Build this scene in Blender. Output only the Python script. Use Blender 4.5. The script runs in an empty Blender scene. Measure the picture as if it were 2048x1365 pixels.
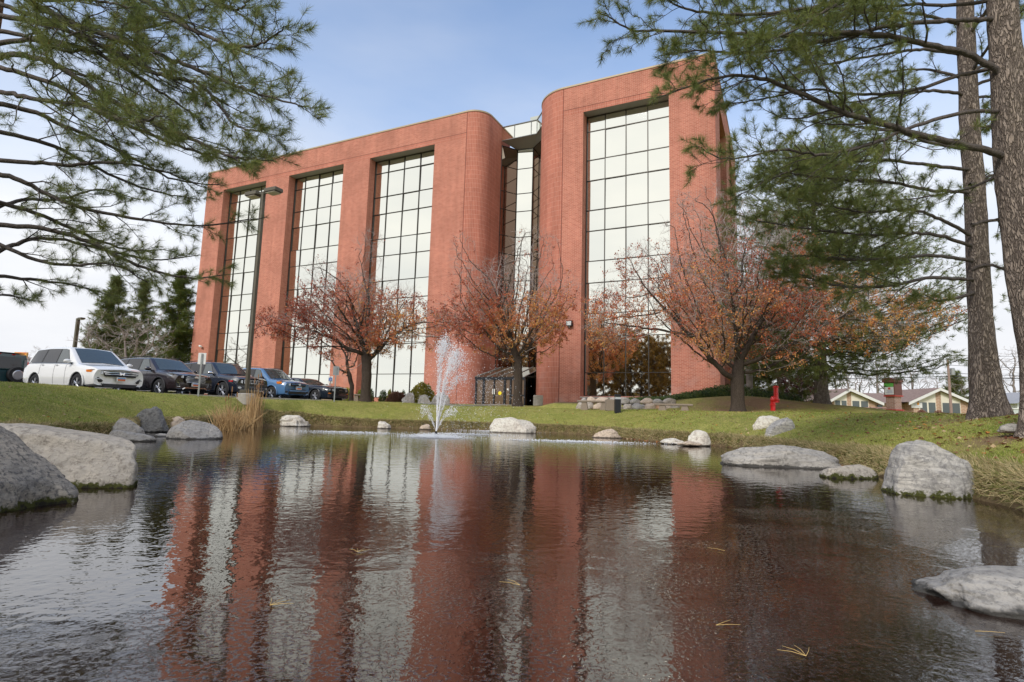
import bpy, bmesh, math, random
import numpy as np
from mathutils import Vector, Matrix
R_ = math.radians
scene = bpy.context.scene
COL = scene.collection

# ------------------------------------------------------------------ camera
FPX, PITCH, ROLL, TH = 1124.17, R_(7.20585), R_(1.55376), R_(64.11247)
EYE = np.array([0.0, 0.0, 0.9])
cp, sp_, cr, sr = math.cos(PITCH), math.sin(PITCH), math.cos(ROLL), math.sin(ROLL)
CF = np.array([0, cp, sp_])
CR = cr*np.array([1.0, 0, 0]) + sr*np.array([0, -sp_, cp])
CU = -sr*np.array([1.0, 0, 0]) + cr*np.array([0, -sp_, cp])
cam = bpy.data.cameras.new('camera')
camo = bpy.data.objects.new('camera', cam)
COL.objects.link(camo)
camo.matrix_world = Matrix(((CR[0], CU[0], -CF[0], EYE[0]), (CR[1], CU[1], -CF[1], EYE[1]), (CR[2], CU[2], -CF[2], EYE[2]), (0, 0, 0, 1)))
cam.sensor_width = 36.0
cam.lens = 36.0*FPX/2048
cam.clip_start = 0.05
cam.clip_end = 3000
scene.camera = camo
scene.view_settings.view_transform = 'Standard'
scene.view_settings.look = 'None'
scene.view_settings.exposure = 0.9
scene.view_settings.gamma = 1.0

# ------------------------------------------------------------------ sky and sun
SUN_EL, SUN_AZ = R_(38), R_(215)      # azimuth measured clockwise from +Y: behind the camera, to its left
world = bpy.data.worlds.new('World')
scene.world = world
world.use_nodes = True
wn, wl = world.node_tree.nodes, world.node_tree.links
wn.clear()
w_out = wn.new('ShaderNodeOutputWorld')
w_bg = wn.new('ShaderNodeBackground')
w_bg.inputs['Strength'].default_value = 0.15
w_sky = wn.new('ShaderNodeTexSky')
w_sky.sky_type = 'NISHITA'
w_sky.sun_disc = False
w_sky.sun_elevation = SUN_EL
w_sky.sun_rotation = SUN_AZ
w_sky.air_density = 1.0
w_sky.dust_density = 0.6
w_tc = wn.new('ShaderNodeTexCoord')
w_sep = wn.new('ShaderNodeSeparateXYZ')
wl.new(w_tc.outputs['Generated'], w_sep.inputs[0])
w_map = wn.new('ShaderNodeMapping')
w_map.inputs['Scale'].default_value = (1.0, 1.0, 3.2)
wl.new(w_tc.outputs['Generated'], w_map.inputs[0])
w_noise = wn.new('ShaderNodeTexNoise')
w_noise.inputs['Scale'].default_value = 1.6
w_noise.inputs['Detail'].default_value = 5
w_noise.inputs['Roughness'].default_value = 0.5
wl.new(w_map.outputs[0], w_noise.inputs['Vector'])
def wmath(op, a, b=None, clamp=False):
    n = wn.new('ShaderNodeMath'); n.operation = op; n.use_clamp = clamp
    for i, v in enumerate((a, b)):
        if v is None: continue
        if isinstance(v, (int, float)): n.inputs[i].default_value = v
        else: wl.new(v, n.inputs[i])
    return n.outputs[0]
# high thin cloud: solid near the horizon and over the half of the sky behind the camera
el = w_sep.outputs['Z']
w_a = wmath('MULTIPLY', el, -2.05)
w_b = wmath('MULTIPLY', w_sep.outputs['Y'], -1.0)
w_c = wmath('ADD', wmath('ADD', w_a, 1.02), wmath('MULTIPLY', wmath('ADD', w_b, 0.55), 0.9, True))
w_d = wmath('ADD', w_c, wmath('MULTIPLY', wmath('SUBTRACT', w_noise.outputs['Fac'], 0.5), 0.9))
w_ramp = wn.new('ShaderNodeMapRange')
w_ramp.interpolation_type = 'SMOOTHERSTEP'
w_ramp.inputs['From Min'].default_value = -0.55
w_ramp.inputs['From Max'].default_value = 0.95
wl.new(w_d, w_ramp.inputs['Value'])
w_mix = wn.new('ShaderNodeMix')
w_mix.data_type = 'RGBA'
wl.new(w_ramp.outputs[0], w_mix.inputs['Factor'])
w_gain = wn.new('ShaderNodeVectorMath'); w_gain.operation = 'MULTIPLY'; w_gain.inputs[1].default_value = (.92, .93, .95)
wl.new(w_sky.outputs[0], w_gain.inputs[0]); wl.new(w_gain.outputs[0], w_mix.inputs['A'])
w_cl = wn.new('ShaderNodeTexNoise'); w_cl.inputs['Scale'].default_value = 2.6; w_cl.inputs['Detail'].default_value = 6; w_cl.inputs['Roughness'].default_value = .55
wl.new(w_map.outputs[0], w_cl.inputs['Vector'])
w_cr = wn.new('ShaderNodeMapRange'); w_cr.inputs['From Min'].default_value = .35; w_cr.inputs['From Max'].default_value = .65; wl.new(w_cl.outputs['Fac'], w_cr.inputs['Value'])
w_cm = wn.new('ShaderNodeMix'); w_cm.data_type = 'RGBA'; wl.new(w_cr.outputs[0], w_cm.inputs['Factor'])
w_cm.inputs['A'].default_value = (3.12, 3.2, 3.38, 1); w_cm.inputs['B'].default_value = (3.68, 3.68, 3.74, 1)
wl.new(w_cm.outputs['Result'], w_mix.inputs['B'])
wl.new(w_mix.outputs['Result'], w_bg.inputs['Color'])
wl.new(w_bg.outputs[0], w_out.inputs['Surface'])

sun = bpy.data.lights.new('sun', 'SUN')
sun.energy = 1.45
sun.angle = R_(16)
sun.color = (1.0, 0.95, 0.88)
suno = bpy.data.objects.new('sun', sun)
COL.objects.link(suno)
_sd = Vector((math.sin(SUN_AZ)*math.cos(SUN_EL), math.cos(SUN_AZ)*math.cos(SUN_EL), math.sin(SUN_EL)))
suno.rotation_euler = _sd.to_track_quat('Z', 'Y').to_euler()
suno.location = (-30, -40, 40)

# ------------------------------------------------------------------ helpers
rng = np.random.default_rng(7)
def ray(px, py):
    return CF + CR*(px-1024)/FPX + CU*(682.5-py)/FPX
def at(px, py, Y):
    v = ray(px, py); return EYE + v*(Y/v[1])
def onz(px, py, z=0.0):
    v = ray(px, py); return EYE + v*((z-EYE[2])/v[2])
DV = np.array([-math.sin(TH), math.cos(TH), 0.0])    # along the facade, away to the left
EV = np.array([math.cos(math.pi/2-TH)*0+math.sin(math.pi/2-TH), math.cos(math.pi/2-TH), 0.0])  # into the building
def sc(s, c, z=0.0):
    return s*DV + c*EV + np.array([0, 0, z])
WL = {}
def tag(o, label=None, cat=None, group=None, kind=None):
    if label: o['label'] = label
    if cat: o['category'] = cat
    if group: o['group'] = group
    if kind: o['kind'] = kind
    return o
def thing(name, label, cat, loc=(0, 0, 0), rotz=0, group=None):
    o = bpy.data.objects.new(name, None)
    o.empty_display_size = 0.3
    COL.objects.link(o)
    o.location = [float(v) for v in loc]; o.rotation_euler = (0, 0, rotz)
    WL[o.name] = np.array(loc, float)
    return tag(o, label, cat, group)
def npmesh(name, V, F, mat=None, parent=None, local=False, smooth=False, col=None, uv=None, mats=None, mi=None):
    V = np.asarray(V, float).reshape(-1, 3)
    base = np.zeros(3)
    if parent is not None:
        base = WL[parent.name]
        if not local: V = V - base
    me = bpy.data.meshes.new(name)
    if isinstance(F, np.ndarray):
        m, k = F.shape
        me.vertices.add(len(V)); me.vertices.foreach_set('co', V.astype(np.float32).ravel())
        me.loops.add(m*k); me.loops.foreach_set('vertex_index', F.astype(np.int32).ravel())
        me.polygons.add(m)
        me.polygons.foreach_set('loop_start', np.arange(0, m*k, k, dtype=np.int32))
        me.update(calc_edges=True)
        me.validate()
    else:
        me.from_pydata([tuple(v) for v in V], [], [tuple(int(i) for i in f) for f in F])
        me.validate(); me.update()
    if smooth:
        me.polygons.foreach_set('use_smooth', np.ones(len(me.polygons), dtype=bool))
    if col is not None:
        a = me.color_attributes.new('col', 'FLOAT_COLOR', 'POINT')
        c = np.ones((len(V), 4), np.float32); c[:, :3] = col
        a.data.foreach_set('color', c.ravel())
    if uv is not None:
        l = me.uv_layers.new(name='UVMap')
        l.data.foreach_set('uv', np.asarray(uv, np.float32).ravel())
    for m_ in (mats or ([mat] if mat else [])): me.materials.append(m_)
    if mi is not None: me.polygons.foreach_set('material_index', np.asarray(mi, np.int32))
    o = bpy.data.objects.new(name, me)
    COL.objects.link(o)
    if parent is not None: o.parent = parent
    WL[o.name] = base
    return o

class MB:
    """collects shapes into one mesh"""
    def __init__(s): s.v = []; s.f = []
    def add(s, V, F):
        b = len(s.v); s.v += [tuple(float(c) for c in v) for v in V]; s.f += [tuple(i+b for i in f) for f in F]; return s
    def box(s, c0, c1, bevel=0, rz=0, piv=None):
        x0, y0, z0 = c0; x1, y1, z1 = c1
        if bevel:
            b = bevel; V = []
            for z, k in ((z0, b), (z0+b, 0), (z1-b, 0), (z1, b)):
                V += [(x0+k, y0+b*0+k, z), (x1-k, y0+k, z), (x1-k, y1-k, z), (x0+k, y1-k, z)]
            F = [(3, 2, 1, 0), (12, 13, 14, 15)]
            for r in range(3):
                for i in range(4):
                    j = (i+1) % 4; F.append((r*4+i, r*4+j, r*4+4+j, r*4+4+i))
        else:
            V = [(x0, y0, z0), (x1, y0, z0), (x1, y1, z0), (x0, y1, z0), (x0, y0, z1), (x1, y0, z1), (x1, y1, z1), (x0, y1, z1)]
            F = [(3, 2, 1, 0), (4, 5, 6, 7), (0, 1, 5, 4), (1, 2, 6, 5), (2, 3, 7, 6), (3, 0, 4, 7)]
        if rz:
            px, py = piv if piv else ((x0+x1)/2, (y0+y1)/2); c, sn = math.cos(rz), math.sin(rz)
            V = [(px+(x-px)*c-(y-py)*sn, py+(x-px)*sn+(y-py)*c, z) for x, y, z in V]
        return s.add(V, F)
    def tube(s, pts, rad, n=8, caps=True):
        V, F = tube(pts, rad, n, caps); return s.add(V, F)
    def prism(s, poly, z0, z1):
        n = len(poly)
        V = [(x, y, z0) for x, y in poly]+[(x, y, z1) for x, y in poly]
        F = [tuple(range(n))[::-1], tuple(range(n, 2*n))]+[(i, (i+1) % n, n+(i+1) % n, n+i) for i in range(n)]
        return s.add(V, F)
    def hull(s, V8, F): return s.add(V8, F)
    def lathe(s, prof, n=20, cx=0, cy=0, sq=1.0):
        V = []; F = []
        for r, z in prof:
            for k in range(n):
                a = 2*math.pi*k/n; V.append((cx+r*math.cos(a), cy+r*math.sin(a)*sq, z))
        for i in range(len(prof)-1):
            for k in range(n):
                j = (k+1) % n; F.append((i*n+k, i*n+j, (i+1)*n+j, (i+1)*n+k))
        F.append(tuple(range(n))[::-1]); F.append(tuple((len(prof)-1)*n+k for k in range(n)))
        return s.add(V, F)
    def build(s, name, mat, parent=None, local=False, smooth=False):
        return npmesh(name, np.array(s.v), s.f, mat, parent, local, smooth)
def tube(pts, rad, n=8, caps=True):
    P = np.asarray(pts, float); m = len(P)
    if np.isscalar(rad): rad = [rad]*m
    T = np.gradient(P, axis=0); T /= np.linalg.norm(T, axis=1)[:, None]+1e-9
    up = np.array([0, 0, 1.0]) if abs(T[0][2]) < .9 else np.array([1.0, 0, 0])
    N = np.cross(T[0], up); N /= np.linalg.norm(N)
    V = np.zeros((m, n, 3)); a = np.arange(n)*2*math.pi/n
    for i in range(m):
        N = N - T[i]*(N@T[i]); N /= np.linalg.norm(N)+1e-9; B = np.cross(T[i], N)
        V[i] = P[i] + rad[i]*(np.cos(a)[:, None]*N + np.sin(a)[:, None]*B)
    F = [(i*n+k, i*n+(k+1) % n, (i+1)*n+(k+1) % n, (i+1)*n+k) for i in range(m-1) for k in range(n)]
    if caps: F += [tuple(range(n))[::-1], tuple((m-1)*n+k for k in range(n))]
    return V.reshape(-1, 3), F
def frusta(A, B, ra, rb, n=3):
    """open tapered segments, all quads"""
    A = np.asarray(A); B = np.asarray(B); m = len(A)
    T = B-A; T /= np.linalg.norm(T, axis=1)[:, None]+1e-9
    up = np.where(np.abs(T[:, 2:3]) < .9, np.array([[0, 0, 1.0]]), np.array([[1.0, 0, 0]]))
    N = np.cross(T, up); N /= np.linalg.norm(N, axis=1)[:, None]+1e-9
    Bn = np.cross(T, N); V = np.zeros((m, 2*n, 3))
    for k in range(n):
        a = 2*math.pi*k/n; o = math.cos(a)*N+math.sin(a)*Bn
        V[:, k] = A+o*np.asarray(ra)[:, None]; V[:, n+k] = B+o*np.asarray(rb)[:, None]
    F = np.zeros((m, n, 4), int); b = np.arange(m)*2*n
    for k in range(n):
        j = (k+1) % n; F[:, k] = np.stack([b+k, b+j, b+n+j, b+n+k], 1)
    return V.reshape(-1, 3), F.reshape(-1, 4)
def joinq(parts):
    Vs, Fs, b = [], [], 0
    for V, F in parts:
        V = np.asarray(V).reshape(-1, 3); F = np.asarray(F, int)
        Vs.append(V); Fs.append(F+b); b += len(V)
    return np.concatenate(Vs), np.concatenate(Fs)

# ------------------------------------------------------------------ materials
def newmat(name):
    m = bpy.data.materials.new(name); m.use_nodes = True
    nt = m.node_tree; p = nt.nodes['Principled BSDF']; return m, nt, p
def mat(name, c, rough=.6, metal=0.0, spec=.5, var=0.0, vs=4.0, bump=0.0, bs=30.0, c2=None, coat=0.0, detail=4, stretch=None):
    m, nt, p = newmat(name); N, L = nt.nodes, nt.links
    p.inputs['Base Color'].default_value = (*c, 1)
    p.inputs['Roughness'].default_value = rough; p.inputs['Metallic'].default_value = metal
    p.inputs['Specular IOR Level'].default_value = spec
    if coat: p.inputs['Coat Weight'].default_value = coat; p.inputs['Coat Roughness'].default_value = .04
    tc = N.new('ShaderNodeTexCoord'); src = tc.outputs['Object']
    if stretch:
        mp = N.new('ShaderNodeMapping'); mp.inputs['Scale'].default_value = stretch; L.new(src, mp.inputs[0]); src = mp.outputs[0]
    if var or c2:
        n = N.new('ShaderNodeTexNoise'); n.inputs['Scale'].default_value = vs; n.inputs['Detail'].default_value = detail; n.inputs['Roughness'].default_value = .65
        L.new(src, n.inputs['Vector'])
        r = N.new('ShaderNodeMapRange'); r.inputs['From Min'].default_value = .33; r.inputs['From Max'].default_value = .67; L.new(n.outputs['Fac'], r.inputs['Value'])
        x = N.new('ShaderNodeMix'); x.data_type = 'RGBA'; L.new(r.outputs[0], x.inputs['Factor'])
        cb = c2 if c2 else tuple(v*(1-var) for v in c); ca = c if c2 else tuple(min(1, v*(1+var)) for v in c)
        x.inputs['A'].default_value = (*ca, 1); x.inputs['B'].default_value = (*cb, 1)
        L.new(x.outputs['Result'], p.inputs['Base Color'])
    if bump:
        n = N.new('ShaderNodeTexNoise'); n.inputs['Scale'].default_value = bs; n.inputs['Detail'].default_value = 5; L.new(src, n.inputs['Vector'])
        b = N.new('ShaderNodeBump'); b.inputs['Strength'].default_value = bump; b.inputs['Distance'].default_value = .03
        L.new(n.outputs['Fac'], b.inputs['Height']); L.new(b.outputs[0], p.inputs['Normal'])
    return m
def colmat(name, rough=.6, spec=.3, trans=0.0):
    m, nt, p = newmat(name); N, L = nt.nodes, nt.links
    a = N.new('ShaderNodeAttribute'); a.attribute_name = 'col'
    L.new(a.outputs['Color'], p.inputs['Base Color'])
    p.inputs['Roughness'].default_value = rough; p.inputs['Specular IOR Level'].default_value = spec
    if trans:
        t = N.new('ShaderNodeBsdfTranslucent'); L.new(a.outputs['Color'], t.inputs['Color'])
        mx = N.new('ShaderNodeMixShader'); mx.inputs[0].default_value = trans
        L.new(p.outputs[0], mx.inputs[1]); L.new(t.outputs[0], mx.inputs[2]); L.new(mx.outputs[0], N['Material Output'].inputs['Surface'])
    return m
def brickmat(name, bw, rh, offset, mort, ca, cb, cm, stain=True):
    m, nt, p = newmat(name); N, L = nt.nodes, nt.links
    uv = N.new('ShaderNodeUVMap'); uv.uv_map = 'UVMap'
    b = N.new('ShaderNodeTexBrick'); b.offset = offset; b.squash = 1.0
    b.inputs['Scale'].default_value = 1.0; b.inputs['Brick Width'].default_value = bw; b.inputs['Row Height'].default_value = rh
    b.inputs['Mortar Size'].default_value = mort; b.inputs['Mortar Smooth'].default_value = .3; b.inputs['Bias'].default_value = -.1
    b.inputs['Color1'].default_value = (*ca, 1); b.inputs['Color2'].default_value = (*cb, 1); b.inputs['Mortar'].default_value = (*cm, 1)
    L.new(uv.outputs[0], b.inputs['Vector'])
    n = N.new('ShaderNodeTexNoise'); n.inputs['Scale'].default_value = .35; n.inputs['Detail'].default_value = 6; n.inputs['Roughness'].default_value = .6
    L.new(uv.outputs[0], n.inputs['Vector'])
    r = N.new('ShaderNodeMapRange'); r.inputs['From Min'].default_value = .3; r.inputs['From Max'].default_value = .7
    r.inputs['To Min'].default_value = .86; r.inputs['To Max'].default_value = 1.14; L.new(n.outputs['Fac'], r.inputs['Value'])
    x = N.new('ShaderNodeVectorMath'); x.operation = 'SCALE'; L.new(b.outputs['Color'], x.inputs[0]); L.new(r.outputs[0], x.inputs['Scale'])
    out = x.outputs[0]
    ms = N.new('ShaderNodeMapping'); ms.inputs['Scale'].default_value = (1.6, .09, 1); L.new(uv.outputs[0], ms.inputs[0])
    ns = N.new('ShaderNodeTexNoise'); ns.inputs['Scale'].default_value = 1.0; ns.inputs['Detail'].default_value = 6; ns.inputs['Roughness'].default_value = .6; L.new(ms.outputs[0], ns.inputs['Vector'])
    rs = N.new('ShaderNodeMapRange'); rs.inputs['From Min'].default_value = .3; rs.inputs['From Max'].default_value = .7; rs.inputs['To Min'].default_value = .84; rs.inputs['To Max'].default_value = 1.08; L.new(ns.outputs['Fac'], rs.inputs['Value'])
    xs = N.new('ShaderNodeVectorMath'); xs.operation = 'SCALE'; L.new(out, xs.inputs[0]); L.new(rs.outputs[0], xs.inputs['Scale']); out = xs.outputs[0]
    if stain:   # pale mineral bloom low on the wall
        sp = N.new('ShaderNodeSeparateXYZ'); L.new(uv.outputs[0], sp.inputs[0])
        n2 = N.new('ShaderNodeTexNoise'); n2.inputs['Scale'].default_value = .8; n2.inputs['Detail'].default_value = 5; L.new(uv.outputs[0], n2.inputs['Vector'])
        mr = N.new('ShaderNodeMapRange'); mr.inputs['From Min'].default_value = 6.5; mr.inputs['From Max'].default_value = 2.0; L.new(sp.outputs['Y'], mr.inputs['Value'])
        m2 = N.new('ShaderNodeMapRange'); m2.inputs['From Min'].default_value = .5; m2.inputs['From Max'].default_value = .75; m2.inputs['To Max'].default_value = .5; L.new(n2.outputs['Fac'], m2.inputs['Value'])
        mu = N.new('ShaderNodeMath'); mu.operation = 'MULTIPLY'; L.new(mr.outputs[0], mu.inputs[0]); L.new(m2.outputs[0], mu.inputs[1])
        mx = N.new('ShaderNodeMix'); mx.data_type = 'RGBA'; L.new(mu.outputs[0], mx.inputs['Factor']); L.new(out, mx.inputs['A']); mx.inputs['B'].default_value = (.5, .36, .33, 1)
        out = mx.outputs['Result']
    L.new(out, p.inputs['Base Color']); p.inputs['Roughness'].default_value = .85; p.inputs['Specular IOR Level'].default_value = .25
    bm = N.new('ShaderNodeBump'); bm.inputs['Strength'].default_value = .5; bm.inputs['Distance'].default_value = .008; bm.invert = True
    L.new(b.outputs['Fac'], bm.inputs['Height']); L.new(bm.outputs[0], p.inputs['Normal'])
    return m
M = {}
M['brick'] = brickmat('brick', .32, .1, .5, .013, (.50, .182, .122), (.39, .122, .080), (.58, .33, .25))
M['soldier'] = brickmat('soldier_brick', .15, .42, 0.0, .010, (.49, .178, .12), (.42, .14, .094), (.60, .34, .26))
M['mirror_glass'], nt, p = newmat('mirror_glass')
p.inputs['Base Color'].default_value = (.93, .925, .82, 1); p.inputs['Metallic'].default_value = 1.0; p.inputs['Roughness'].default_value = .025
M['bronze_glass'], nt, p = newmat('bronze_glass')
p.inputs['Base Color'].default_value = (.085, .058, .036, 1); p.inputs['Roughness'].default_value = .03; p.inputs['IOR'].default_value = 1.55
M['tint_mirror'], nt, p = newmat('tinted_mirror')
p.inputs['Base Color'].default_value = (.42, .34, .28, 1); p.inputs['Metallic'].default_value = 1.0; p.inputs['Roughness'].default_value = .05
M['dim_mirror'], nt, p = newmat('dim_bronze_mirror')
p.inputs['Base Color'].default_value = (.15, .10, .065, 1); p.inputs['Roughness'].default_value = .12; p.inputs['IOR'].default_value = 1.5
M['mullion'] = mat('dark_bronze_metal', (.05, .045, .04), .4, .6)
M['grey_frame'] = mat('grey_metal', (.16, .17, .19), .4, .5)
M['black_metal'] = mat('black_metal', (.018, .02, .025), .4, .3)
M['coping'] = mat('tan_coping_metal', (.40, .32, .21), .6, .2)
M['concrete'] = mat('concrete', (.46, .43, .38), .85, var=.15, vs=6, bump=.3, bs=40)
M['aggregate'] = mat('exposed_aggregate', (.34, .28, .22), .9, c2=(.2, .16, .13), vs=60, bump=.5, bs=80)
M['asphalt'] = mat('asphalt', (.06, .06, .063), .9, var=.25, vs=1.5, bump=.3, bs=90)
M['white_paint'] = mat('white_paint', (.75, .75, .73), .6, var=.06, vs=3)
M['pole'] = mat('bronze_pole', (.12, .105, .075), .5, .4, var=.12, vs=2)
M['galv'] = mat('galvanised_metal', (.36, .38, .38), .45, .6, var=.1, vs=5)
M['bark_pine'] = None
# ------------------------------------------------------------------ terrain
SH = [(-10.8, 20.9), (-11.0, 23.2), (-10.5, 24.9), (-9.5, 26.6), (-7.6, 27.1), (-4.0, 27.2), (-.5, 27.2), (1.6, 26.6), (3.6, 25.2), (4.57, 21.6), (5.5, 19.4),
      (6.75, 18.4), (6.9, 15.5), (6.8, 12.4), (6.6, 11.0), (6.3, 9.6), (6.05, 8.2), (5.65, 6.7), (5.2, 5.6), (4.9, 4.0), (4.6, 1.5), (3.8, -1.2), (1, -2.4), (-2.5, -2.0), (-5.4, 0.0),
      (-6.2, 3.5), (-6.7, 6.6), (-8.0, 9.4), (-9.9, 12.4), (-9.4, 14.2), (-10.4, 15.8), (-11.3, 17.6)]
SHP = np.array(SH)
def smooth_poly(P, k=6):
    n = len(P); out = []
    for i in range(n):
        p0, p1, p2, p3 = P[i-1], P[i], P[(i+1) % n], P[(i+2) % n]
        for t in np.arange(k)/k:
            out.append(.5*((2*p1)+(-p0+p2)*t+(2*p0-5*p1+4*p2-p3)*t*t+(-p0+3*p1-3*p2+p3)*t**3))
    return np.array(out)
SHS = smooth_poly(SHP)
def sdist(X, Y):
    """distance to the shoreline, negative over the pond"""
    Pq = np.stack([X, Y], -1); n = len(SHS)
    d = np.full(X.shape, 1e9); ins = np.zeros(X.shape, bool)
    for i in range(n):
        a = SHS[i]; b = SHS[(i+1) % n]; ab = b-a
        t = np.clip(((Pq-a)@ab)/(ab@ab+1e-12), 0, 1)
        q = a+t[..., None]*ab; d = np.minimum(d, np.hypot(*(np.moveaxis(Pq-q, -1, 0))))
        c = ((a[1] > Y) != (b[1] > Y)) & (X < (b[0]-a[0])*(Y-a[1])/(b[1]-a[1]+1e-12)+a[0])
        ins ^= c
    return np.where(ins, -d, d)
def sst(a, b, x):
    t = np.clip((x-a)/(b-a), 0, 1); return t*t*(3-2*t)
def gau(X, Y, x, y, sx, sy): return np.exp(-((X-x)/sx)**2-((Y-y)/sy)**2)
def vnoise(X, Y, f, seed=0):
    """smooth value noise"""
    x = X*f+seed*17.3; y = Y*f-seed*9.1
    xi = np.floor(x); yi = np.floor(y); u = x-xi; v = y-yi; u = u*u*(3-2*u); v = v*v*(3-2*v)
    h = lambda a, b: np.modf(np.abs(np.sin(a*127.1+b*311.7+seed*3.3)*43758.5453))[0]
    return (h(xi, yi)*(1-u)+h(xi+1, yi)*u)*(1-v)+(h(xi, yi+1)*(1-u)+h(xi+1, yi+1)*u)*v
LOT_S, LOT_C0, LOT_C1, LOT_S1, LOT_Z = 21.65, -6.0, 27.2, 75.0, 1.12
def nds(X, Y): return sdist(X, Y)+(vnoise(X, Y, 1.1)-.5)*.35+(vnoise(X, Y, 3.7, 2)-.5)*.12
def ground(X, Y):
    X = np.asarray(X, float); Y = np.asarray(Y, float)
    ds = nds(X, Y)
    ep = X*EV[0]+Y*EV[1]; sp = X*DV[0]+Y*DV[1]
    zp = 1.14+.30*sst(29, 39, ep)
    zp = zp+.33*sst(31.3, 32.6, ep)*sst(-2, 3, sp)*(1-sst(12.5, 14.2, sp))     # planted bed behind the rock wall
    zp = zp+.52*gau(X, Y, 13.5, 31.5, 5.5, 3.6)+.15*gau(X, Y, 17, 30, 3, 3)
    zp = zp+.13*gau(X, Y, -13, 15.5, 5, 5)-.04*gau(X, Y, 8, 9, 4, 4)
    zp = zp+(vnoise(X, Y, .35, 4)-.5)*.08*(1-sst(22, 28, sp))
    W = 4.6-.6*sst(4, 8, X)-1.6*sst(-7.5, -9.5, X)*sst(14, 18, Y)
    zp = zp+.10*sst(17.5, 20.5, sp)*(1-sst(28, 31, ep))
    W = np.where((ep > 0) & (ep < 27) & (X < 0), np.minimum(W, ds+np.maximum(21.3-sp, 0)+.2), W)
    t = np.clip(ds/W, 0, 1)
    bank = .26*sst(0, .14, ds)
    z = bank+(zp-.26)*(1-(1-t)**1.7)
    z = np.where(ds < 0, np.maximum(-.75, ds*1.4), z)
    inlot = (sp > LOT_S+.02) & (ep > LOT_C0) & (ep < LOT_C1) & (sp < LOT_S1)
    z = np.where(inlot, np.minimum(z, LOT_Z-.08), z)
    return z
def gz(x, y): return float(ground(np.array([x]), np.array([y]))[0])
def axis(lo, hi, st, far, g=1.18):
    a = list(np.arange(lo, hi+1e-6, st)); d = st; x = a[-1]
    while x < far: d *= g; x += d; a.append(x)
    d = st; x = a[0]; pre = []
    while x > -far: d *= g; x -= d; pre.append(x)
    return np.array(pre[::-1]+a)
gx = axis(-17, 18, .14, 900); gy = axis(-4, 36, .14, 1200)
GX, GY = np.meshgrid(gx, gy); GZ = ground(GX, GY)
nx, ny = len(gx), len(gy)
idx = np.arange(nx*ny).reshape(ny, nx)
Fq = np.stack([idx[:-1, :-1], idx[:-1, 1:], idx[1:, 1:], idx[1:, :-1]], -1).reshape(-1, 4)
# surface kinds: r = soil of the bank, g = bare dirt under trees, b = mulch of the planting beds
dsG = nds(GX, GY)
epG = GX*EV[0]+GY*EV[1]; spG = GX*DV[0]+GY*DV[1]
soil = 1-sst(.05, .26, dsG+(vnoise(GX, GY, 5, 7)-.5)*.2)
dirt = np.zeros_like(GX)
for (x, y, rx, ry, k) in ((10.8, 27.6, 2.6, 1.6, .9), (12.8, 29.3, 4.2, 2.2, 1.0), (-8.1, 31.6, 1.0, .7, .8), (.5, 37.4, 1.5, .8, .9), (10.2, 11.9, 1.5, .8, .75), (7.6, 8.7, 1.3, .55, .95), (17.1, 31, 2.5, 1.6, .7),
                     (-7.5, 12.7, 1.2, .4, .5), (-9.2, 15.6, 1.2, .7, .6), (9.1, 12.3, 1.2, .3, .7)):
    dirt = np.maximum(dirt, k*gau(GX, GY, x, y, rx, ry)*1.25)
dirt = np.clip(dirt-.25+(vnoise(GX, GY, 2.1, 5)-.5)*.7*(dirt > .05), 0, 1)
mulch = sst(33.6, 34.0, epG)*(1-sst(41.9, 42, epG))*sst(21.6, 21.9, spG)*(1-sst(36, 36.4, spG))*1.0
mulch = np.maximum(mulch, sst(32.0, 32.6, epG)*sst(4.5, 5.5, spG)*(1-sst(14.2, 14.4, spG)))
gcol = np.stack([soil, dirt, mulch], -1).reshape(-1, 3)
lawn_m, nt, p = newmat('lawn'); N, L = nt.nodes, nt.links
def nn(scale, det=5, rough=.6, vec=None):
    n = N.new('ShaderNodeTexNoise'); n.inputs['Scale'].default_value = scale; n.inputs['Detail'].default_value = det; n.inputs['Roughness'].default_value = rough
    L.new(vec, n.inputs['Vector']); return n.outputs['Fac']
def mr(v, a, b, c=0., d=1.):
    r = N.new('ShaderNodeMapRange'); r.inputs['From Min'].default_value = a; r.inputs['From Max'].default_value = b; r.inputs['To Min'].default_value = c; r.inputs['To Max'].default_value = d
    L.new(v, r.inputs['Value']); return r.outputs[0]
def mixc(f, a, b):
    x = N.new('ShaderNodeMix'); x.data_type = 'RGBA'
    for k, v in (('Factor', f), ('A', a), ('B', b)):
        if isinstance(v, tuple): x.inputs[k].default_value = (*v, 1)
        elif isinstance(v, float): x.inputs[k].default_value = v
        else: L.new(v, x.inputs[k])
    return x.outputs['Result']
tc = N.new('ShaderNodeTexCoord').outputs['Object']
at_ = N.new('ShaderNodeAttribute'); at_.attribute_name = 'col'
se = N.new('ShaderNodeSeparateColor'); L.new(at_.outputs['Color'], se.inputs[0])
c = mixc(mr(nn(.9, 5, .65, tc), .35, .65), (.30, .32, .06), (.52, .46, .14))
c = mixc(mr(nn(.35, 4, .6, tc), .52, .7, 0, .8), c, (.34, .27, .10))
c = mixc(mr(nn(5, 5, .75, tc), .45, .65, 0, .6), c, (.13, .165, .03))
c = mixc(mr(nn(22, 4, .75, tc), .38, .62, 0, .7), c, (.085, .12, .02))
c = mixc(mr(nn(38, 3, .75, tc), .5, .66, 0, .75), c, (.46, .40, .17))
dsoil = mixc(nn(14, 5, .7, tc), (.26, .19, .10), (.08, .055, .035))
ddirt = mixc(nn(5, 6, .7, tc), (.36, .25, .16), (.22, .13, .07))
dmul = mixc(nn(11, 6, .8, tc), (.19, .115, .085), (.05, .032, .026))
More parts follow.
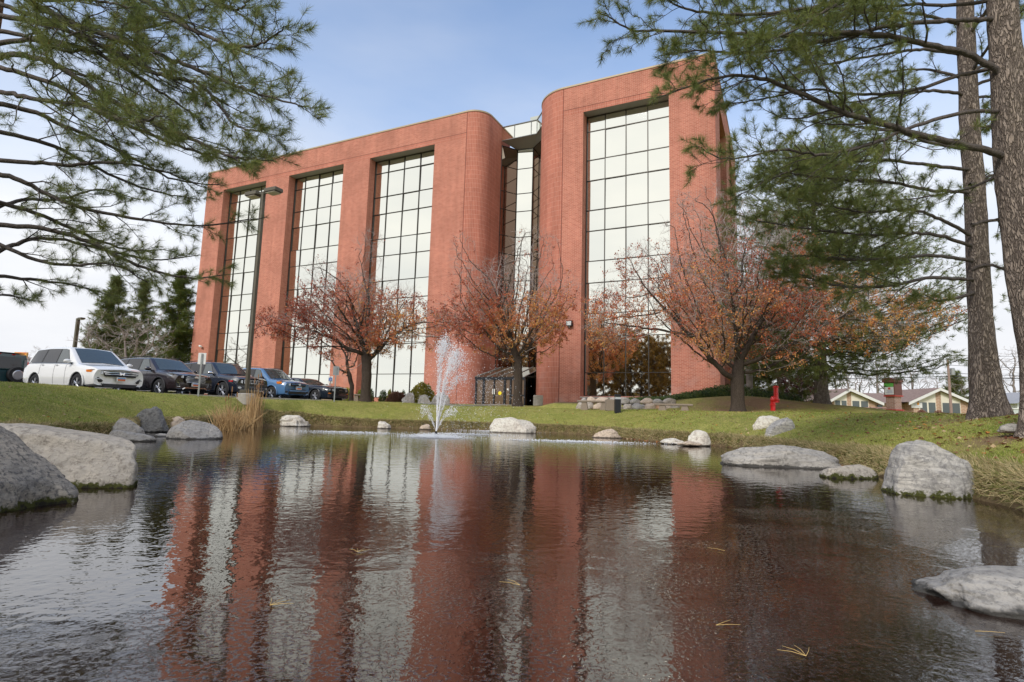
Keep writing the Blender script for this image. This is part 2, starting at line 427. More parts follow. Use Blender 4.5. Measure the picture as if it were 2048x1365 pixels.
c = mixc(se.outputs[1], c, ddirt); c = mixc(se.outputs[2], c, dmul); c = mixc(se.outputs[0], c, dsoil)
L.new(c, p.inputs['Base Color']); p.inputs['Roughness'].default_value = .95; p.inputs['Specular IOR Level'].default_value = .1
bm = N.new('ShaderNodeBump'); bm.inputs['Strength'].default_value = .9; bm.inputs['Distance'].default_value = .05
L.new(nn(34, 5, .7, tc), bm.inputs['Height']); L.new(bm.outputs[0], p.inputs['Normal'])
tag(npmesh('ground', np.stack([GX, GY, GZ], -1).reshape(-1, 3), Fq, lawn_m, smooth=True, col=gcol), kind='structure')

# ------------------------------------------------------------------ water, with a skin of thin ice near the camera
wat, nt, p = newmat('pond_water'); N, L = nt.nodes, nt.links
tc = N.new('ShaderNodeTexCoord').outputs['Object']
def mth(op, a, b=None, cl=False):
    n = N.new('ShaderNodeMath'); n.operation = op; n.use_clamp = cl
    for i, v in enumerate((a, b)):
        if v is None: continue
        if isinstance(v, (int, float)): n.inputs[i].default_value = v
        else: L.new(v, n.inputs[i])
    return n.outputs[0]
sx = N.new('ShaderNodeSeparateXYZ'); L.new(tc, sx.inputs[0])
big = nn(.55, 4, .6, tc)
# ice lies over the near right of the pond: y + 1.1 x-ish line, ragged
edge = mth('ADD', mth('MULTIPLY', sx.outputs[1], -1.0), mth('MULTIPLY', sx.outputs[0], .55))
edge = mth('ADD', edge, mth('MULTIPLY', mth('SUBTRACT', big, .5), 5.0))
ice = mr(edge, -4.1, -3.4)
ice2 = mth('MULTIPLY', ice, mr(nn(1.7, 4, .6, tc), .36, .5, .45, 1.0))
mp = N.new('ShaderNodeMapping'); mp.inputs['Scale'].default_value = (1.0, 1.0, 1.0); L.new(tc, mp.inputs[0])
rip1 = nn(4.2, 3, .5, mp.outputs[0])
rip2 = nn(13.0, 2, .5, mp.outputs[0])
gr = mr(nn(44.0, 2, .6, tc), .52, .68)
gr2 = nn(9.0, 3, .6, tc)
# rings spreading from the fountain
sub = N.new('ShaderNodeVectorMath'); sub.operation = 'DISTANCE'; L.new(tc, sub.inputs[0]); sub.inputs[1].default_value = (-2.6, 20.2, 0)
ring = mth('MULTIPLY', mth('SINE', mth('MULTIPLY', mth('ADD', sub.outputs['Value'], mth('MULTIPLY', rip1, .35)), 24.0)), mr(sub.outputs['Value'], 15.5, 2.0, 0.0, .12))
hw = mth('ADD', mth('ADD', mth('MULTIPLY', rip1, .17), mth('MULTIPLY', mth('MULTIPLY', rip2, .06), mr(sx.outputs[1], 9, 3.5, 1, 2.4))), mth('MULTIPLY', ring, .5))
patch = mr(nn(1.3, 4, .6, tc), .38, .62, .25, 1.0)
hi = mth('ADD', mth('MULTIPLY', mth('MULTIPLY', gr, .05), patch), mth('MULTIPLY', gr2, .035))
hgt = N.new('ShaderNodeMix'); hgt.data_type = 'FLOAT'
L.new(ice2, hgt.inputs['Factor']); L.new(hw, hgt.inputs['A']); L.new(hi, hgt.inputs['B'])
bm = N.new('ShaderNodeBump'); bm.inputs['Strength'].default_value = 1.0; bm.inputs['Distance'].default_value = .02
L.new(hgt.outputs['Result'], bm.inputs['Height']); L.new(bm.outputs[0], p.inputs['Normal'])
c = mixc(big, (.022, .010, .008), (.010, .006, .005))
fl = mth('MULTIPLY', mr(nn(42, 3, .8, tc), .60, .72), ice)
c = mixc(mth('MULTIPLY', ice, .8), c, mixc(nn(2.2, 5, .7, tc), (.032, .014, .008), (.010, .005, .004)))
c = mixc(mth('MULTIPLY', fl, .35), c, (.25, .22, .2))
L.new(c, p.inputs['Base Color'])
L.new(mr(ice2, 0, 1, .0, .045), p.inputs['Roughness'])
L.new(mr(ice2, 0, 1, 2.2, 1.84), p.inputs['IOR'])
wv = [(-40, -6, 0), (14, -6, 0), (14, 30, 0), (-40, 30, 0)]
tag(npmesh('pond_water', wv, [(0, 1, 2, 3)], wat), kind='structure')

# ------------------------------------------------------------------ parking lot, kerb, path
def ribbon(name, pts, mt, up=.004, w=None, h=None):
    pass
A = [sc(LOT_S+.05, LOT_C0, LOT_Z), sc(LOT_S+.05, LOT_C1, LOT_Z), sc(LOT_S1, LOT_C1, LOT_Z), sc(LOT_S1, LOT_C0, LOT_Z)]
tag(npmesh('parking_lot', A, [(0, 1, 2, 3)], M['asphalt']), kind='structure')
kb = MB()
def kerb_run(kb, a, b, w=.16, top=LOT_Z+.15, bot=LOT_Z-.25):
    a = np.array(a); b = np.array(b); t = (b-a); t = t/np.linalg.norm(t); n = np.array([-t[1], t[0], 0])*w/2
    q = [a-n, b-n, b+n, a+n]
    V = [(v[0], v[1], bot) for v in q]+[(v[0], v[1], top) for v in q]
    kb.add(V, [(3, 2, 1, 0), (4, 5, 6, 7), (0, 1, 5, 4), (1, 2, 6, 5), (2, 3, 7, 6), (3, 0, 4, 7)])
kerb_run(kb, sc(LOT_S, LOT_C0), sc(LOT_S, LOT_C1)); kerb_run(kb, sc(LOT_S+.08, LOT_C1+.08), sc(LOT_S1, LOT_C1+.08))
tag(kb.build('kerb', M['concrete']), kind='structure')
st_ = MB()
for k in range(10):
    cc = 11.0+2.95*(k-3)
    q = [sc(LOT_S+.3, cc-.05, LOT_Z+.004), sc(LOT_S+.3, cc+.05, LOT_Z+.004), sc(LOT_S+5.6, cc+.05, LOT_Z+.004), sc(LOT_S+5.6, cc-.05, LOT_Z+.004)]
    st_.add(q, [(0, 1, 2, 3)])
tag(st_.build('stall_markings', M['white_paint']), kind='structure')
# path from the lot to the door
pth = [at(640, 803, 34.0), at(700, 803.5, 34.5), at(800, 806, 35.2), at(930, 808, 37.2), at(1010, 810, 41.0)]
pp = MB(); V = []
for i, q in enumerate(pth):
    a = pth[max(0, i-1)]; b = pth[min(len(pth)-1, i+1)]; t = (b-a)[:2]; t /= np.linalg.norm(t); n = np.array([-t[1], t[0]])*.75
    z = max(gz(q[0]+n[0], q[1]+n[1]), gz(q[0]-n[0], q[1]-n[1]), gz(q[0], q[1]))+.05
    V += [(q[0]-n[0], q[1]-n[1], z), (q[0]+n[0], q[1]+n[1], z), (q[0]-n[0], q[1]-n[1], z-.25), (q[0]+n[0], q[1]+n[1], z-.25)]
F = []
for i in range(len(pth)-1):
    a, b = i*4, i*4+4; F += [(a, b, b+1, a+1), (a+2, b+2, b, a), (a+1, b+1, b+3, a+3)]
F += [(0, 1, 3, 2)]
tag(npmesh('footpath', V, F, M['concrete']), kind='structure')

M['soffit'] = mat('grey_soffit_board', (.34, .33, .33), .8)
# ------------------------------------------------------------------ the office building
BS, BC = 20.0, 42.0      # local origin on the facade line
ZB, ZT = 1.0, 28.35
bld = thing('office_building', 'red brick office block with tall mirrored window bays and rounded corners beyond the pond', 'building', sc(BS, BC, 1.4), -math.atan2(EV[0], EV[1]))
def bl(s, c, z): return (BS-s, c-BC, z-1.4)
class UB:
    """quads with metric UVs in (s, c, z)"""
    def __init__(s): s.v = []; s.f = []; s.uv = []
    def quad(s, P, uv=None):
        b = len(s.v); s.v += [bl(*q) for q in P]; s.f.append(tuple(range(b, b+len(P))))
        if uv is None:
            P = np.array(P, float); n = np.cross(P[1]-P[0], P[2]-P[0]); a = int(np.argmax(np.abs(n)))
            uv = [(q[0], q[2]) for q in P] if a == 1 else [(q[1], q[2]) for q in P] if a == 0 else [(q[0], q[1]) for q in P]
        s.uv += list(uv)
    def box(s, a, b, skip=''):
        (s0, c0, z0), (s1, c1, z1) = a, b
        if 'f' not in skip: s.quad([(s0, c0, z0), (s0, c0, z1), (s1, c0, z1), (s1, c0, z0)])
        if 'b' not in skip: s.quad([(s0, c1, z0), (s1, c1, z0), (s1, c1, z1), (s0, c1, z1)])
        if 'r' not in skip: s.quad([(s0, c0, z0), (s0, c1, z0), (s0, c1, z1), (s0, c0, z1)])
        if 'l' not in skip: s.quad([(s1, c0, z0), (s1, c0, z1), (s1, c1, z1), (s1, c1, z0)])
        if 't' not in skip: s.quad([(s0, c0, z1), (s0, c1, z1), (s1, c1, z1), (s1, c0, z1)])
        if 'd' not in skip: s.quad([(s0, c0, z0), (s1, c0, z0), (s1, c1, z0), (s0, c1, z0)])
    def build(s, name, m, parent):
        me = npmesh(name, s.v, s.f, m, parent, local=True, uv=s.uv); return me
WTOP, RC = 25.85, 1.0
SOL = 26.35
# window bays (s right, s left, sill)
bays = [(51.47, 58.5, 1.9), (40.23, 47.96, 1.9), (29.07, 36.81, 1.9), (7.39, 14.35, 2.30)]
rows = [24.5, 21.97, 20.17, 17.6, 15.83, 13.28, 11.47, 8.93, 7.05, 4.17]
cols = [[53.3, 55.1, 56.85], [42.55, 44.48, 46.45], [31.29, 33.2, 35.17], [9.23, 11.0, 12.74]]
LS0, LS1, RS0, RS1 = 25.6, 61.5, 4.01, 16.13
DEP = 22.0
# left wing
W = UB()
edges = [LS0, 29.07, 36.81, 40.23, 47.96, 51.47, 58.5, LS1]
for i in range(0, 8, 2): W.box((edges[i], 42, ZB), (edges[i+1], 43, WTOP), skip='bt')      # piers
W.box((LS0, 42, WTOP), (LS1, 43, SOL-.5), skip='tb'); W.box((LS0, 42.0, SOL), (LS1, 43, ZT), skip='tb')
for s0, s1, zs in bays[:3]: W.box((s0, 42.004, ZB), (s1, 43, zs), skip='b')
W.box((LS0, 43, ZB), (LS1, 43+DEP, ZT), skip='f')
lw = W.build('left_wing_wall', M['brick'], bld)
W = UB(); W.box((LS0, 42.0, SOL-.5), (LS1, 43, SOL-.035), skip='tb'); W.build('soldier_course', M['soldier'], bld)
# right wing
W = UB()
for a, b in ((RS0, 7.39), (14.35, RS1)): W.box((a, 42, ZB), (b, 43, WTOP), skip='bt')
W.box((RS0, 42, WTOP), (RS1, 43, SOL-.5), skip='tb'); W.box((RS0, 42, SOL), (RS1, 43, ZT), skip='tb')
W.box((7.39, 42.004, ZB), (14.35, 43, 2.30), skip='b')
# side elevation: piers and recessed bays along c, on the plane s = RS0
ce = [43, 45.2, 51.0, 54.2, 60.0, 62.5]
W.box((RS0, 43, ZB), (RS0+1.0, ce[1], ZT-2.5), skip='f')
W.box((RS0, ce[2], ZB), (RS0+1.0, ce[3], ZT-2.5)); W.box((RS0, ce[4], ZB), (RS0+1.0, ce[5], ZT-2.5))
W.box((RS0, 43, ZT-2.5), (RS0+1.0, ce[5], ZT), skip='f')
W.box((RS0+1.0, 43, ZB), (RS1, 62.5, ZT), skip='f'); W.box((RS1, 45.4, ZB), (RS1+2.9, 62.5, ZT), skip='f')
W.build('right_wing_wall', M['brick'], bld)
W = UB(); W.box((RS0, 42.0, SOL-.5), (RS1, 43, SOL-.035), skip='tb'); W.build('soldier_course', M['soldier'], bld)
# rounded corners in stack bond
def curved(s0, sgn, r, cend, name):
    W = UB(); n = 16; arc = [(s0+sgn*r*math.sin(t), 42+r*(1-math.cos(t)), r*t) for t in np.linspace(0, math.pi/2, n+1)]
    arc.append((s0+sgn*r, cend, r*math.pi/2+cend-42-r))
    for (a, b) in zip(arc[:-1], arc[1:]):
        P = [(a[0], a[1], ZB), (a[0], a[1], ZT), (b[0], b[1], ZT), (b[0], b[1], ZB)]
        W.quad(P if sgn < 0 else P[::-1], uv=[(q[2], z) for q, z in ((a, ZB), (a, ZT), (b, ZT), (b, ZB))][::(1 if sgn < 0 else -1)])
    top = [(a[0], a[1], ZT) for a in arc]+[(s0, cend, ZT)]
    W.quad(top)
    o = W.build(name, M['soldier'], bld)
    # metal coping following the arc
    cb = MB(); pts = [(s0+sgn*r*math.sin(t), 42+r*(1-math.cos(t))) for t in np.linspace(0, math.pi/2, n+1)]+[(s0+sgn*r, cend)]
    V = []; F = []
    for i, (a, b) in enumerate(pts):
        nx_, ny_ = ((sgn*math.sin(min(i, n)/n*math.pi/2)), -math.cos(min(i, n)/n*math.pi/2)) if i <= n else (sgn, 0)
        for off in (.05, -.30):
            for z in (ZT-.02, ZT+.12): V.append(bl(a+nx_*off, b+ny_*off, z))
    for i in range(len(pts)-1):
        a, b = i*4, i*4+4; F += [(a, b, b+1, a+1), (a+1, b+1, b+3, a+3), (a+3, b+3, b+2, a+2), (a, a+2, b+2, b)]
    npmesh('coping', V, F, M['coping'], bld, local=True)
curved(LS0, -1, 1.7, 47.6, 'rounded_corner'); curved(RS1, 1, 3.0, 47.6, 'rounded_corner')
# seams: recessed dark joints at the start of the curves
W = UB()
W.box((LS0-.02, 41.993, ZB), (LS0+.02, 42.02, ZT)); W.box((RS1-.02, 41.993, ZB), (RS1+.02, 42.02, ZT))
W.box((LS0+.02, 41.995, SOL-.035), (LS1, 42.3, SOL)); W.box((RS0, 41.995, SOL-.035), (RS1-.02, 42.3, SOL))
W.build('joint', mat('dark_joint', (.09, .03, .025), .9), bld)
cpm = MB()
for s0, s1 in ((LS0, LS1+.05), (RS0-.05, RS1)):
    a = bl(s1, 41.95, ZT-.02); b = bl(s0, 42.3, ZT+.12); cpm.box(a, b)
a = bl(RS0+.3, 42.3, ZT-.02); b = bl(RS0-.05, 62.55, ZT+.12); cpm.box(a, b)
a = bl(LS1+.05, 42.3, ZT-.02); b = bl(LS1-.3, 65, ZT+.12); cpm.box(a, b)
cpm.build('coping', M['coping'], bld, local=True)
# mirrored windows with frames: every pane leans a hair differently
def pane_mesh(grid_s, grid_z, c, jit=.014):
    V = []; F = []
    for i in range(len(grid_s)-1):
        for j in range(len(grid_z)-1):
            jc = rng.normal(0, jit, 3); b = len(V)
            for k, (a, z) in enumerate(((grid_s[i], grid_z[j]), (grid_s[i+1], grid_z[j]), (grid_s[i+1], grid_z[j+1]), (grid_s[i], grid_z[j+1]))):
                V.append(bl(a, c-.02+jc[0]*(k in (1, 2))+jc[1]*(k > 1), z))
            F.append((b, b+3, b+2, b+1))
    return V, F
for (s0, s1, zs), cc in zip(bays, cols):
    gs = [s0-.02]+cc+[s1+.02]; gzz = [zs]+rows[::-1]+[WTOP+.02]
    V, F = pane_mesh(gs, gzz, 43.0)
    w = npmesh('window', V, F, M['mirror_glass'], bld, local=True)
    fr = MB(); t = .029
    for q in cc: fr.box(bl(q+t, 42.90, zs), bl(q-t, 42.99, WTOP))
    for q in (s0+.045, s1-.045): fr.box(bl(q+.045, 42.88, zs), bl(q-.045, 42.99, WTOP))
    for z in rows+[zs+.05, WTOP-.05]:
        e = [s1]+cc[::-1]+[s0]
        fr.box(bl(s1-.09, 42.905, z-t), bl(s0+.09, 42.985, z+t))
    fr.build('frame', M['mullion'], w, local=True)
    W = UB(); W.quad([(s0, 42.01, WTOP-.003), (s1, 42.01, WTOP-.003), (s1, 42.98, WTOP-.003), (s0, 42.98, WTOP-.003)]); W.build('soffit', M['soffit'], bld)
sill = MB(); sill.box(bl(14.35, 41.95, 2.14), bl(7.39, 42.9, 2.24)); sill.build('window_sill', M['concrete'], bld, local=True)
for k, (a, b) in enumerate(((ce[1], ce[2]), (ce[3], ce[4]))):
    W = UB(); W.quad([(RS0+.95, a, ZB), (RS0+.95, b, ZB), (RS0+.95, b, ZT-2.5), (RS0+.95, a, ZT-2.5)]); w = W.build('window', M['bronze_glass'], bld)
    fr = MB()
    for z in rows: fr.box(bl(RS0+.94, a, z-.04), bl(RS0+.88, b, z+.04))
    for q in np.linspace(a, b, 4)[1:-1]: fr.box(bl(RS0+.945, q-.04, ZB), bl(RS0+.885, q+.04, ZT-2.5))
    fr.build('frame', M['mullion'], w, local=True)
# glazed stair link between the wings
sA, sB, sC, sD = 23.9, 22.9, 21.3, 19.13
cA, cB = 45.85, 47.5
ztl = 26.5
lrows = [1.2, 4.17, 7.05, 8.93, 11.47, 13.28, 15.83, 17.6, 20.17, 21.97, 24.5, ztl]
def linkpanel(name, p0, p1, m, mats_rows=None):
    V = []; F = []
    for j in range(len(lrows)-1):
        b = len(V); V += [bl(*p0, lrows[j]), bl(*p1, lrows[j]), bl(*p1, lrows[j+1]), bl(*p0, lrows[j+1])]; F.append((b, b+1, b+2, b+3))
    w = npmesh(name, V, F, m, bld, local=True)
    fr = MB(); p0 = np.array(p0); p1 = np.array(p1)
    for z in lrows: fr.tube([bl(*p0, z), bl(*p1, z)], .045, 4)
    for q in (p0, p1): fr.tube([bl(*q, 1.0), bl(*q, ztl)], .06, 4)
    fr.build('frame', M['mullion'], w, local=True)
linkpanel('link_window', (sB, cB-.2), (sC, cB), M['mirror_glass'])
linkpanel('link_window', (sA, cA), (sB, cB-.2), M['tint_mirror'])
linkpanel('link_window', (sC, cB), (sD, cA-.2), M['tint_mirror'])
# soffit and parapet of the link
W = UB(); P = [(sA, cA, 26.95), (sB, cB, ztl), (sC, cB, ztl), (20.24, cA, 26.95)]; W.quad(P)
W.quad([(20.24, cA, 26.95), (sC, cB, ztl), (sD, cA-.2, ztl), (sD, 44.6, 26.95)]); W.build('link_soffit', mat('grey_soffit', (.34, .37, .35), .4, .2), bld)
V = []; F = []
for a, b in (((sA, cA), (20.24, cA)), ((20.24, cA), (sD, 44.6))):
    k = len(V); V += [bl(*a, 26.98), bl(*b, 26.98), bl(*b, ZT-.04), bl(*a, ZT-.04)]; F.append((k, k+1, k+2, k+3))
w = npmesh('parapet_glass', V, F, M['mirror_glass'], bld, local=True)
fr = MB(); a, b, c_ = (sA, cA-.03), (20.24, cA-.03), (sD, 44.57)
for z, r in ((26.97, .05), (ZT, .06)): fr.tube([bl(*a, z), bl(*b, z), bl(*c_, z)], r, 6)
for t in (.36, .84, 1.0):
    q = (a[0]+(b[0]-a[0])*t, a[1]); fr.tube([bl(*q, 26.95), bl(*q, ZT)], .04, 4)
fr.build('railing_frame', M['galv'], w, local=True)
# roof plant room
ph = MB(); ph.box(bl(23.3, 51, 28.0), bl(17.5, 55, 31.9)); o = ph.build('plant_room', mat('pale_grey_panel', (.42, .46, .42), .5), bld, local=True)
ph = MB(); ph.box(bl(22.5, 50.95, 29.5), bl(17.6, 51.0, 31.2)); ph.build('louvre', mat('louvre_grey', (.55, .58, .62), .4), o, local=True)
# entrance vestibule
v_z0, v_z1, v_z2 = 1.42, 3.75, 4.95
vs0, vs1, vc0, vc1 = 19.2, 24.0, 43.2, 45.9
q0 = at(968, 812, 43.4); q1 = at(1072, 812, 41.0)
vs1 = 23.8; vc0 = 42.25
ves = UB(); ves.quad([(vs1, vc0+.02, v_z0), (vs1, cB, v_z0), (vs1, cB, v_z1), (vs1, vc0+.02, v_z1)]); ves.quad([(vs1, vc0+.02, v_z0), (vs1, vc0+.02, v_z1), (vs0, vc0+.02, v_z1), (vs0, vc0+.02, v_z0)])
vg = ves.build('vestibule', M['dim_mirror'], bld)
fr = MB()
vd = [vs1, vs1-.75, vs1-1.75, vs1-2.75, vs1-3.3, vs0]
for k, q in enumerate(vd):
    wd = .1 if k in (1, 3) else .08 if k in (0, 4) else .06
    fr.box(bl(q+wd, vc0-.06, v_z0), bl(q-wd, vc0+.0, v_z1-.14))
fr.box(bl(vs1+.12, vc0-.08, v_z1-.14), bl(vs0-.02, vc0+.06, v_z1+.06))
fr.box(bl(vs1+.08, vc0-.05, v_z0-.1), bl(vs0, vc0+.0, v_z0+.1))
fr.box(bl(vs1-3.3, vc0-.05, 2.25), bl(vs0, vc0-.0, 2.35))
for q in np.linspace(vc0+.6, cB, 4): fr.tube([bl(vs1+.02, q, v_z0), bl(vs1+.02, q, v_z1)], .05, 4)
fr.build('frame', M['black_metal'], vg, local=True)
W = UB(); W.quad([(vs1+.1, vc0-.1, v_z1+.06), (vs0, vc0-.1, v_z1+.06), (vs0, cA+.4, v_z2), (vs1-.3, cA+.4, v_z2)]); 
W.quad([(vs1+.1, vc0-.1, v_z1+.05), (vs1-.3, cA+.4, v_z2), (vs1+.1, cA+.4, v_z1)])
W.build('canopy_glass', M['bronze_glass'], vg)
fr = MB()
for t in (0, .25, .5, .75, 1):
    fr.tube([bl(vs1+.1+(vs0-vs1-.1)*t, vc0-.1, v_z1+.09), bl(vs1-.3+(vs0-vs1+.3)*t, cA+.4, v_z2+.03)], .035, 4)
fr.build('canopy_bars', M['galv'], vg, local=True)
hd = MB(); hd.box(bl(vs1-1.65, vc0-.14, 2.35), bl(vs1-1.72, vc0-.07, 2.8)); hd.box(bl(vs1-1.80, vc0-.14, 2.35), bl(vs1-1.87, vc0-.07, 2.8)); hd.build('door_handles', M['white_paint'], vg, local=True)
st = MB(); V, F = tube([bl(vs1-2.3, vc0-.02, 2.45), bl(vs1-2.3, vc0-.0, 2.45)], .16, 14); st.add(V, F); st.build('yellow_decal', mat('yellow_decal', (.9, .72, .02), .5), vg, local=True)
W = UB(); W.quad([(vs1-3.1, vc0-.01, 2.7), (vs1-3.1, vc0-.01, 2.85), (vs1-2.95, vc0-.01, 2.85), (vs1-2.95, vc0-.01, 2.7)]); W.build('notice', M['white_paint'], vg)
# fixtures on the wall
P_l = at(1135, 660, 44.0)
s_l = 15.25; z_l = 8.05
wl_ = thing('wall_lamp', 'grey floodlight box fixed on the brick pier by the right hand windows', 'wall lamp', sc(s_l, 41.99, z_l-.25), -math.atan2(EV[0], EV[1]))
b_ = MB().box((-.24, -.32, .02), (.24, 0, .46), bevel=.03); b_.build('lamp_housing', M['black_metal'], wl_, local=True)
MB().box((-.19, -.335, .07), (.19, -.322, .40)).build('lens', mat('lamp_glass', (.62, .66, .66), .15), wl_, local=True)
MB().lathe([(.03, -.1), (.05, -.06), (.03, .02)], 8, cy=-.16).build('photocell', M['galv'], wl_, local=True)
zc = 7.35
sc_cam = thing('security_camera', 'small white bullet camera on the far left brick pier', 'camera', sc(59.6, 41.99, zc), -math.atan2(EV[0], EV[1]))
MB().tube([(0, 0, 0), (0, -.18, .02)], .04, 8).build('bracket', M['white_paint'], sc_cam, local=True)
MB().tube([(-.2, -.22, .06), (.25, -.3, -.02)], .11, 10).build('camera_body', M['white_paint'], sc_cam, local=True)
# ------------------------------------------------------------------ boulders
def rockmat(name, a, b, c, scale=3.0, veins=.5, bump=.7, moss=False):
    m, nt, p = newmat(name); N, L = nt.nodes, nt.links
    tc = N.new('ShaderNodeTexCoord').outputs['Object']
    def no(sc_, d=5, r=.65, v=tc, dist=0):
        n = N.new('ShaderNodeTexNoise'); n.inputs['Scale'].default_value = sc_; n.inputs['Detail'].default_value = d; n.inputs['Roughness'].default_value = r; n.inputs['Distortion'].default_value = dist; L.new(v, n.inputs['Vector']); return n.outputs['Fac']
    def rg(v, a_, b_, c_=0, d_=1):
        r = N.new('ShaderNodeMapRange'); r.inputs['From Min'].default_value = a_; r.inputs['From Max'].default_value = b_; r.inputs['To Min'].default_value = c_; r.inputs['To Max'].default_value = d_; L.new(v, r.inputs['Value']); return r.outputs[0]
    def mx(f, A, B):
        x = N.new('ShaderNodeMix'); x.data_type = 'RGBA'; L.new(f, x.inputs['Factor'])
        for k, v in (('A', A), ('B', B)):
            if isinstance(v, tuple): x.inputs[k].default_value = (*v, 1)
            else: L.new(v, x.inputs[k])
        return x.outputs['Result']
    col = mx(rg(no(scale*.6), .35, .65), a, b)
    col = mx(rg(no(scale*5, 6, .75), .50, .60, 0, .85), col, c)
    mp = N.new('ShaderNodeMapping'); mp.inputs['Rotation'].default_value = (.25, .3, .4); mp.inputs['Scale'].default_value = (.6, .6, 3.2); L.new(tc, mp.inputs[0])
    v = no(scale*1.1, 5, .6, mp.outputs[0], 1.2)
    w = N.new('ShaderNodeMath'); w.operation = 'ABSOLUTE'; s = N.new('ShaderNodeMath'); s.operation = 'SUBTRACT'; L.new(v, s.inputs[0]); s.inputs[1].default_value = .5; L.new(s.outputs[0], w.inputs[0])
    col = mx(rg(w.outputs[0], .0, .07, veins*.55, 0), col, tuple(q*.6 for q in c))
    col = mx(rg(no(scale*16, 4, .8), .6, .75, 0, .6), col, tuple(q*.4 for q in c))
    if moss:
        sp = N.new('ShaderNodeSeparateXYZ'); g = N.new('ShaderNodeNewGeometry'); L.new(g.outputs['Position'], sp.inputs[0])
        mz = N.new('ShaderNodeMath'); mz.operation = 'ADD'; L.new(sp.outputs['Z'], mz.inputs[0]); L.new(rg(no(9, 4), .3, .7, -.02, .09), mz.inputs[1])
        col = mx(rg(mz.outputs[0], .10, .07), col, mx(no(22, 3), (.035, .045, .012), (.10, .10, .02)))
        col = mx(rg(mz.outputs[0], .045, .025), col, (.025, .022, .015))
    gp = N.new('ShaderNodeNewGeometry'); spz = N.new('ShaderNodeSeparateXYZ'); L.new(gp.outputs['Position'], spz.inputs[0])
    wz = N.new('ShaderNodeMath'); wz.operation = 'ADD'; L.new(spz.outputs['Z'], wz.inputs[0]); L.new(rg(no(7, 3), .3, .7, -.02, .03), wz.inputs[1])
    if not moss: col = mx(rg(wz.outputs[0], .055, .03), col, tuple(q*.3 for q in c))
    L.new(col, p.inputs['Base Color']); p.inputs['Roughness'].default_value = .85; p.inputs['Specular IOR Level'].default_value = .25
    ad = N.new('ShaderNodeMath'); ad.operation = 'ADD'; L.new(no(scale*2.5, 6, .7), ad.inputs[0]); q2 = rg(no(scale*14, 5, .8), 0, 1, 0, .35); L.new(q2, ad.inputs[1])
    bm = N.new('ShaderNodeBump'); bm.inputs['Strength'].default_value = bump; bm.inputs['Distance'].default_value = .08; L.new(ad.outputs[0], bm.inputs['Height']); L.new(bm.outputs[0], p.inputs['Normal'])
    return m
RM = {'grey': rockmat('grey_rock', (0.512, 0.476, 0.427), (0.366, 0.348, 0.323), (0.244, 0.232, 0.213), 3),
      'lichen': rockmat('lichen_rock', (0.62, 0.55, 0.46), (0.40, 0.375, 0.34), (0.134, 0.134, 0.140), 4.5, .7, 1.0, True),
      'buff': rockmat('buff_rock', (0.610, 0.549, 0.464), (0.464, 0.427, 0.378), (0.293, 0.262, 0.226), 3.2, .35, .9, True),
      'white': rockmat('pale_rock', (0.780, 0.756, 0.659), (0.671, 0.610, 0.525), (0.439, 0.378, 0.317), 2.5, .4, .7),
      'band': rockmat('banded_rock', (0.610, 0.573, 0.512), (0.439, 0.421, 0.390), (0.268, 0.256, 0.244), 2.2, .9, .8, True),
      'tan': rockmat('tan_rock', (0.708, 0.573, 0.439), (0.537, 0.439, 0.342), (0.342, 0.268, 0.207), 3, .4, .7),
      'orange': rockmat('orange_rock', (0.756, 0.439, 0.244), (0.610, 0.366, 0.220), (0.366, 0.244, 0.159), 3, .3, .6),
      'slate': rockmat('blue_grey_rock', (0.415, 0.451, 0.439), (0.317, 0.354, 0.354), (0.207, 0.220, 0.220), 3, .6, .7),
      'buffw': rockmat('wall_rock', (.56, .50, .43), (.44, .39, .33), (.24, .21, .18), 3.2, .5, .9),
      'dark': rockmat('dark_grey_rock', (0.305, 0.299, 0.287), (0.207, 0.205, 0.201), (0.110, 0.110, 0.110), 3.5, .5, .8)}
from mathutils import noise as mnz
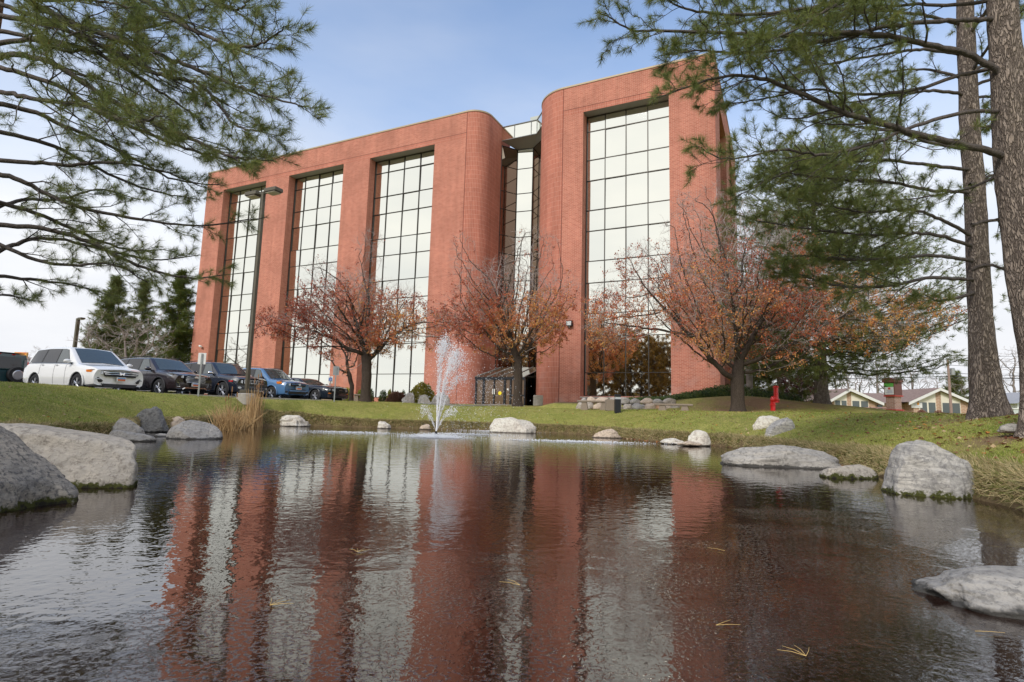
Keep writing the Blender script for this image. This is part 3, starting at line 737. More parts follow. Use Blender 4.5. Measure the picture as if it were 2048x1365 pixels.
def boulder_mesh(sx_, sy_, sz_, seed, sub=5, rough=.16, cuts=7, flat=.0, crease=0.0, peak=0.0, clips=()):
    r = np.random.default_rng(seed)
    bm = bmesh.new(); bmesh.ops.create_icosphere(bm, subdivisions=sub, radius=1.0)
    V = np.array([v.co[:] for v in bm.verts]); F = [[v.index for v in f.verts] for f in bm.faces]; bm.free()
    n = V.copy()
    for _ in range(cuts):
        d = r.normal(size=3); d[2] = abs(d[2])*.6; d /= np.linalg.norm(d); h = r.uniform(.62, .88)
        k = V@d; o = k > h; V[o] -= np.outer((k[o]-h)*.85, d)
    o3 = r.uniform(0, 50, 3)
    for i in range(len(V)):
        q = Vector(V[i]*1.3+o3); a = mnz.noise(q)*rough+mnz.noise(q*2.7)*rough*.45+mnz.noise(q*7)*rough*.22+mnz.noise(q*17)*rough*.11+mnz.noise(q*37)*rough*.05
        if crease: a -= crease*max(0, 1-abs(mnz.noise(q*.9+Vector((3, 1, 7))))*9)
        V[i] += n[i]*a
    if peak: V[:, 2] *= 1+peak*np.clip(1-np.hypot(V[:, 0]-.1, V[:, 1]), 0, 1)
    V[:, 2] = np.where(V[:, 2] < 0, V[:, 2]*.75, V[:, 2]*(1-flat*.3))
    mn, mx_ = V.min(0), V.max(0)
    V[:, 0] = (V[:, 0]-(mn[0]+mx_[0])/2)/(mx_[0]-mn[0])*2*sx_; V[:, 1] = (V[:, 1]-(mn[1]+mx_[1])/2)/(mx_[1]-mn[1])*2*sy_
    V[:, 2] = V[:, 2]/mx_[2]*sz_
    for (a_, b_, c_, h_) in clips:
        l_ = math.sqrt(a_*a_+b_*b_+c_*c_); U_ = V/np.array([sx_, sy_, sz_]); k_ = (U_@np.array([a_, b_, c_])-h_)/l_; o_ = k_ > 0
        V[o_] -= (k_[o_]*.9)[:, None]*np.array([a_, b_, c_])/l_*np.array([sx_, sy_, sz_])
    return V, np.array(F)
def boulder(px0, px1, ytop, ybot, Y, label, kind='grey', dep=.8, seed=1, rz=0.0, group=None, **kw):
    """a rock whose visible outline spans these picture columns at distance Y"""
    xm = (px0+px1)/2; hx = (at(px1, ybot, Y)[0]-at(px0, ybot, Y)[0])/2; Yc = Y+hx*dep*.45
    hx = (at(px1, ybot, Yc)[0]-at(px0, ybot, Yc)[0])/2
    cx, cy = at(xm, ybot, Yc)[0], Yc; base = at(xm, ybot, Y)[2]; hz = at(xm, ytop, Yc)[2]-base
    near_ = ybot > 925 or (px0 in (203,))
    if near_ and abs(base) < .15: base = 0.0
    V, F = boulder_mesh(hx/(abs(math.cos(rz))+.0001) if rz else hx, hx*dep, hz, seed, **kw)
    if rz:
        co, si = math.cos(rz), math.sin(rz); x = V[:, 0]*co-V[:, 1]*si; y = V[:, 0]*si+V[:, 1]*co
        k = hx/np.abs(x).max(); V[:, 0] = x*k; V[:, 1] = y*k
    for _ in range(7 if near_ or px0 > 1400 or px1 < 460 else 2):      # settle the outline on its place at this distance
        Wv = V+np.array([cx, cy, base])-EYE; vis = V[:, 2] > -.01; fx_ = Wv@CF; ok_ = vis & (fx_ > .3)
        pxs = 1024+FPX*(Wv@CR)[ok_]/fx_[ok_]; pys = 682.5-FPX*(Wv@CU)[ok_]/fx_[ok_]
        u0, u1 = pxs.min(), pxs.max(); tgt0 = px0 if px0 > 0 else u0; k_ = np.clip((px1-tgt0)/(u1-u0), .8, 1.25) if px0 > 0 else 1.0
        V[:, 0] *= k_; V[:, 1] *= k_; cx += ((px1+px0)/2-(u0+u1)/2 if px0 > 0 else (px1-u1)*.8)/FPX*cy
        hb_ = pys.max()-ybot; cy += np.clip(hb_*cy*cy/(FPX*max(.3, EYE[2]-base)), -.3, .3)*.7 if near_ else 0
        V[:, 2] *= np.clip((ybot-ytop)/(pys.max()-pys.min()), .8, 1.25)
    V = V+np.array([cx, cy, base])
    o = npmesh('boulder', V-np.array([cx, cy, base]), F, RM[kind], None, smooth=True)
    o.location = (cx, cy, base); WL[o.name] = np.array([cx, cy, base])
    tag(o, label, 'boulder', group)
    return o
GB = 'boulders round the pond edge'
boulder(-330, 158, 792, 1046, 4.1, 'rough grey boulder speckled with dark lichen at the lower left corner, mossy at the waterline', 'lichen', .8, 11, 0, GB, sub=6, rough=.13, cuts=5, clips=[(1, 0, 1, 1.04), (.9, -.5, .9, 1.15)])
boulder(-330, 277, 846, 978, 5.7, 'long smooth buff boulder sloping into the water behind the rough lichen speckled one', 'buff', .42, 23, 0, GB, sub=6, rough=.08, cuts=3, crease=.03, clips=[(.3, 0, 1, .99)])
boulder(258, 336, 812, 852, 17.4, 'pointed dark grey slab rock lying up on the left lawn', 'dark', .5, 5, 0, GB, rough=.16, peak=.5)
boulder(214, 290, 835, 867, 13.9, 'oblong grey rock between the pointed slab and the flat rock at the left shore', 'grey', .55, 6, 0, GB, rough=.12, cuts=9)
boulder(203, 313, 860, 884, 13.0, 'low flat grey rock at the waterline of the left shore', 'grey', .55, 8, 0, GB, rough=.12, flat=.5)
boulder(322, 372, 832, 853, 19.0, 'small tan rock behind the round grey boulder at the left shore', 'tan', .6, 9, 0, GB)
boulder(300, 340, 866, 876, 15.2, 'tiny flat grey stone beside the round grey boulder', 'grey', .6, 10, 0, GB)
boulder(332, 446, 839, 880, 14.6, 'big round light grey boulder in the water left of the dry reeds', 'grey', .75, 14, 0, GB, rough=.07, cuts=4, sub=6, crease=.03)
boulder(540, 622, 829, 853, 25.6, 'cracked whitish boulder at the far bank right of the reeds', 'white', .7, 15, 0, GB, rough=.17, cuts=9, crease=.12)
boulder(755, 782, 842, 855, 25.9, 'small wedge shaped pale stone at the far waterline', 'white', .7, 16, 0, GB, cuts=9)
boulder(839, 862, 848, 858, 26.0, 'smallest pale stone at the far waterline just left of the fountain', 'tan', .7, 17, 0, GB)
boulder(979, 1073, 835, 862, 25.0, 'big oblong whitish boulder at the far bank right of the fountain', 'white', .55, 18, 0, GB, rough=.1, cuts=8, flat=.8, crease=.03)
boulder(1004, 1036, 834, 840, 27.6, 'thin flat pale stone on the lawn behind the oblong whitish boulder', 'white', .6, 19, 0, GB, flat=1)
boulder(1183, 1246, 857, 876, 22.2, 'low pointed tan boulder in the water below the stone benches', 'tan', .6, 20, 0, GB, peak=.3)
boulder(1320, 1370, 875, 885, 18.6, 'thin flat pale rock lying in the water below the second bench', 'white', .8, 21, 0, GB, flat=1)
boulder(1375, 1422, 859, 884, 17.9, 'blocky white boulder at the right bank below the big red-leaved tree', 'white', .7, 22, 0, GB, cuts=10, rough=.1)
boulder(1356, 1404, 881, 888, 17.6, 'narrow flat stone in the water under the blocky white boulder', 'tan', .5, 24, 0, GB, flat=1)
boulder(1505, 1568, 830, 856, 17.7, 'pale angular boulder half hidden behind its darker neighbour on the right lawn', 'white', .5, 25, 0, GB, cuts=9, rough=.12, peak=.2)
boulder(1527, 1592, 834, 877, 16.0, 'leaning grey and white boulder on the grassy slope under the red hydrant', 'band', .6, 26, .3, GB, cuts=10, rough=.14, clips=[(-.5, 0, 1, .75)])
boulder(1440, 1684, 890, 940, 10.6, 'long low pale grey boulder with several humps in the water at the right', 'grey', .4, 27, 0, GB, sub=6, rough=.13, cuts=6, flat=.4, crease=.03)
boulder(1638, 1758, 929, 960, 9.3, 'flat brownish boulder in the water between the long humped one and the big dome', 'buff', .5, 28, 0, GB, rough=.08)
boulder(1762, 1972, 880, 1000, 7.0, 'big dome shaped grey boulder with wavy dark bands at the right bank', 'band', .7, 29, 0, GB, sub=6, rough=.07, cuts=6, crease=.02)
V, F = boulder_mesh(.80, .42, .20, 36, sub=6, rough=.12, cuts=10, flat=.9, clips=[(0, 0, 1, .72), (.1, .1, 1, .8)])
co_, si_ = math.cos(-.16), math.sin(-.16); V = np.stack([V[:, 0]*co_-V[:, 1]*si_, V[:, 0]*si_+V[:, 1]*co_, V[:, 2]], 1)
slab = npmesh('boulder', V, F, RM['grey'], None, smooth=True); slab.location = (2.92, 2.98, 0); WL[slab.name] = np.array([2.92, 2.98, 0]); tag(slab, 'flat topped grey slab jutting in at the lower right corner', 'boulder', GB)
boulder(1996, 2060, 845, 860, 8.7, 'small grey stone on the bare soil at the foot of the right edge pine', 'grey', .6, 31, 0, GB)
GS = 'landscape rocks in the planting bed'
boulder(803, 829, 785, 803, 36.0, 'angular tan rock at the left foot of the yellow green shrub', 'white', .7, 32, 0, GS, cuts=10)
boulder(835, 862, 789, 807, 35.6, 'rounded whitish rock in front of the yellow green shrub', 'white', .7, 33, 0, GS)
boulder(862, 900, 786, 807, 36.6, 'wide whitish rock right of the yellow green shrub behind the spray', 'white', .7, 34, 0, GS)

# stacked rock retaining wall by the benches
rw = thing('rock_wall', 'low dry stacked wall of pale and coloured rocks behind the stone benches', 'stone wall', at(1250, 822, 30.8))
rk = np.random.default_rng(3)
kinds = ['grey', 'buffw', 'tan', 'grey', 'buffw', 'slate', 'tan', 'grey', 'buffw', 'orange']
def wall_rocks():
    x = 1158
    k = 0
    for row, (y0, y1) in enumerate(((806, 823), (795, 809))):
        x = 1160 if row else 1152
        end = 1352-row*14
        while x < end:
            w = rk.uniform(14, 27); t = (x-1160)/200
            Y = 31.0-.9*t+row*.35; dy = 2.2*t
            a = at(x, y1+dy, Y); b = at(x+w, y1+dy, Y); tp = at(x+w/2, y0+dy+rk.uniform(-2, 2), Y)
            hx = (b[0]-a[0])/2*1.12; hz = (tp[2]-a[2])/1.9
            V, F = boulder_mesh(hx, .3, hz, 100+k, sub=3, rough=.12, cuts=9)
            V[:, 2] *= np.where(V[:, 2] < 0, 1.3, 1)
            V = V+np.array([(a[0]+b[0])/2, Y, a[2]+hz*.9])
            npmesh('rock', V, F, RM[kinds[int(rk.integers(0, 10))]], rw, smooth=True)
            x += w*.93; k += 1
wall_rocks()

# ------------------------------------------------------------------ benches, bin, bollard, hydrant, sign posts
def bench(pxa, pxb, yt, Y, Y2, label):
    a = at(pxa, yt, Y); b = at(pxb, yt, Y2); c = (a+b)/2; rz = math.atan2(b[1]-a[1], b[0]-a[0]); Lh = math.hypot(b[0]-a[0], b[1]-a[1])/2
    z0 = gz(c[0], c[1])-.02; top = c[2]
    t = thing('stone_bench', label, 'bench', (c[0], c[1], z0), rz, 'exposed aggregate benches by the rock wall'); h = top-z0
    MB().box((-Lh, -.22, h-.09), (Lh, .22, h), bevel=.015).build('seat', M['aggregate'], t, local=True)
    for s in (-.58, .58):
        x = s*Lh; V = []
        for z, k, j in ((0, .20, .19), (h-.09, .12, .17)):
            V += [(x-k, -j, z), (x+k, -j, z), (x+k, j, z), (x-k, j, z)]
        MB().add(V, [(3, 2, 1, 0), (4, 5, 6, 7), (0, 1, 5, 4), (1, 2, 6, 5), (2, 3, 7, 6), (3, 0, 4, 7)]).build('leg', M['aggregate'], t, local=True)
bench(1155, 1222, 801.5, 30.0, 29.6, 'low concrete bench left of the square aggregate bin, in front of the stacked rocks')
bench(1309, 1386, 808, 27.6, 27.0, 'low concrete bench nearer the big tree, at the right end of the stacked rocks')
q = at(668, 800, 39); 
bench(706, 742, 789, 38.5, 38.5, 'low concrete bench half hidden behind the trunk of the left red-leaved tree')
p_ = at(1219, 820, 28.9); t = thing('litter_bin', 'square exposed aggregate litter bin beside the dark bollard', 'litter bin', (p_[0], p_[1], gz(p_[0], p_[1])-.02))
hb = at(1219, 799.5, 28.9)[2]-t.location[2]
MB().box((-.2, -.2, 0), (.2, .2, hb), bevel=.02).build('bin_body', M['aggregate'], t, local=True)
MB().lathe([(.13, hb-.01), (.14, hb+.015), (.06, hb+.02)], 14).build('lid', M['black_metal'], t, local=True)
p_ = at(1235, 823, 27.6); t = thing('bollard_light', 'slim dark square bollard light with a pale band near its top', 'bollard light', (p_[0], p_[1], gz(p_[0], p_[1])-.02))
hb = at(1235, 789, 27.6)[2]-t.location[2]
MB().box((-.14, -.14, 0), (.14, .14, hb-.24), bevel=.01).build('post', M['black_metal'], t, local=True)
MB().box((-.125, -.125, hb-.24), (.125, .125, hb-.13)).build('lens', mat('frosted_lens', (.45, .48, .52), .3), t, local=True)
MB().box((-.145, -.145, hb-.13), (.145, .145, hb), bevel=.01).build('cap', M['black_metal'], t, local=True)
p_ = at(1076, 815, 41.2); t = thing('concrete_planter', 'round exposed aggregate bin standing right of the glazed entrance', 'planter', (p_[0], p_[1], gz(p_[0], p_[1])-.02))
MB().lathe([(.33, 0), (.36, .06), (.36, .72), (.34, .78), (.29, .78), (.27, .6)], 24).build('planter_body', M['concrete'], t, local=True)
# hydrant / standpipe
red = mat('red_enamel', (.62, .012, .012), .35, var=.06, vs=8, coat=.3)
p_ = at(1546, 821, 27.5); t = thing('fire_standpipe', 'tall bright red fire standpipe with side elbow on the bare mound', 'standpipe', (p_[0], p_[1], gz(p_[0], p_[1])-.06))
hz = at(1550, 772, 27.5)[2]-t.location[2]
MB().lathe([(.15, 0), (.15, .05), (.115, .07), (.115, .28), (.15, .30), (.15, .34), (.11, .36), (.11, .52)], 18).build('lower_barrel', red, t, local=True, smooth=False)
MB().tube([(0, 0, .48), (0, 0, .58), (.03, 0, .66), (.1, 0, .66), (.16, 0, .63), (.17, 0, .55), (.17, 0, .5)], [.12, .12, .12, .11, .11, .105, .1], 14).build('elbow', red, t, local=True, smooth=True)
mbp = MB(); mbp.lathe([(.10, .44), (.10, .56), (.16, .57), (.16, .62), (.105, .63), (.105, hz-.42), (.115, hz-.41), (.115, hz-.38), (.105, hz-.37), (.105, hz-.1), (.14, hz-.09), (.14, hz-.05), (.08, hz)], 18, cx=.17); mbp.build('upright_pipe', red, t, local=True)
V, F = tube([(.26, 0, .5), (.3, 0, .5)], .06, 10); npmesh('outlet_cap', V, F, red, t, local=True); V, F = tube([(0, -.1, .42), (0, -.17, .42)], .055, 10); npmesh('outlet_cap', V, F, red, t, local=True)

# street lamps
def box_lamp(px, py, Y, ztop, label, heads, pole_w=.14, base=True):
    p0 = at(px, py, Y); z0 = gz(p0[0], p0[1]); t = thing('street_lamp', label, 'street lamp', (p0[0], p0[1], z0), -math.atan2(EV[0], EV[1])); h = ztop-z0
    b0 = 0
    if base: MB().lathe([(.38, -.15), (.38, .30), (.34, .33)], 22).build('concrete_footing', M['concrete'], t, local=True); b0 = .33
    if base: MB().box((-.2, -.2, b0), (.2, .2, b0+.16), bevel=.02).build('base_cover', M['pole'], t, local=True)
    MB().box((-pole_w/2, -pole_w/2, b0), (pole_w/2, pole_w/2, h), bevel=.012).build('pole', M['pole'], t, local=True)
    for sx_ in heads:
        hd = MB(); x0, x1 = sx_*.26, sx_*.98
        hd.box((min(x0, x1), -.22, h-.13), (max(x0, x1), .22, h+.05), bevel=.02)
        o = hd.build('lamp_head', M['pole'], t, local=True)
        MB().box((min(sx_*.36, sx_*.92), -.2, h-.175), (max(sx_*.36, sx_*.92), .2, h-.162)).build('lens', mat('lamp_lens', (.55, .5, .4), .25) if 'lamp_lens' not in bpy.data.materials else bpy.data.materials['lamp_lens'], o, local=True)
        MB().tube([(sx_*pole_w/2, 0, h-.1), (sx_*.27, 0, h-.07)], .045, 6).build('arm', M['pole'], t, local=True)
    return t
box_lamp(492, 799, 24.6, at(526, 384, 24.6)[2], 'tall double headed parking lot lamp on a concrete footing in front of the cars', (-1, 1), .135)
box_lamp(140, 770, 62, at(148, 637, 62)[2], 'distant single headed lamp behind the white car', (1,), .3, False)
# signs
def sign(px, ybase, ytop, Y, w, hh, label, rz, hp=False, backcol='galv'):
    p0 = at(px, ybase, Y); z0 = gz(p0[0], p0[1]); zt = at(px, ytop, Y)[2]; h = zt-z0
    t = thing('sign_post', label, 'sign', (p0[0], p0[1], z0), rz)
    MB().box((-.03, -.02, -.1), (.03, .02, h-.03)).build('post', M['galv'], t, local=True)
    o = MB().box((-w/2, .021, h-hh), (w/2, .026, h), bevel=.002).build('sign_panel', M['white_paint'] if hp or backcol == 'w' else M['galv'], t, local=True)
    return t, h, o
sign(396, 796, 706, 22.7, .30, .46, 'white sign panel seen on a bare metal post before the black crossover', 0.15, backcol='w')
sign(668, 805, 733, 29.2, .30, .46, 'dull grey back of a sign on a post before the black coupe', .25)
t, h, o = sign(658, 800, 753, 40.0, .32, .50, 'white disabled parking sign with a blue wheelchair symbol by the brick pier', 0.0, hp=True)
blue = mat('sign_blue', (.03, .12, .45), .5)
o2 = MB().box((-.11, -.0265, h-.33), (.11, -.0235, h-.10)).build('blue_panel', blue, t, local=True)
wc = MB(); V, F = tube([(.07*math.cos(a)-.005, -.028, h-.245+.05*math.sin(a)) for a in np.linspace(-2.6, 1.2, 14)], .009, 5); wc.add(V, F)
wc.tube([(-.02, -.028, h-.14), (-.015, -.028, h-.215), (.035, -.028, h-.215), (.055, -.028, h-.27)], .011, 5)
wc.lathe([(.001, h-.135), (.018, h-.128), (.018, h-.112), (.001, h-.105)], 8, cx=-.02, cy=-.028); wc.build('wheelchair_symbol', M['white_paint'], o2, local=True)

# ------------------------------------------------------------------ cars
CG = {'glass': None}
m_, nt, p = newmat('car_glass'); p.inputs['Base Color'].default_value = (.05, .065, .065, 1); p.inputs['Roughness'].default_value = .03; p.inputs['IOR'].default_value = 1.75; p.inputs['Specular IOR Level'].default_value = .8; M['cglass'] = m_
m_, nt, p = newmat('tinted_glass'); p.inputs['Base Color'].default_value = (.02, .02, .022, 1); p.inputs['Roughness'].default_value = .04; p.inputs['IOR'].default_value = 1.6; M['tglass'] = m_
M['rubber'] = mat('tyre_rubber', (.022, .022, .024), .85)
M['chrome'] = mat('chrome', (.8, .8, .8), .12, 1.0)
M['alloy'] = mat('alloy_wheel', (.55, .56, .58), .3, .8)
M['trim'] = mat('black_plastic', (.02, .02, .022), .55)
M['lampglass'] = mat('headlight_glass', (.26, .28, .30), .12, .5, c2=(.6, .62, .64), vs=14)
M['amber'] = mat('amber_lens', (.8, .22, .02), .25)
M['redlens'] = mat('red_lens', (.5, .01, .01), .2)
def paint(name, c, rough=.25): return mat(name, c, rough, 0.0, coat=1.0)
def gsm(x, y, k):
    g = np.exp(-.5*(np.arange(-12, 13)/k)**2); g /= g.sum(); yp = np.pad(y, 12, mode='edge'); return np.convolve(yp, g, 'valid')
def car(name, label, cat, s, c, spec, rz=0.0, z=LOT_Z+.004, nose_out=False):
    """axis +x is the nose; s, c place the middle of the car on the lot"""
    S = dict(L=4.7, W=1.9, H=1.7, hood=.98, nose=.80, belt=1.02, zb=.28, cowl=.95, rf=.15, rr=-1.75, tail=-2.15, tailz=1.15, wr=.36, wx=(1.42, -1.38), pillars=None, tum=.76); S.update(spec)
    t = thing(name, label, cat, sc(s, c, z), -math.atan2(EV[0], EV[1])+rz, 'cars parked in a row on the lot' if not nose_out else None)
    L2 = S['L']/2; hw = S['W']/2; n = 97; X = np.linspace(-L2, L2, n)
    top = np.interp(X, [-L2, -L2+.06, S['tail'], S['rr'], (S['rr']+S['rf'])/2, S['rf'], S['cowl'], L2-.35, L2-.06, L2], [S['tailz']-.12, S['tailz'], S['tailz']+.12*(S['tail'] > -L2+.1), S['H']-.06, S['H'], S['H']-.03, S['hood'], S['nose']+.08, S['nose'], S['nose']-.06])
    top = gsm(X, top, 1.3)
    belt = np.interp(X, [-L2, -L2+.3, S['rf']+.2, S['cowl'], L2-.3, L2], [S['tailz']-.15, S['belt']+.05, S['belt'], S['hood']-.05, S['nose']-.03, S['nose']-.14]); belt = np.minimum(belt, top-.03); belt = gsm(X, belt, 2)
    wb = np.interp(X, [-L2, -L2+.35, -L2+1, L2-1.1, L2-.35, L2], [hw*.86, hw*.96, hw, hw, hw*.96, hw*.84]); wb = gsm(X, wb, 3)
    cab = np.clip((top-belt)/(S['H']-S['belt']), 0, 1)
    wr = wb*(.9-(.9-S['tum'])*cab)
    zb = np.interp(X, [-L2, -L2+.6, L2-.6, L2], [S['zb']+.12, S['zb'], S['zb'], S['zb']+.06])
    nv = 9
    ctrl = np.zeros((n, nv, 2))
    for j, (yy, zz) in enumerate([(wb*.84, zb), (wb*.965, zb+.04), (wb*.995, zb+(belt-zb)*.30), (wb, zb+(belt-zb)*.62), (wb*.975, belt-.05*1), (wb*.945, belt+.0), (wr+.03*cab, belt+(top-belt)*.90), (wr-.09, top-.01*0), (wr*.0, top+.02+.03*(1-cab))]):
        ctrl[:, j, 0] = yy; ctrl[:, j, 1] = zz
    vv = np.array([0, .4, 1, 1.5, 2, 2.5, 3, 3.5, 4, 4.4, 5, 5.5, 6, 6.35, 6.7, 7, 7.5, 8])
    def cs(i_f, v):
        i0 = int(np.clip(math.floor(i_f), 0, n-2)); f = i_f-i0; C = ctrl[i0]*(1-f)+ctrl[i0+1]*f
        j = int(np.clip(math.floor(v), 0, nv-2)); g = v-j
        p0, p1, p2, p3 = C[max(j-1, 0)], C[j], C[j+1], C[min(j+2, nv-1)]
        sm = .35
        q = (1-g)*p1+g*p2; cr_ = .5*((2*p1)+(-p0+p2)*g+(2*p0-5*p1+4*p2-p3)*g*g+(-p0+3*p1-3*p2+p3)*g**3)
        return q*(1-sm)+cr_*sm
    def bend(x, y):
        k = sst(L2-1.2, L2, x)*.16+sst(L2-1.2, L2, -x)*.08
        return x-np.sign(x)*k*(y/hw)**2
    def surf(x, v, side, off=0.0):
        i_f = (x+L2)/(2*L2)*(n-1); q = cs(i_f, v); q2 = cs(i_f, min(v+.05, 8)); tt = q2-q; nn_ = np.array([tt[1], -tt[0]]); nn_ /= np.linalg.norm(nn_)+1e-9
        y = q[0]+nn_[0]*off; zz = q[1]+nn_[1]*off
        return (float(bend(x, y)), side*float(y), float(zz))
    m = len(vv); V = []
    for i in range(n):
        row = [cs(i, v) for v in vv]
        for q in row: V.append((float(bend(X[i], q[0])), -q[0], q[1]))
        for q in row[-2::-1]: V.append((float(bend(X[i], q[0])), q[0], q[1]))
    R = 2*m-1; F = []
    for i in range(n-1):
        for j in range(R-1): F.append((i*R+j, i*R+j+1, (i+1)*R+j+1, (i+1)*R+j))
        F.append((i*R+R-1, i*R, (i+1)*R, (i+1)*R+R-1))
    # end caps in strips
    for i, fl in ((0, 0), (n-1, 1)):
        b = i*R
        for j in range(m-1):
            a0, a1, c1, c0 = b+j, b+j+1, b+R-2-j, b+R-1-j
            q = (a0, a1, c1, c0) if a1 != c1 else (a0, a1, c0)
            F.append(q if fl == 0 else q[::-1])
    body = npmesh('body', V, F, S['paint'], t, local=True, smooth=True)
    # wheel arches cut out of the shell
    cut = MB()
    for wx in S['wx']:
        for sd in (-1, 1):
            V2, F2 = tube([(wx, sd*(hw-.28), S['wr']), (wx, sd*(hw+.2), S['wr'])], S['wr']+.055, 28); cut.add(V2, F2)
    co = cut.build('cutter', M['trim'], t, local=True)
    bm_ = body.modifiers.new('arch', 'BOOLEAN'); bm_.operation = 'DIFFERENCE'; bm_.object = co; bm_.solver = 'EXACT'
    bpy.context.view_layer.update()
    dg = bpy.context.evaluated_depsgraph_get(); me = bpy.data.meshes.new_from_object(body.evaluated_get(dg))
    old = body.data; body.modifiers.clear(); body.data = me; bpy.data.meshes.remove(old); bpy.data.objects.remove(co)
    me.materials.clear(); me.materials.append(S['paint'])
    try: me.set_sharp_from_angle(angle=R_(38))
    except Exception: pass
    # glass and trim patches that follow the shell
    def patch(nm, xs, vs, side, m_, off=.006, parent=t):
        V = []; nxp = 10; nvp = 6
        (xa0, xa1), (xb0, xb1) = xs; F = []
        for i in range(nxp+1):
            for j in range(nvp+1):
                a = i/nxp; b = j/nvp; x0 = xa0+(xa1-xa0)*a; x1 = xb0+(xb1-xb0)*a; V.append(surf(x0+(x1-x0)*b, vs[0]+(vs[1]-vs[0])*b, side, off))
        for i in range(nxp):
            for j in range(nvp): q = (i*(nvp+1)+j, i*(nvp+1)+j+1, (i+1)*(nvp+1)+j+1, (i+1)*(nvp+1)+j); F.append(q)
        return npmesh(nm, V, F, m_, parent, local=True, smooth=True)
    vb, vt = 5.12, 5.95
    for sd in (-1, 1):
        q_ = S['side']; patch('window_band', ((q_[-1][0]-.03, q_[0][1]+.05), (q_[-1][2]-.03, q_[0][3]+.03)), (vb-.04, vt+.03), sd, M['trim'], .003)
        for k, (a0, a1, b0, b1) in enumerate(S['side']):
            patch('side_window', ((a0, a1), (b0, b1)), (vb, vt), sd, M['cglass'] if k == 0 else M['tglass'])
            if k: pass
    # windshield
    def shield(nm, xa, xb, m_, yk=.9, o=.008):
        V = []; F = []; na, nb = 8, 12
        for i in range(na+1):
            x = xa+(xb-xa)*i/na; i_f = (x+L2)/(2*L2)*(n-1); q7 = cs(i_f, 6.75); q8 = cs(i_f, 8)
            for j in range(nb+1):
                u = -1+2*j/nb; y = u*q7[0]*yk; zz = q7[1]+(q8[1]-q7[1])*(1-abs(u)**1.7)+o; V.append((float(bend(x, y)), y, zz+ .006))
        for i in range(na):
            for j in range(nb): F.append((i*(nb+1)+j, i*(nb+1)+j+1, (i+1)*(nb+1)+j+1, (i+1)*(nb+1)+j))
        return npmesh(nm, V, F, m_, t, local=True, smooth=True)
    shield('windshield', S['rf']+.05, S['cowl']-.04, M['cglass'])
    shield('rear_window', S['tail']+.02, S['rr']-.08, M['tglass'], .84, .012)
    # wheels
    for wx in S['wx']:
        for sd in (-1, 1):
            w = MB(); r = S['wr']; y1 = sd*(hw-.02); y0 = sd*(hw-.25)
            prof = [(r-.13, 0), (r-.03, 0), (r, .03), (r, .19), (r-.03, .22), (r-.13, .22)]
            V = []; F = []; nn_ = 30
            for rr_, d_ in prof:
                for k in range(nn_):
                    a = 2*math.pi*k/nn_; V.append((wx+rr_*math.cos(a), y0+(y1-y0)*d_/.22, r+rr_*math.sin(a)))
            for i in range(len(prof)-1):
                for k in range(nn_): F.append((i*nn_+k, i*nn_+(k+1) % nn_, (i+1)*nn_+(k+1) % nn_, (i+1)*nn_+k))
            F.append(tuple(range(nn_)))
            ty = w.add(V, F).build('tyre', M['rubber'], None, local=True)
            wh = bpy.data.objects.new('wheel', ty.data); COL.objects.link(wh); wh.parent = t; WL[wh.name] = WL[t.name]; bpy.data.objects.remove(ty)
            yo = sd*(hw-.055); rm = MB()
            V, F = tube([(wx, yo-sd*.08, r), (wx, yo-sd*.075, r)], r-.13, 24); rm.add(V, F); rm.build('brake_disc', M['trim'], wh, local=True)
            rm = MB(); ns = S.get('spokes', 5)
            V, F = tube([(wx+(r-.125)*math.cos(a), yo, r+(r-.125)*math.sin(a)) for a in np.linspace(0, 2*math.pi, 25)], .016, 5, False); rm.add(V, F)
            V, F = tube([(wx, yo-sd*.03, r), (wx, yo+sd*.02, r)], .055, 10); rm.add(V, F)
            for k in range(ns):
                for d_ in (-.12, .12):
                    a = 2*math.pi*k/ns+.3+d_; V, F = tube([(wx+.04*math.cos(a), yo+sd*.01, r+.04*math.sin(a)), (wx+(r-.13)*math.cos(a+d_*.6), yo, r+(r-.13)*math.sin(a+d_*.6))], [.022, .018], 4); rm.add(V, F)
            rm.build('rim', M['alloy'], wh, local=True)
    # front face fittings
    def face(nm, poly, m_, th=.02, off=.0, par=t, rear=False):
        V = []; k = len(poly); x0 = L2
        for o in (off-.05, off+th):
            for y, zz in poly:
                xx = x0+o-.055*0; xv = float(bend(min(x0, x0), y))-x0+xx
                if abs(y) > hw*.80: xv -= (abs(y)-hw*.80)*2.2
                V.append(((-xv) if rear else xv, y, zz))
        F = [tuple(range(k, 2*k)), tuple(range(k))[::-1]]+[(i, (i+1) % k, k+(i+1) % k, k+i) for i in range(k)]
        return npmesh(nm, V, F, m_, par, local=True)
    def rect(y0, y1, z0, z1, nseg=6): 
        ys = np.linspace(y0, y1, nseg); return [(y, z0) for y in ys]+[(y, z1) for y in ys[::-1]]
    S['front'](face, rect, t, hw, S)
    if S.get('plate', True):
        z0 = S.get('plate_z', .52); pl = face('number_plate', rect(-.155, .155, z0, z0+.155), M['white_paint'], .035)
        face('plate_arch', rect(-.13, .13, z0+.02, z0+.085), mat('plate_orange', (.65, .16, .04), .5) if 'plate_orange' not in bpy.data.materials else bpy.data.materials['plate_orange'], .038, par=pl)
        face('plate_sky', rect(-.13, .13, z0+.09, z0+.135), mat('plate_blue', (.16, .34, .6), .5) if 'plate_blue' not in bpy.data.materials else bpy.data.materials['plate_blue'], .038, par=pl)
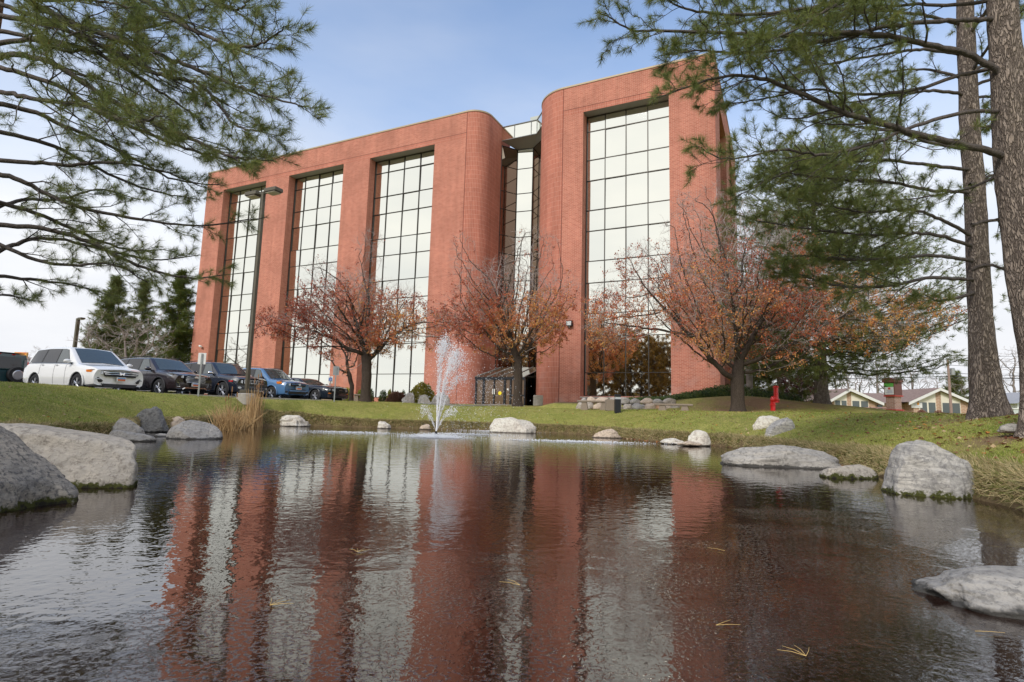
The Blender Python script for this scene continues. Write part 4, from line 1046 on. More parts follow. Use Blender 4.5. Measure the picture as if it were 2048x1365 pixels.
    # mirrors
    for sd in (-1, 1):
        mm = MB(); xm = S['cowl']-.32; yb = hw*.93; zm = S['belt']+.10
        V, F = boulder_mesh(.09, .13, .085, 4, sub=2, rough=0, cuts=0); V[:, 2] *= np.where(V[:, 2] < 0, 1.3, 1); V = V+np.array([xm, sd*(yb+.15), zm]); o = npmesh('mirror', V, F, S.get('mirror', S['paint']), t, local=True, smooth=True)
        npmesh('mirror_arm', *tube([(xm, sd*(yb-.06), zm-.06), (xm, sd*(yb+.1), zm-.05)], .03, 6), M['trim'], o, local=True)
    # lower cladding and arch trims
    for sd in (-1, 1):
        for wx in S['wx']:
            a = np.linspace(-.15, math.pi+.15, 18); rr_ = S['wr']+.075
            V, F = tube([(wx+rr_*math.cos(q), sd*(hw*.985), S['wr']+rr_*math.sin(q)) for q in a], .028, 5); npmesh('wheel_arch', V, F, S.get('clad', S['paint']), t, local=True, smooth=True)
        patch('sill', ((S['wx'][1]+S['wr']+.08, S['wx'][0]-S['wr']-.08),)*2, (.5, 1.25), sd, S.get('clad', S['paint']), .012)
        # window surround line and handles
        xs = S['side']; V, F = tube([surf(x, 5.05, sd, .012) for x in np.linspace(xs[-1][0], xs[0][1]+.04, 12)], .011, 4); npmesh('window_trim', V, F, M['chrome'] if S.get('chrome', True) else M['trim'], t, local=True)
        for xh in S.get('handles', (.05, -.95)):
            V, F = tube([surf(xh-.09, 4.15, sd, .03), surf(xh+.09, 4.15, sd, .03)], .017, 5); npmesh('door_handle', V, F, S['paint'] if not S.get('chrome_h') else M['chrome'], t, local=True)
        for xd in S.get('doors', (.62, -.42, -1.32)):
            V, F = tube([surf(xd, v, sd, .001) for v in np.linspace(1.0, 5.0, 10)], .006, 4); npmesh('door_gap', V, F, M['trim'], t, local=True)
    if S.get('rails'):
        for sd in (-1, 1):
            V, F = tube([surf(x, 7.0, sd, .05) for x in np.linspace(S['rr'], S['rf']-.1, 12)], .018, 5); npmesh('roof_rail', V, F, M['trim'], t, local=True)
    return t
def tail_pair(face, rect, hw, z0, z1): 
    for sd in (-1, 1): face('tail_light', rect(*(sorted((sd*hw*.66, sd*hw*.9))), z0, z1, 3), M['redlens'], .02, rear=True)
def f_white(face, rect, t, hw, S):
    face('grille', [(-.62, .86), (.62, .86), (.52, .66), (-.52, .66)], M['trim'], .02)
    g = face('grille_bar', rect(-.60, .60, .80, .835), M['chrome'], .035); face('grille_bar', rect(-.56, .56, .735, .76), M['chrome'], .035)
    face('emblem', [(-.09, .83), (-.055, .83), (-.045, .79), (.045, .79), (.055, .83), (.09, .83), (.065, .72), (.035, .72), (.035, .755), (-.035, .755), (-.035, .72), (-.065, .72)], M['chrome'], .05)
    for s in (-1, 1):
        face('headlight', [(s*.60, .73), (s*.60, .86), (s*.86, .90), (s*.93, .88), (s*.90, .80)], M['lampglass'], .012); face('indicator', [(s*.86, .86), (s*.94, .88), (s*.935, .80), (s*.88, .79)], M['amber'], .018)
        face('fog_lamp_recess', [(s*.58, .50), (s*.72, .62), (s*.88, .60), (s*.86, .47), (s*.62, .44)], M['trim'], .012); face('fog_lamp', rect(*sorted((s*.66, s*.82)), .55, .58, 3), M['lampglass'], .03)
    face('lower_grille', [(-.62, .40), (.62, .40), (.52, .28), (-.52, .28)], M['trim'], .02); tail_pair(face, rect, hw, .95, 1.2)
def f_black(face, rect, t, hw, S):
    face('grille', [(-.36, .92), (.36, .92), (.48, .80), (.36, .60), (-.36, .60), (-.48, .80)], M['trim'], .02)
    for k in range(5): w_ = .40+.04*math.sin(k*.8); face('grille_bar', rect(-w_, w_, .63+k*.055, .645+k*.055), M['chrome'], .035)
    face('emblem', [(.10*math.cos(a), .85+.05*math.sin(a)) for a in np.linspace(0, 2*math.pi, 13)[:-1]], M['chrome'], .045)
    for s in (-1, 1):
        face('headlight', [(s*.52, .80), (s*.52, .90), (s*.86, .98), (s*.93, .94), (s*.88, .86)], M['lampglass'], .012)
        face('fog_lamp_recess', [(s*.62, .44), (s*.68, .62), (s*.80, .62), (s*.78, .44)], M['chrome'], .012); face('fog_lamp', [(s*.645, .46), (s*.695, .60), (s*.78, .60), (s*.76, .46)], M['trim'], .02)
    face('bumper_trim', [(-.55, .36), (-.45, .42), (.45, .42), (.55, .36), (.52, .33), (.43, .385), (-.43, .385), (-.52, .33)], M['chrome'], .03); tail_pair(face, rect, hw, .95, 1.2)
def f_slots(face, rect, t, hw, S):
    for k in range(7): y = (k-3)*.155; o = face('grille_slot', rect(y-.062, y+.062, .74, .91, 2), M['chrome'], .02); face('slot_opening', rect(y-.044, y+.044, .76, .89, 2), M['trim'], .026, par=o)
    for s in (-1, 1):
        face('headlight', [(s*.60, .74), (s*.60, .88), (s*.90, .90), (s*.93, .78)], M['lampglass'], .012); face('marker_light', rect(*sorted((s*.885, s*.94)), .80, .86, 2), M['redlens'], .02)
        face('fog_lamp', [(s*.72+.07*math.cos(a), .54+.05*math.sin(a)) for a in np.linspace(0, 2*math.pi, 11)[:-1]], M['lampglass'], .025)
    face('bumper_trim', [(-.6, .34), (-.46, .45), (.46, .45), (.6, .34), (.55, .32), (.44, .41), (-.44, .41), (-.55, .32)], M['chrome'], .03)
    face('lower_grille', rect(-.42, .42, .31, .40), M['trim'], .02); tail_pair(face, rect, hw, .95, 1.2)
def f_blue(face, rect, t, hw, S):
    face('grille', [(-.46, .92), (.46, .92), (.42, .76), (-.42, .76)], M['trim'], .02); face('grille_bar', rect(-.44, .44, .845, .875), S['paint'], .04)
    face('emblem', [(.08*math.cos(a), .86+.05*math.sin(a)) for a in np.linspace(0, 2*math.pi, 13)[:-1]], M['chrome'], .055)
    for s in (-1, 1):
        face('headlight', [(s*.50, .78), (s*.50, .90), (s*.84, 1.0), (s*.91, .96), (s*.88, .84)], M['lampglass'], .012); face('indicator', [(s*.82, .96), (s*.91, .97), (s*.89, .86), (s*.82, .87)], M['amber'], .02)
        face('fog_lamp', [(s*.68+.06*math.cos(a), .48+.05*math.sin(a)) for a in np.linspace(0, 2*math.pi, 11)[:-1]], M['trim'], .02)
    face('lower_grille', [(-.5, .62), (.5, .62), (.56, .38), (-.56, .38)], M['trim'], .016); face('bumper_bar', rect(-.52, .52, .50, .58), S['paint'], .03); tail_pair(face, rect, hw, .95, 1.2)
def f_coupe(face, rect, t, hw, S):
    face('grille', [(-.62, .80), (.62, .80), (.58, .60), (-.58, .60)], M['trim'], .012)
    face('emblem', [(-.12, .70), (-.05, .73), (.02, .72), (.09, .75), (.12, .73), (.07, .70), (.08, .67), (.03, .685), (-.05, .685), (-.1, .66)], M['chrome'], .03)
    for s in (-1, 1):
        face('headlight', [(s*.50+.07*math.cos(a), .70+.07*math.sin(a)) for a in np.linspace(0, 2*math.pi, 13)[:-1]], M['lampglass'], .03)
        face('corner_lamp', [(s*.68, .66), (s*.68, .76), (s*.86, .76), (s*.88, .66)], M['lampglass'], .014); face('indicator', rect(*sorted((s*.62, s*.84)), .50, .54, 3), M['amber'], .02)
    face('lower_grille', rect(-.5, .5, .28, .40), M['trim'], .014); tail_pair(face, rect, hw, .75, .95)
NX = 22.05
def mid(L): return NX+L/2
car('parked_suv', 'white three row family suv nearest on the left, chrome barred grille facing the pond', 'car', 21.95+4.95/2, 12.4, dict(L=4.95, W=2.0, H=1.78, hood=1.10, nose=.93, belt=1.08, cowl=1.32, rf=.42, rr=-1.95, tail=-2.38, tailz=1.15, wr=.37, wx=(1.52, -1.32), paint=paint('white_car_paint', (.82, .82, .80)), side=[(.02, .98, .02, .42), (-.98, -.06, -.9, -.06), (-2.05, -1.08, -1.72, -1.0)], front=f_white, plate_z=.50, mirror=None or paint('white_mirror', (.8, .8, .78)), clad=M['white_paint'], doors=(.75, -.02, -1.02), handles=(.12, -.85), tum=.74))
car('parked_suv', 'glossy black crossover with hexagonal chrome grille, second from the left in the row', 'car', mid(4.9), 15.4, dict(L=4.9, W=1.9, H=1.69, hood=1.08, nose=.92, belt=1.06, cowl=1.15, rf=.38, rr=-1.85, tail=-2.3, tailz=1.1, wr=.37, wx=(1.45, -1.35), paint=paint('black_paint_brown', (.022, .015, .016)), side=[(0, .9, .0, .38), (-1.0, -.08, -.92, -.08), (-1.95, -1.1, -1.6, -1.02)], front=f_black, plate_z=.47, clad=M['trim'], rails=True, tum=.73))
car('parked_suv', 'black off-road suv with a seven slot chrome grille behind the lamp pole', 'car', mid(4.82), 18.3, dict(L=4.82, W=1.94, H=1.76, hood=1.12, nose=.98, belt=1.1, cowl=1.05, rf=.35, rr=-1.9, tail=-2.28, tailz=1.15, wr=.39, wx=(1.45, -1.45), paint=paint('navy_black_paint', (.014, .018, .030)), side=[(0, .84, .0, .36), (-1.0, -.08, -.95, -.08), (-2.0, -1.1, -1.75, -1.05)], front=f_slots, plate=False, clad=M['trim'], mirror=M['chrome'], rails=True, tum=.76))
car('parked_suv', 'metallic blue compact suv between the black off-road suv and the black coupe', 'car', mid(4.6), 20.95, dict(L=4.6, W=1.82, H=1.70, hood=1.08, nose=.94, belt=1.05, cowl=1.1, rf=.30, rr=-1.7, tail=-2.12, tailz=1.15, wr=.36, wx=(1.36, -1.3), paint=paint('blue_car_paint', (.085, .19, .36)), side=[(0, .86, .0, .32), (-.95, -.08, -.88, -.08), (-1.85, -1.04, -1.55, -.98)], front=f_blue, plate_z=.60, clad=None or paint('blue_trim_paint', (.085, .19, .36)), mirror=M['trim'], rails=True, chrome=False, tum=.74))
car('parked_coupe', 'low black muscle coupe at the right end of the parked row', 'car', mid(4.77), 23.9, dict(L=4.77, W=1.88, H=1.38, hood=.96, nose=.84, belt=.92, cowl=.72, rf=-.02, rr=-1.15, tail=-1.95, tailz=.98, zb=.2, wr=.35, wx=(1.45, -1.27), paint=paint('coupe_paint', (.012, .018, .028)), side=[(-.62, .55, -.55, -.02), (-1.3, -.72, -1.05, -.66)], front=f_coupe, plate=False, clad=paint('coupe_trim', (.012, .018, .028)), doors=(.6, -.68), handles=(-.5,), chrome=False, spokes=5, tum=.70))
# boxy dark teal off-roader seen from behind
teal = paint('teal_paint', (.018, .055, .06))
p_ = at(22, 790, 27.5)
tz = thing('parked_offroader', 'boxy dark teal off-roader with a spare wheel behind the white suv', 'car', (p_[0]-.7, 27.8, LOT_Z+.004), -math.atan2(EV[0], EV[1])+.05)
def tb_(nm, c0, c1, m_, bevel=0, par=tz): return MB().box(c0, c1, bevel=bevel).build(nm, m_, par, local=True)
tb_('body', (-4.6, -1.0, .5), (0, 1.0, 1.22), teal, .07); V = []
V = [(-3.2, -.96, 1.22), (-.0, -.96, 1.22), (0, .96, 1.22), (-3.2, .96, 1.22), (-2.9, -.84, 1.98), (-.12, -.84, 1.98), (-.12, .84, 1.98), (-2.9, .84, 1.98)]
npmesh('cabin', V, [(4, 5, 6, 7), (0, 1, 5, 4), (1, 2, 6, 5), (2, 3, 7, 6), (3, 0, 4, 7)], teal, tz, local=True)
V = [(.006, -.66, 1.26), (.006, .66, 1.26), (-.098, .62, 1.84), (-.098, -.62, 1.84)]; npmesh('rear_window', V, [(0, 1, 2, 3)], M['tglass'], tz, local=True)
npmesh('side_window', [(-2.9, -.968, 1.28), (-.3, -.968, 1.28), (-.35, -.868, 1.85), (-2.7, -.868, 1.85)], [(0, 1, 2, 3)], M['tglass'], tz, local=True)
for sd in (-1, 1):
    o = tb_('tail_light', (-.02, sd*.84-.07, .92), (.035, sd*.84+.07, 1.22), M['redlens'], .01)
    tb_('louvre_vent', (-.03, sd*.8-.05, 1.3), (-.0, sd*.8+.05, 1.72), M['galv'], 0)
V, F = tube([(.02, .42, .95), (.26, .42, .95)], [.39, .39], 26); o = npmesh('spare_wheel', V, F, M['rubber'], tz, local=True)
V, F = tube([(.26, .42, .95), (.28, .42, .95)], [.24, .2], 20); npmesh('rim', V, F, M['alloy'], o, local=True)
tb_('roof_rack', (-2.8, -.8, 2.02), (-.2, .8, 2.06), M['trim']); tb_('bumper', (-.02, -.95, .45), (.14, .95, .62), M['trim'], .02)
for sd in (-.3, .3): tb_('roof_light', (-.12, sd-.06, 1.94), (-.06, sd+.06, 1.98), M['redlens'])
for wx in (-.9, -3.7):
    for sd in (-1, 1):
        V, F = tube([(wx, sd*.74, .4), (wx, sd*1.02, .4)], .4, 24); o = npmesh('wheel', V, F, M['rubber'], tz, local=True)
# ------------------------------------------------------------------ bark and leaf materials
def barkmat(name, a, b, c, sc_=6.0, stretch=(1, 1, .28), bump=1.0, dist=.06):
    m, nt, p = newmat(name); N, L = nt.nodes, nt.links
    tc = N.new('ShaderNodeTexCoord').outputs['Object']
    mp = N.new('ShaderNodeMapping'); mp.inputs['Scale'].default_value = stretch; L.new(tc, mp.inputs[0])
    v = N.new('ShaderNodeTexVoronoi'); v.feature = 'DISTANCE_TO_EDGE'; v.inputs['Scale'].default_value = sc_*3.4
    dn = N.new('ShaderNodeTexNoise'); dn.inputs['Scale'].default_value = sc_*1.5; dn.inputs['Detail'].default_value = 4; L.new(mp.outputs[0], dn.inputs['Vector'])
    ad = N.new('ShaderNodeVectorMath'); ad.operation = 'MULTIPLY_ADD'; L.new(dn.outputs['Color'], ad.inputs[0]); ad.inputs[1].default_value = (.5, .5, .5); L.new(mp.outputs[0], ad.inputs[2]); L.new(ad.outputs[0], v.inputs['Vector'])
    r = N.new('ShaderNodeMapRange'); r.inputs['From Min'].default_value = 0; r.inputs['From Max'].default_value = .22; r.inputs['To Min'].default_value = .35; L.new(v.outputs['Distance'], r.inputs['Value'])
    n = N.new('ShaderNodeTexNoise'); n.inputs['Scale'].default_value = sc_*4; n.inputs['Detail'].default_value = 6; n.inputs['Roughness'].default_value = .75; L.new(mp.outputs[0], n.inputs['Vector'])
    def mx(f, A, B):
        x = N.new('ShaderNodeMix'); x.data_type = 'RGBA'; L.new(f, x.inputs['Factor'])
        for k, q in (('A', A), ('B', B)):
            if isinstance(q, tuple): x.inputs[k].default_value = (*q, 1)
            else: L.new(q, x.inputs[k])
        return x.outputs['Result']
    nr = N.new('ShaderNodeMapRange'); nr.inputs['From Min'].default_value = .35; nr.inputs['From Max'].default_value = .65; L.new(n.outputs['Fac'], nr.inputs['Value'])
    col = mx(r.outputs[0], c, mx(nr.outputs[0], a, b)); L.new(col, p.inputs['Base Color']); p.inputs['Roughness'].default_value = .95; p.inputs['Specular IOR Level'].default_value = .1
    h = N.new('ShaderNodeMath'); h.operation = 'MULTIPLY_ADD'; L.new(n.outputs['Fac'], h.inputs[0]); h.inputs[1].default_value = .8; L.new(r.outputs[0], h.inputs[2])
    bm = N.new('ShaderNodeBump'); bm.inputs['Strength'].default_value = bump; bm.inputs['Distance'].default_value = dist; L.new(h.outputs[0], bm.inputs['Height']); L.new(bm.outputs[0], p.inputs['Normal'])
    return m
BK_pine = barkmat('pine_bark', (.46, .38, .32), (.24, .19, .155), (.07, .055, .05), 4.4, (1, 1, .26))
BK_far = barkmat('far_pine_bark', (.34, .29, .25), (.2, .17, .15), (.08, .065, .055), 4.0)
BK_limb = mat('pine_limb_bark', (.13, .105, .09), .9, c2=(.05, .042, .04), vs=20, bump=.8, bs=60)
BK_dec = barkmat('furrowed_bark', (.16, .125, .10), (.10, .078, .062), (.035, .028, .024), 7.0, (1, 1, .2), .9, .03)
BK_twig = mat('pale_twig_bark', (.50, .43, .40), .9, c2=(.27, .22, .20), vs=3)
BK_bare = mat('bare_tree_bark', (.26, .22, .195), .9, c2=(.15, .125, .11), vs=2)
LEAF = colmat('leaves', .6, .3, .3)
NEED = colmat('needles', .5, .35, .38)

# ------------------------------------------------------------------ pines
def needles(T, D, n_per, ln, w, spread=(18, 78), back=.10, g=None, cols=None, seed=0):
    g = g or np.random.default_rng(seed); m = len(T); T = np.repeat(T, n_per, 0); D = np.repeat(D, n_per, 0); k = len(T)
    D = D/(np.linalg.norm(D, axis=1)[:, None]+1e-9)
    r = g.normal(size=(k, 3)); r -= D*(r*D).sum(1)[:, None]; r /= np.linalg.norm(r, axis=1)[:, None]+1e-9
    t = g.random(k); a = np.radians(spread[0]+(spread[1]-spread[0])*t**.8); base = T-D*(back*t)[:, None]
    d = D*np.cos(a)[:, None]+r*np.sin(a)[:, None]; l = ln*g.uniform(.75, 1.1, k)
    tip = base+d*l[:, None]; tip[:, 2] -= .06*l
    s = np.cross(d, g.normal(size=(k, 3))); s /= np.linalg.norm(s, axis=1)[:, None]+1e-9
    V = np.stack([base+s*w/2, base-s*w/2, tip], 1).reshape(-1, 3); F = np.arange(3*k).reshape(k, 3)
    if cols is None: cols = (np.array([.10, .15, .04]), np.array([.31, .335, .10]))
    tc = np.repeat(g.random(m)[:, None], n_per, 0)*.6+g.random((k, 1))*.4; c = cols[0]*(1-tc)+cols[1]*tc
    br = g.random(k) < .05; c[br] = (.22, .12, .04)
    return V, F, np.repeat(c, 3, 0)
def spline(P, n):
    P = np.asarray(P, float); m = len(P); out = []
    for u in np.linspace(0, m-1, n):
        i = min(int(u), m-2); t = u-i; p0, p1, p2, p3 = P[max(i-1, 0)], P[i], P[i+1], P[min(i+2, m-1)]
        out.append(.5*((2*p1)+(-p0+p2)*t+(2*p0-5*p1+4*p2-p3)*t*t+(-p0+3*p1-3*p2+p3)*t**3))
    return np.array(out)
def nrm(v): return v/(np.linalg.norm(v)+1e-9)
def pine_limb(P, r0, g, out, start=.22, dens=1.0, side=.62, droop=-.1, lenmul=1.0, tl=.34, bare=0.0):
    """grow side shoots and tufts on one limb polyline; out collects (limbs, twig segs, tufts)"""
    Ln = np.linalg.norm(np.diff(P, axis=0), axis=1).sum(); n = max(8, int(Ln/.12)); Q = spline(P, n)
    Q[1:-1] += g.normal(0, .012, (n-2, 3)).cumsum(0)*.5*np.linspace(0, 1, n-2)[:, None]*0+g.normal(0, .008, (n-2, 3))
    rad = r0*(1-np.linspace(0, 1, n))**.75+.006
    out['limb'].append((Q, rad))
    k = int(Ln*(1-start)/(.19/dens)); sgn = 1
    for i in range(k):
        u = start+(1-start)*(i+g.random()*.6)/k; j = int(u*(n-1)); j = min(j, n-2); p = Q[j]; t = nrm(Q[min(j+2, n-1)]-Q[max(j-1, 0)])
        up = np.array([0, 0, 1.0]); sd = nrm(np.cross(t, up))*sgn; sgn = -sgn
        L1 = (side*(1-u)*Ln*.55+.28)*g.uniform(.55, 1.15)*lenmul
        d = nrm(t*g.uniform(.5, 1.0)+sd*g.uniform(.5, 1.0)+up*g.uniform(-.35, .45))
        m = max(4, int(L1/.14)); S = [p]; dd = d.copy()
        for q in range(m):
            dd = nrm(dd+g.normal(0, .16, 3)+np.array([0, 0, droop*.3+.09*(q/m)])+t*.05); S.append(S[-1]+dd*L1/m)
        S = np.array(S); out['twig'].append((S, np.linspace(max(.0045, rad[j]*.42), .0035, m+1)))
        for q in range(1, m+1):
            f = q/m
            if f < bare: continue
            for rep in range(1 if f < .99 else 2):
                if g.random() > .85*dens+.1: continue
                a = S[q]; ax = nrm(S[q]-S[q-1]); sv = nrm(np.cross(ax, g.normal(size=3))); e = nrm(ax*.8+sv*.75+np.array([0, 0, .25])); l2 = tl*g.uniform(.3, 1.0)*(1 if f < .99 else .4)
                b = a+e*l2; out['seg'].append((a, b)); out['tuft'].append((b, e))
                if g.random() < .45 and l2 > .16: out['tuft'].append((a+e*l2*.55, e))
        out['tuft'].append((S[-1], nrm(S[-1]-S[-2])))
    out['tuft'].append((Q[-1], nrm(Q[-1]-Q[-2])))
def pine_out(): return dict(limb=[], twig=[], seg=[], tuft=[])
def pine_build(root, out, limb_mat, ndl, w, per, seed, cols=None, tw=.004, spread=(18, 78), back=.10):
    parts = []
    for Q, r in out['limb']: parts.append(tube(Q, r, 7, False))
    for Q, r in out['twig']: parts.append(tube(Q, r, 4, False))
    if out['seg']:
        A = np.array([s[0] for s in out['seg']]); B = np.array([s[1] for s in out['seg']]); parts.append(frusta(A, B, np.full(len(A), tw), np.full(len(A), tw*.7), 3))
    V, F = joinq(parts); npmesh('branches', V, F, limb_mat, root, smooth=True)
    T = np.array([t[0] for t in out['tuft']]); D = np.array([t[1] for t in out['tuft']])
    V, F, c = needles(T, D, per, ndl, w, spread, back, seed=seed, cols=cols); npmesh('crown', V, F, NEED, root, col=c)
def trunk_mesh(root, pts, rad, mt, flare=0.0, seed=0, n=28, rough=.06, seg=46):
    P = spline(pts, seg); R = np.interp(np.linspace(0, 1, seg), np.linspace(0, 1, len(rad)), rad)
    V, F = tube(P, list(R), n, False); V = V.reshape(seg, n, 3)
    g = np.random.default_rng(seed); ph = g.uniform(0, 6.28, 6)
    for i in range(seg):
        h = np.linalg.norm(P[i]-P[0]); c = P[i]; a = np.arange(n)*2*math.pi/n
        k = 1+rough*(np.sin(a*3+h*1.1+ph[0])+np.sin(a*5-h*2.3+ph[1])*.7+np.sin(a*9+h*5+ph[2])*.35)+g.normal(0, rough*.25, n)
        k = k+flare*math.exp(-h/.35)*(.6+.4*np.sin(a*5+ph[3]))
        V[i] = c+(V[i]-c)*k[:, None]
    return npmesh('trunk', V.reshape(-1, 3), F, mt, root, smooth=True)
def pxline(L, Y0, Y1):
    n = len(L); return np.array([at(x, y, Y0+(Y1-Y0)*i/(n-1)) for i, (x, y) in enumerate(L)])
def trunk_at(pts, z):
    pts = np.asarray(pts); i = np.searchsorted(pts[:, 2], z)-1; i = int(np.clip(i, 0, len(pts)-2)); f = (z-pts[i][2])/(pts[i+1][2]-pts[i][2]); return pts[i]*(1-f)+pts[i+1]*f
# right pine standing on the lawn (12 m away)
gA = np.random.default_rng(21)
bA = at(1978, 834, 12.0); bA[2] = gz(bA[0], bA[1])-.1
tA = np.array([bA, at(1962, 640, 12.05), at(1950, 420, 12.15), at(1938, 200, 12.2), at(1930, 20, 12.3), at(1925, -160, 12.4), at(1922, -420, 12.5), at(1922, -640, 12.6)])
pA = thing('pine_tree', 'tall pine with straight grey trunk on the right lawn, its lower boughs reaching left', 'pine tree', bA)
trunk_mesh(pA, tA, [.32, .215, .20, .185, .17, .15, .11, .05], BK_pine, .55, 1, 36, .05, 70)
oA = pine_out()
limbsA = [([(1945, 560), (1860, 556), (1780, 572), (1690, 574), (1620, 556), (1562, 535)], 12, 10.8), ([(1943, 522), (1860, 512), (1780, 518), (1700, 520), (1620, 512), (1556, 514)], 12, 10.6),
          ([(1940, 470), (1885, 440), (1820, 420), (1730, 424), (1650, 410), (1585, 395)], 12, 10.9), ([(1942, 492), (1870, 470), (1800, 468), (1720, 470), (1600, 455), (1500, 440)], 12, 10.4),
          ([(1938, 385), (1860, 380), (1780, 365), (1690, 360), (1600, 350), (1520, 340)], 12.1, 11), ([(1936, 340), (1850, 330), (1760, 320), (1660, 330), (1560, 350), (1462, 402)], 12.1, 10.5),
          ([(1935, 300), (1860, 285), (1790, 262), (1700, 250), (1640, 230)], 12.2, 11.5), ([(1930, 190), (1860, 182), (1790, 190), (1730, 200), (1640, 215)], 12.2, 11.6),
          ([(1930, 110), (1850, 100), (1760, 110), (1650, 130), (1560, 160)], 12.3, 11.2), ([(1928, 50), (1840, 30), (1740, 20), (1620, 20), (1500, 40), (1400, 60)], 12.3, 10.8),
          ([(1928, 0), (1840, -40), (1700, -60), (1560, -50), (1450, -20)], 12.4, 11), ([(1925, -60), (1820, -110), (1650, -140), (1500, -110)], 12.4, 11),
          ([(1945, 540), (1980, 530), (2020, 545), (2070, 560)], 12, 11.5), ([(1943, 450), (1990, 440), (2040, 455), (2090, 440)], 12, 11.7), ([(1940, 370), (1990, 350), (2050, 350)], 12, 12.6),
          ([(1938, 260), (1990, 250), (2060, 230)], 12.2, 12.8), ([(1935, 150), (1990, 120), (2070, 100)], 12.2, 12.9), ([(1930, 60), (1990, 20), (2080, 10)], 12.2, 12.9),
          ([(1950, 585), (1900, 600), (1870, 600), (1850, 590)], 12, 11.7)]
for L_, y0, y1 in limbsA: pine_limb(pxline(L_, y0, y1), .036, gA, oA, start=.3, dens=1.4, tl=.32, side=.66)
for k in range(10): z = gA.uniform(7.5, 15); p0 = trunk_at(tA, z); an = gA.uniform(0, 6.28); Ll = gA.uniform(1.6, 2.8); pine_limb(np.array([p0, p0+np.array([math.cos(an)*.5*Ll, math.sin(an)*.5*Ll, .35]), p0+np.array([math.cos(an)*Ll, math.sin(an)*Ll, .4])]), .035, gA, oA, dens=.8)
pine_build(pA, oA, BK_limb, .135, .0055, 56, 5)
# right edge pine (8.5 m away)
gB = np.random.default_rng(33)
bB = at(2100, 868, 8.5); bB[2] = gz(bB[0], bB[1])-.1
tB = np.array([bB, at(2078, 700, 8.5), at(2052, 540, 8.5), at(2030, 380, 8.5), at(2016, 200, 8.5), at(2004, 20, 8.5), at(1996, -200, 8.5), at(1990, -460, 8.5), at(1990, -700, 8.6)])
pB = thing('pine_tree', 'large rough barked pine whose trunk runs up the right edge of the view', 'pine tree', bB)
trunk_mesh(pB, tB, [.34, .25, .235, .225, .22, .205, .18, .14, .06], BK_pine, .5, 2, 40, .055, 90)
oB = pine_out()
limbsB = [([(2024, 322), (1970, 300), (1866, 277), (1738, 240), (1663, 215), (1553, 167), (1488, 152), (1417, 160), (1312, 196)], 8.5, 7.6, .075),
          ([(2012, 178), (1993, 142), (1927, 106), (1860, 92), (1795, 76), (1700, 66), (1560, 72), (1466, 66), (1330, 62), (1262, 60), (1195, 24)], 8.5, 7.8, .07),
          ([(2000, 40), (1940, 40), (1839, 46), (1740, 60), (1600, 95), (1480, 106), (1400, 102), (1320, 112)], 8.5, 7.9, .05),
          ([(2020, 225), (1927, 226), (1817, 258), (1740, 290), (1650, 310), (1560, 300), (1460, 318), (1405, 300)], 8.5, 7.7, .04),
          ([(1993, -10), (1900, -30), (1780, -20), (1650, 10), (1500, 30), (1380, 20), (1330, -5)], 8.5, 7.9, .06),
          ([(1990, -90), (1850, -120), (1700, -110), (1560, -60), (1450, -30)], 8.5, 8.0, .06), ([(2010, 130), (1920, 150), (1830, 180), (1720, 190), (1620, 180), (1520, 200), (1440, 210)], 8.5, 9.0, .04),
          ([(1990, -60), (1900, -70), (1800, -40), (1690, 0), (1590, 60), (1500, 95)], 8.5, 7.2, .045), ([(1995, 0), (1900, 10), (1800, 10), (1700, 30), (1620, 50)], 8.5, 9.4, .04),
          ([(2030, 330), (1960, 370), (1880, 390), (1800, 400)], 8.5, 9.3, .03), ([(2000, -150), (1900, -220), (1750, -250), (1600, -200), (1480, -160)], 8.5, 8.2, .05),
          ([(2035, 120), (2080, 80), (2160, 60)], 8.5, 8.8, .04), ([(2045, 300), (2090, 260), (2180, 230)], 8.5, 8.9, .04), ([(2050, 200), (2100, 180), (2200, 150)], 8.5, 7.6, .04)]
for L_, y0, y1, r_ in limbsB: pine_limb(pxline(L_, y0, y1), r_*.72, gB, oB, start=.3, dens=1.3, tl=.3, side=.58)
pine_build(pB, oB, BK_limb, .125, .0046, 58, 6)
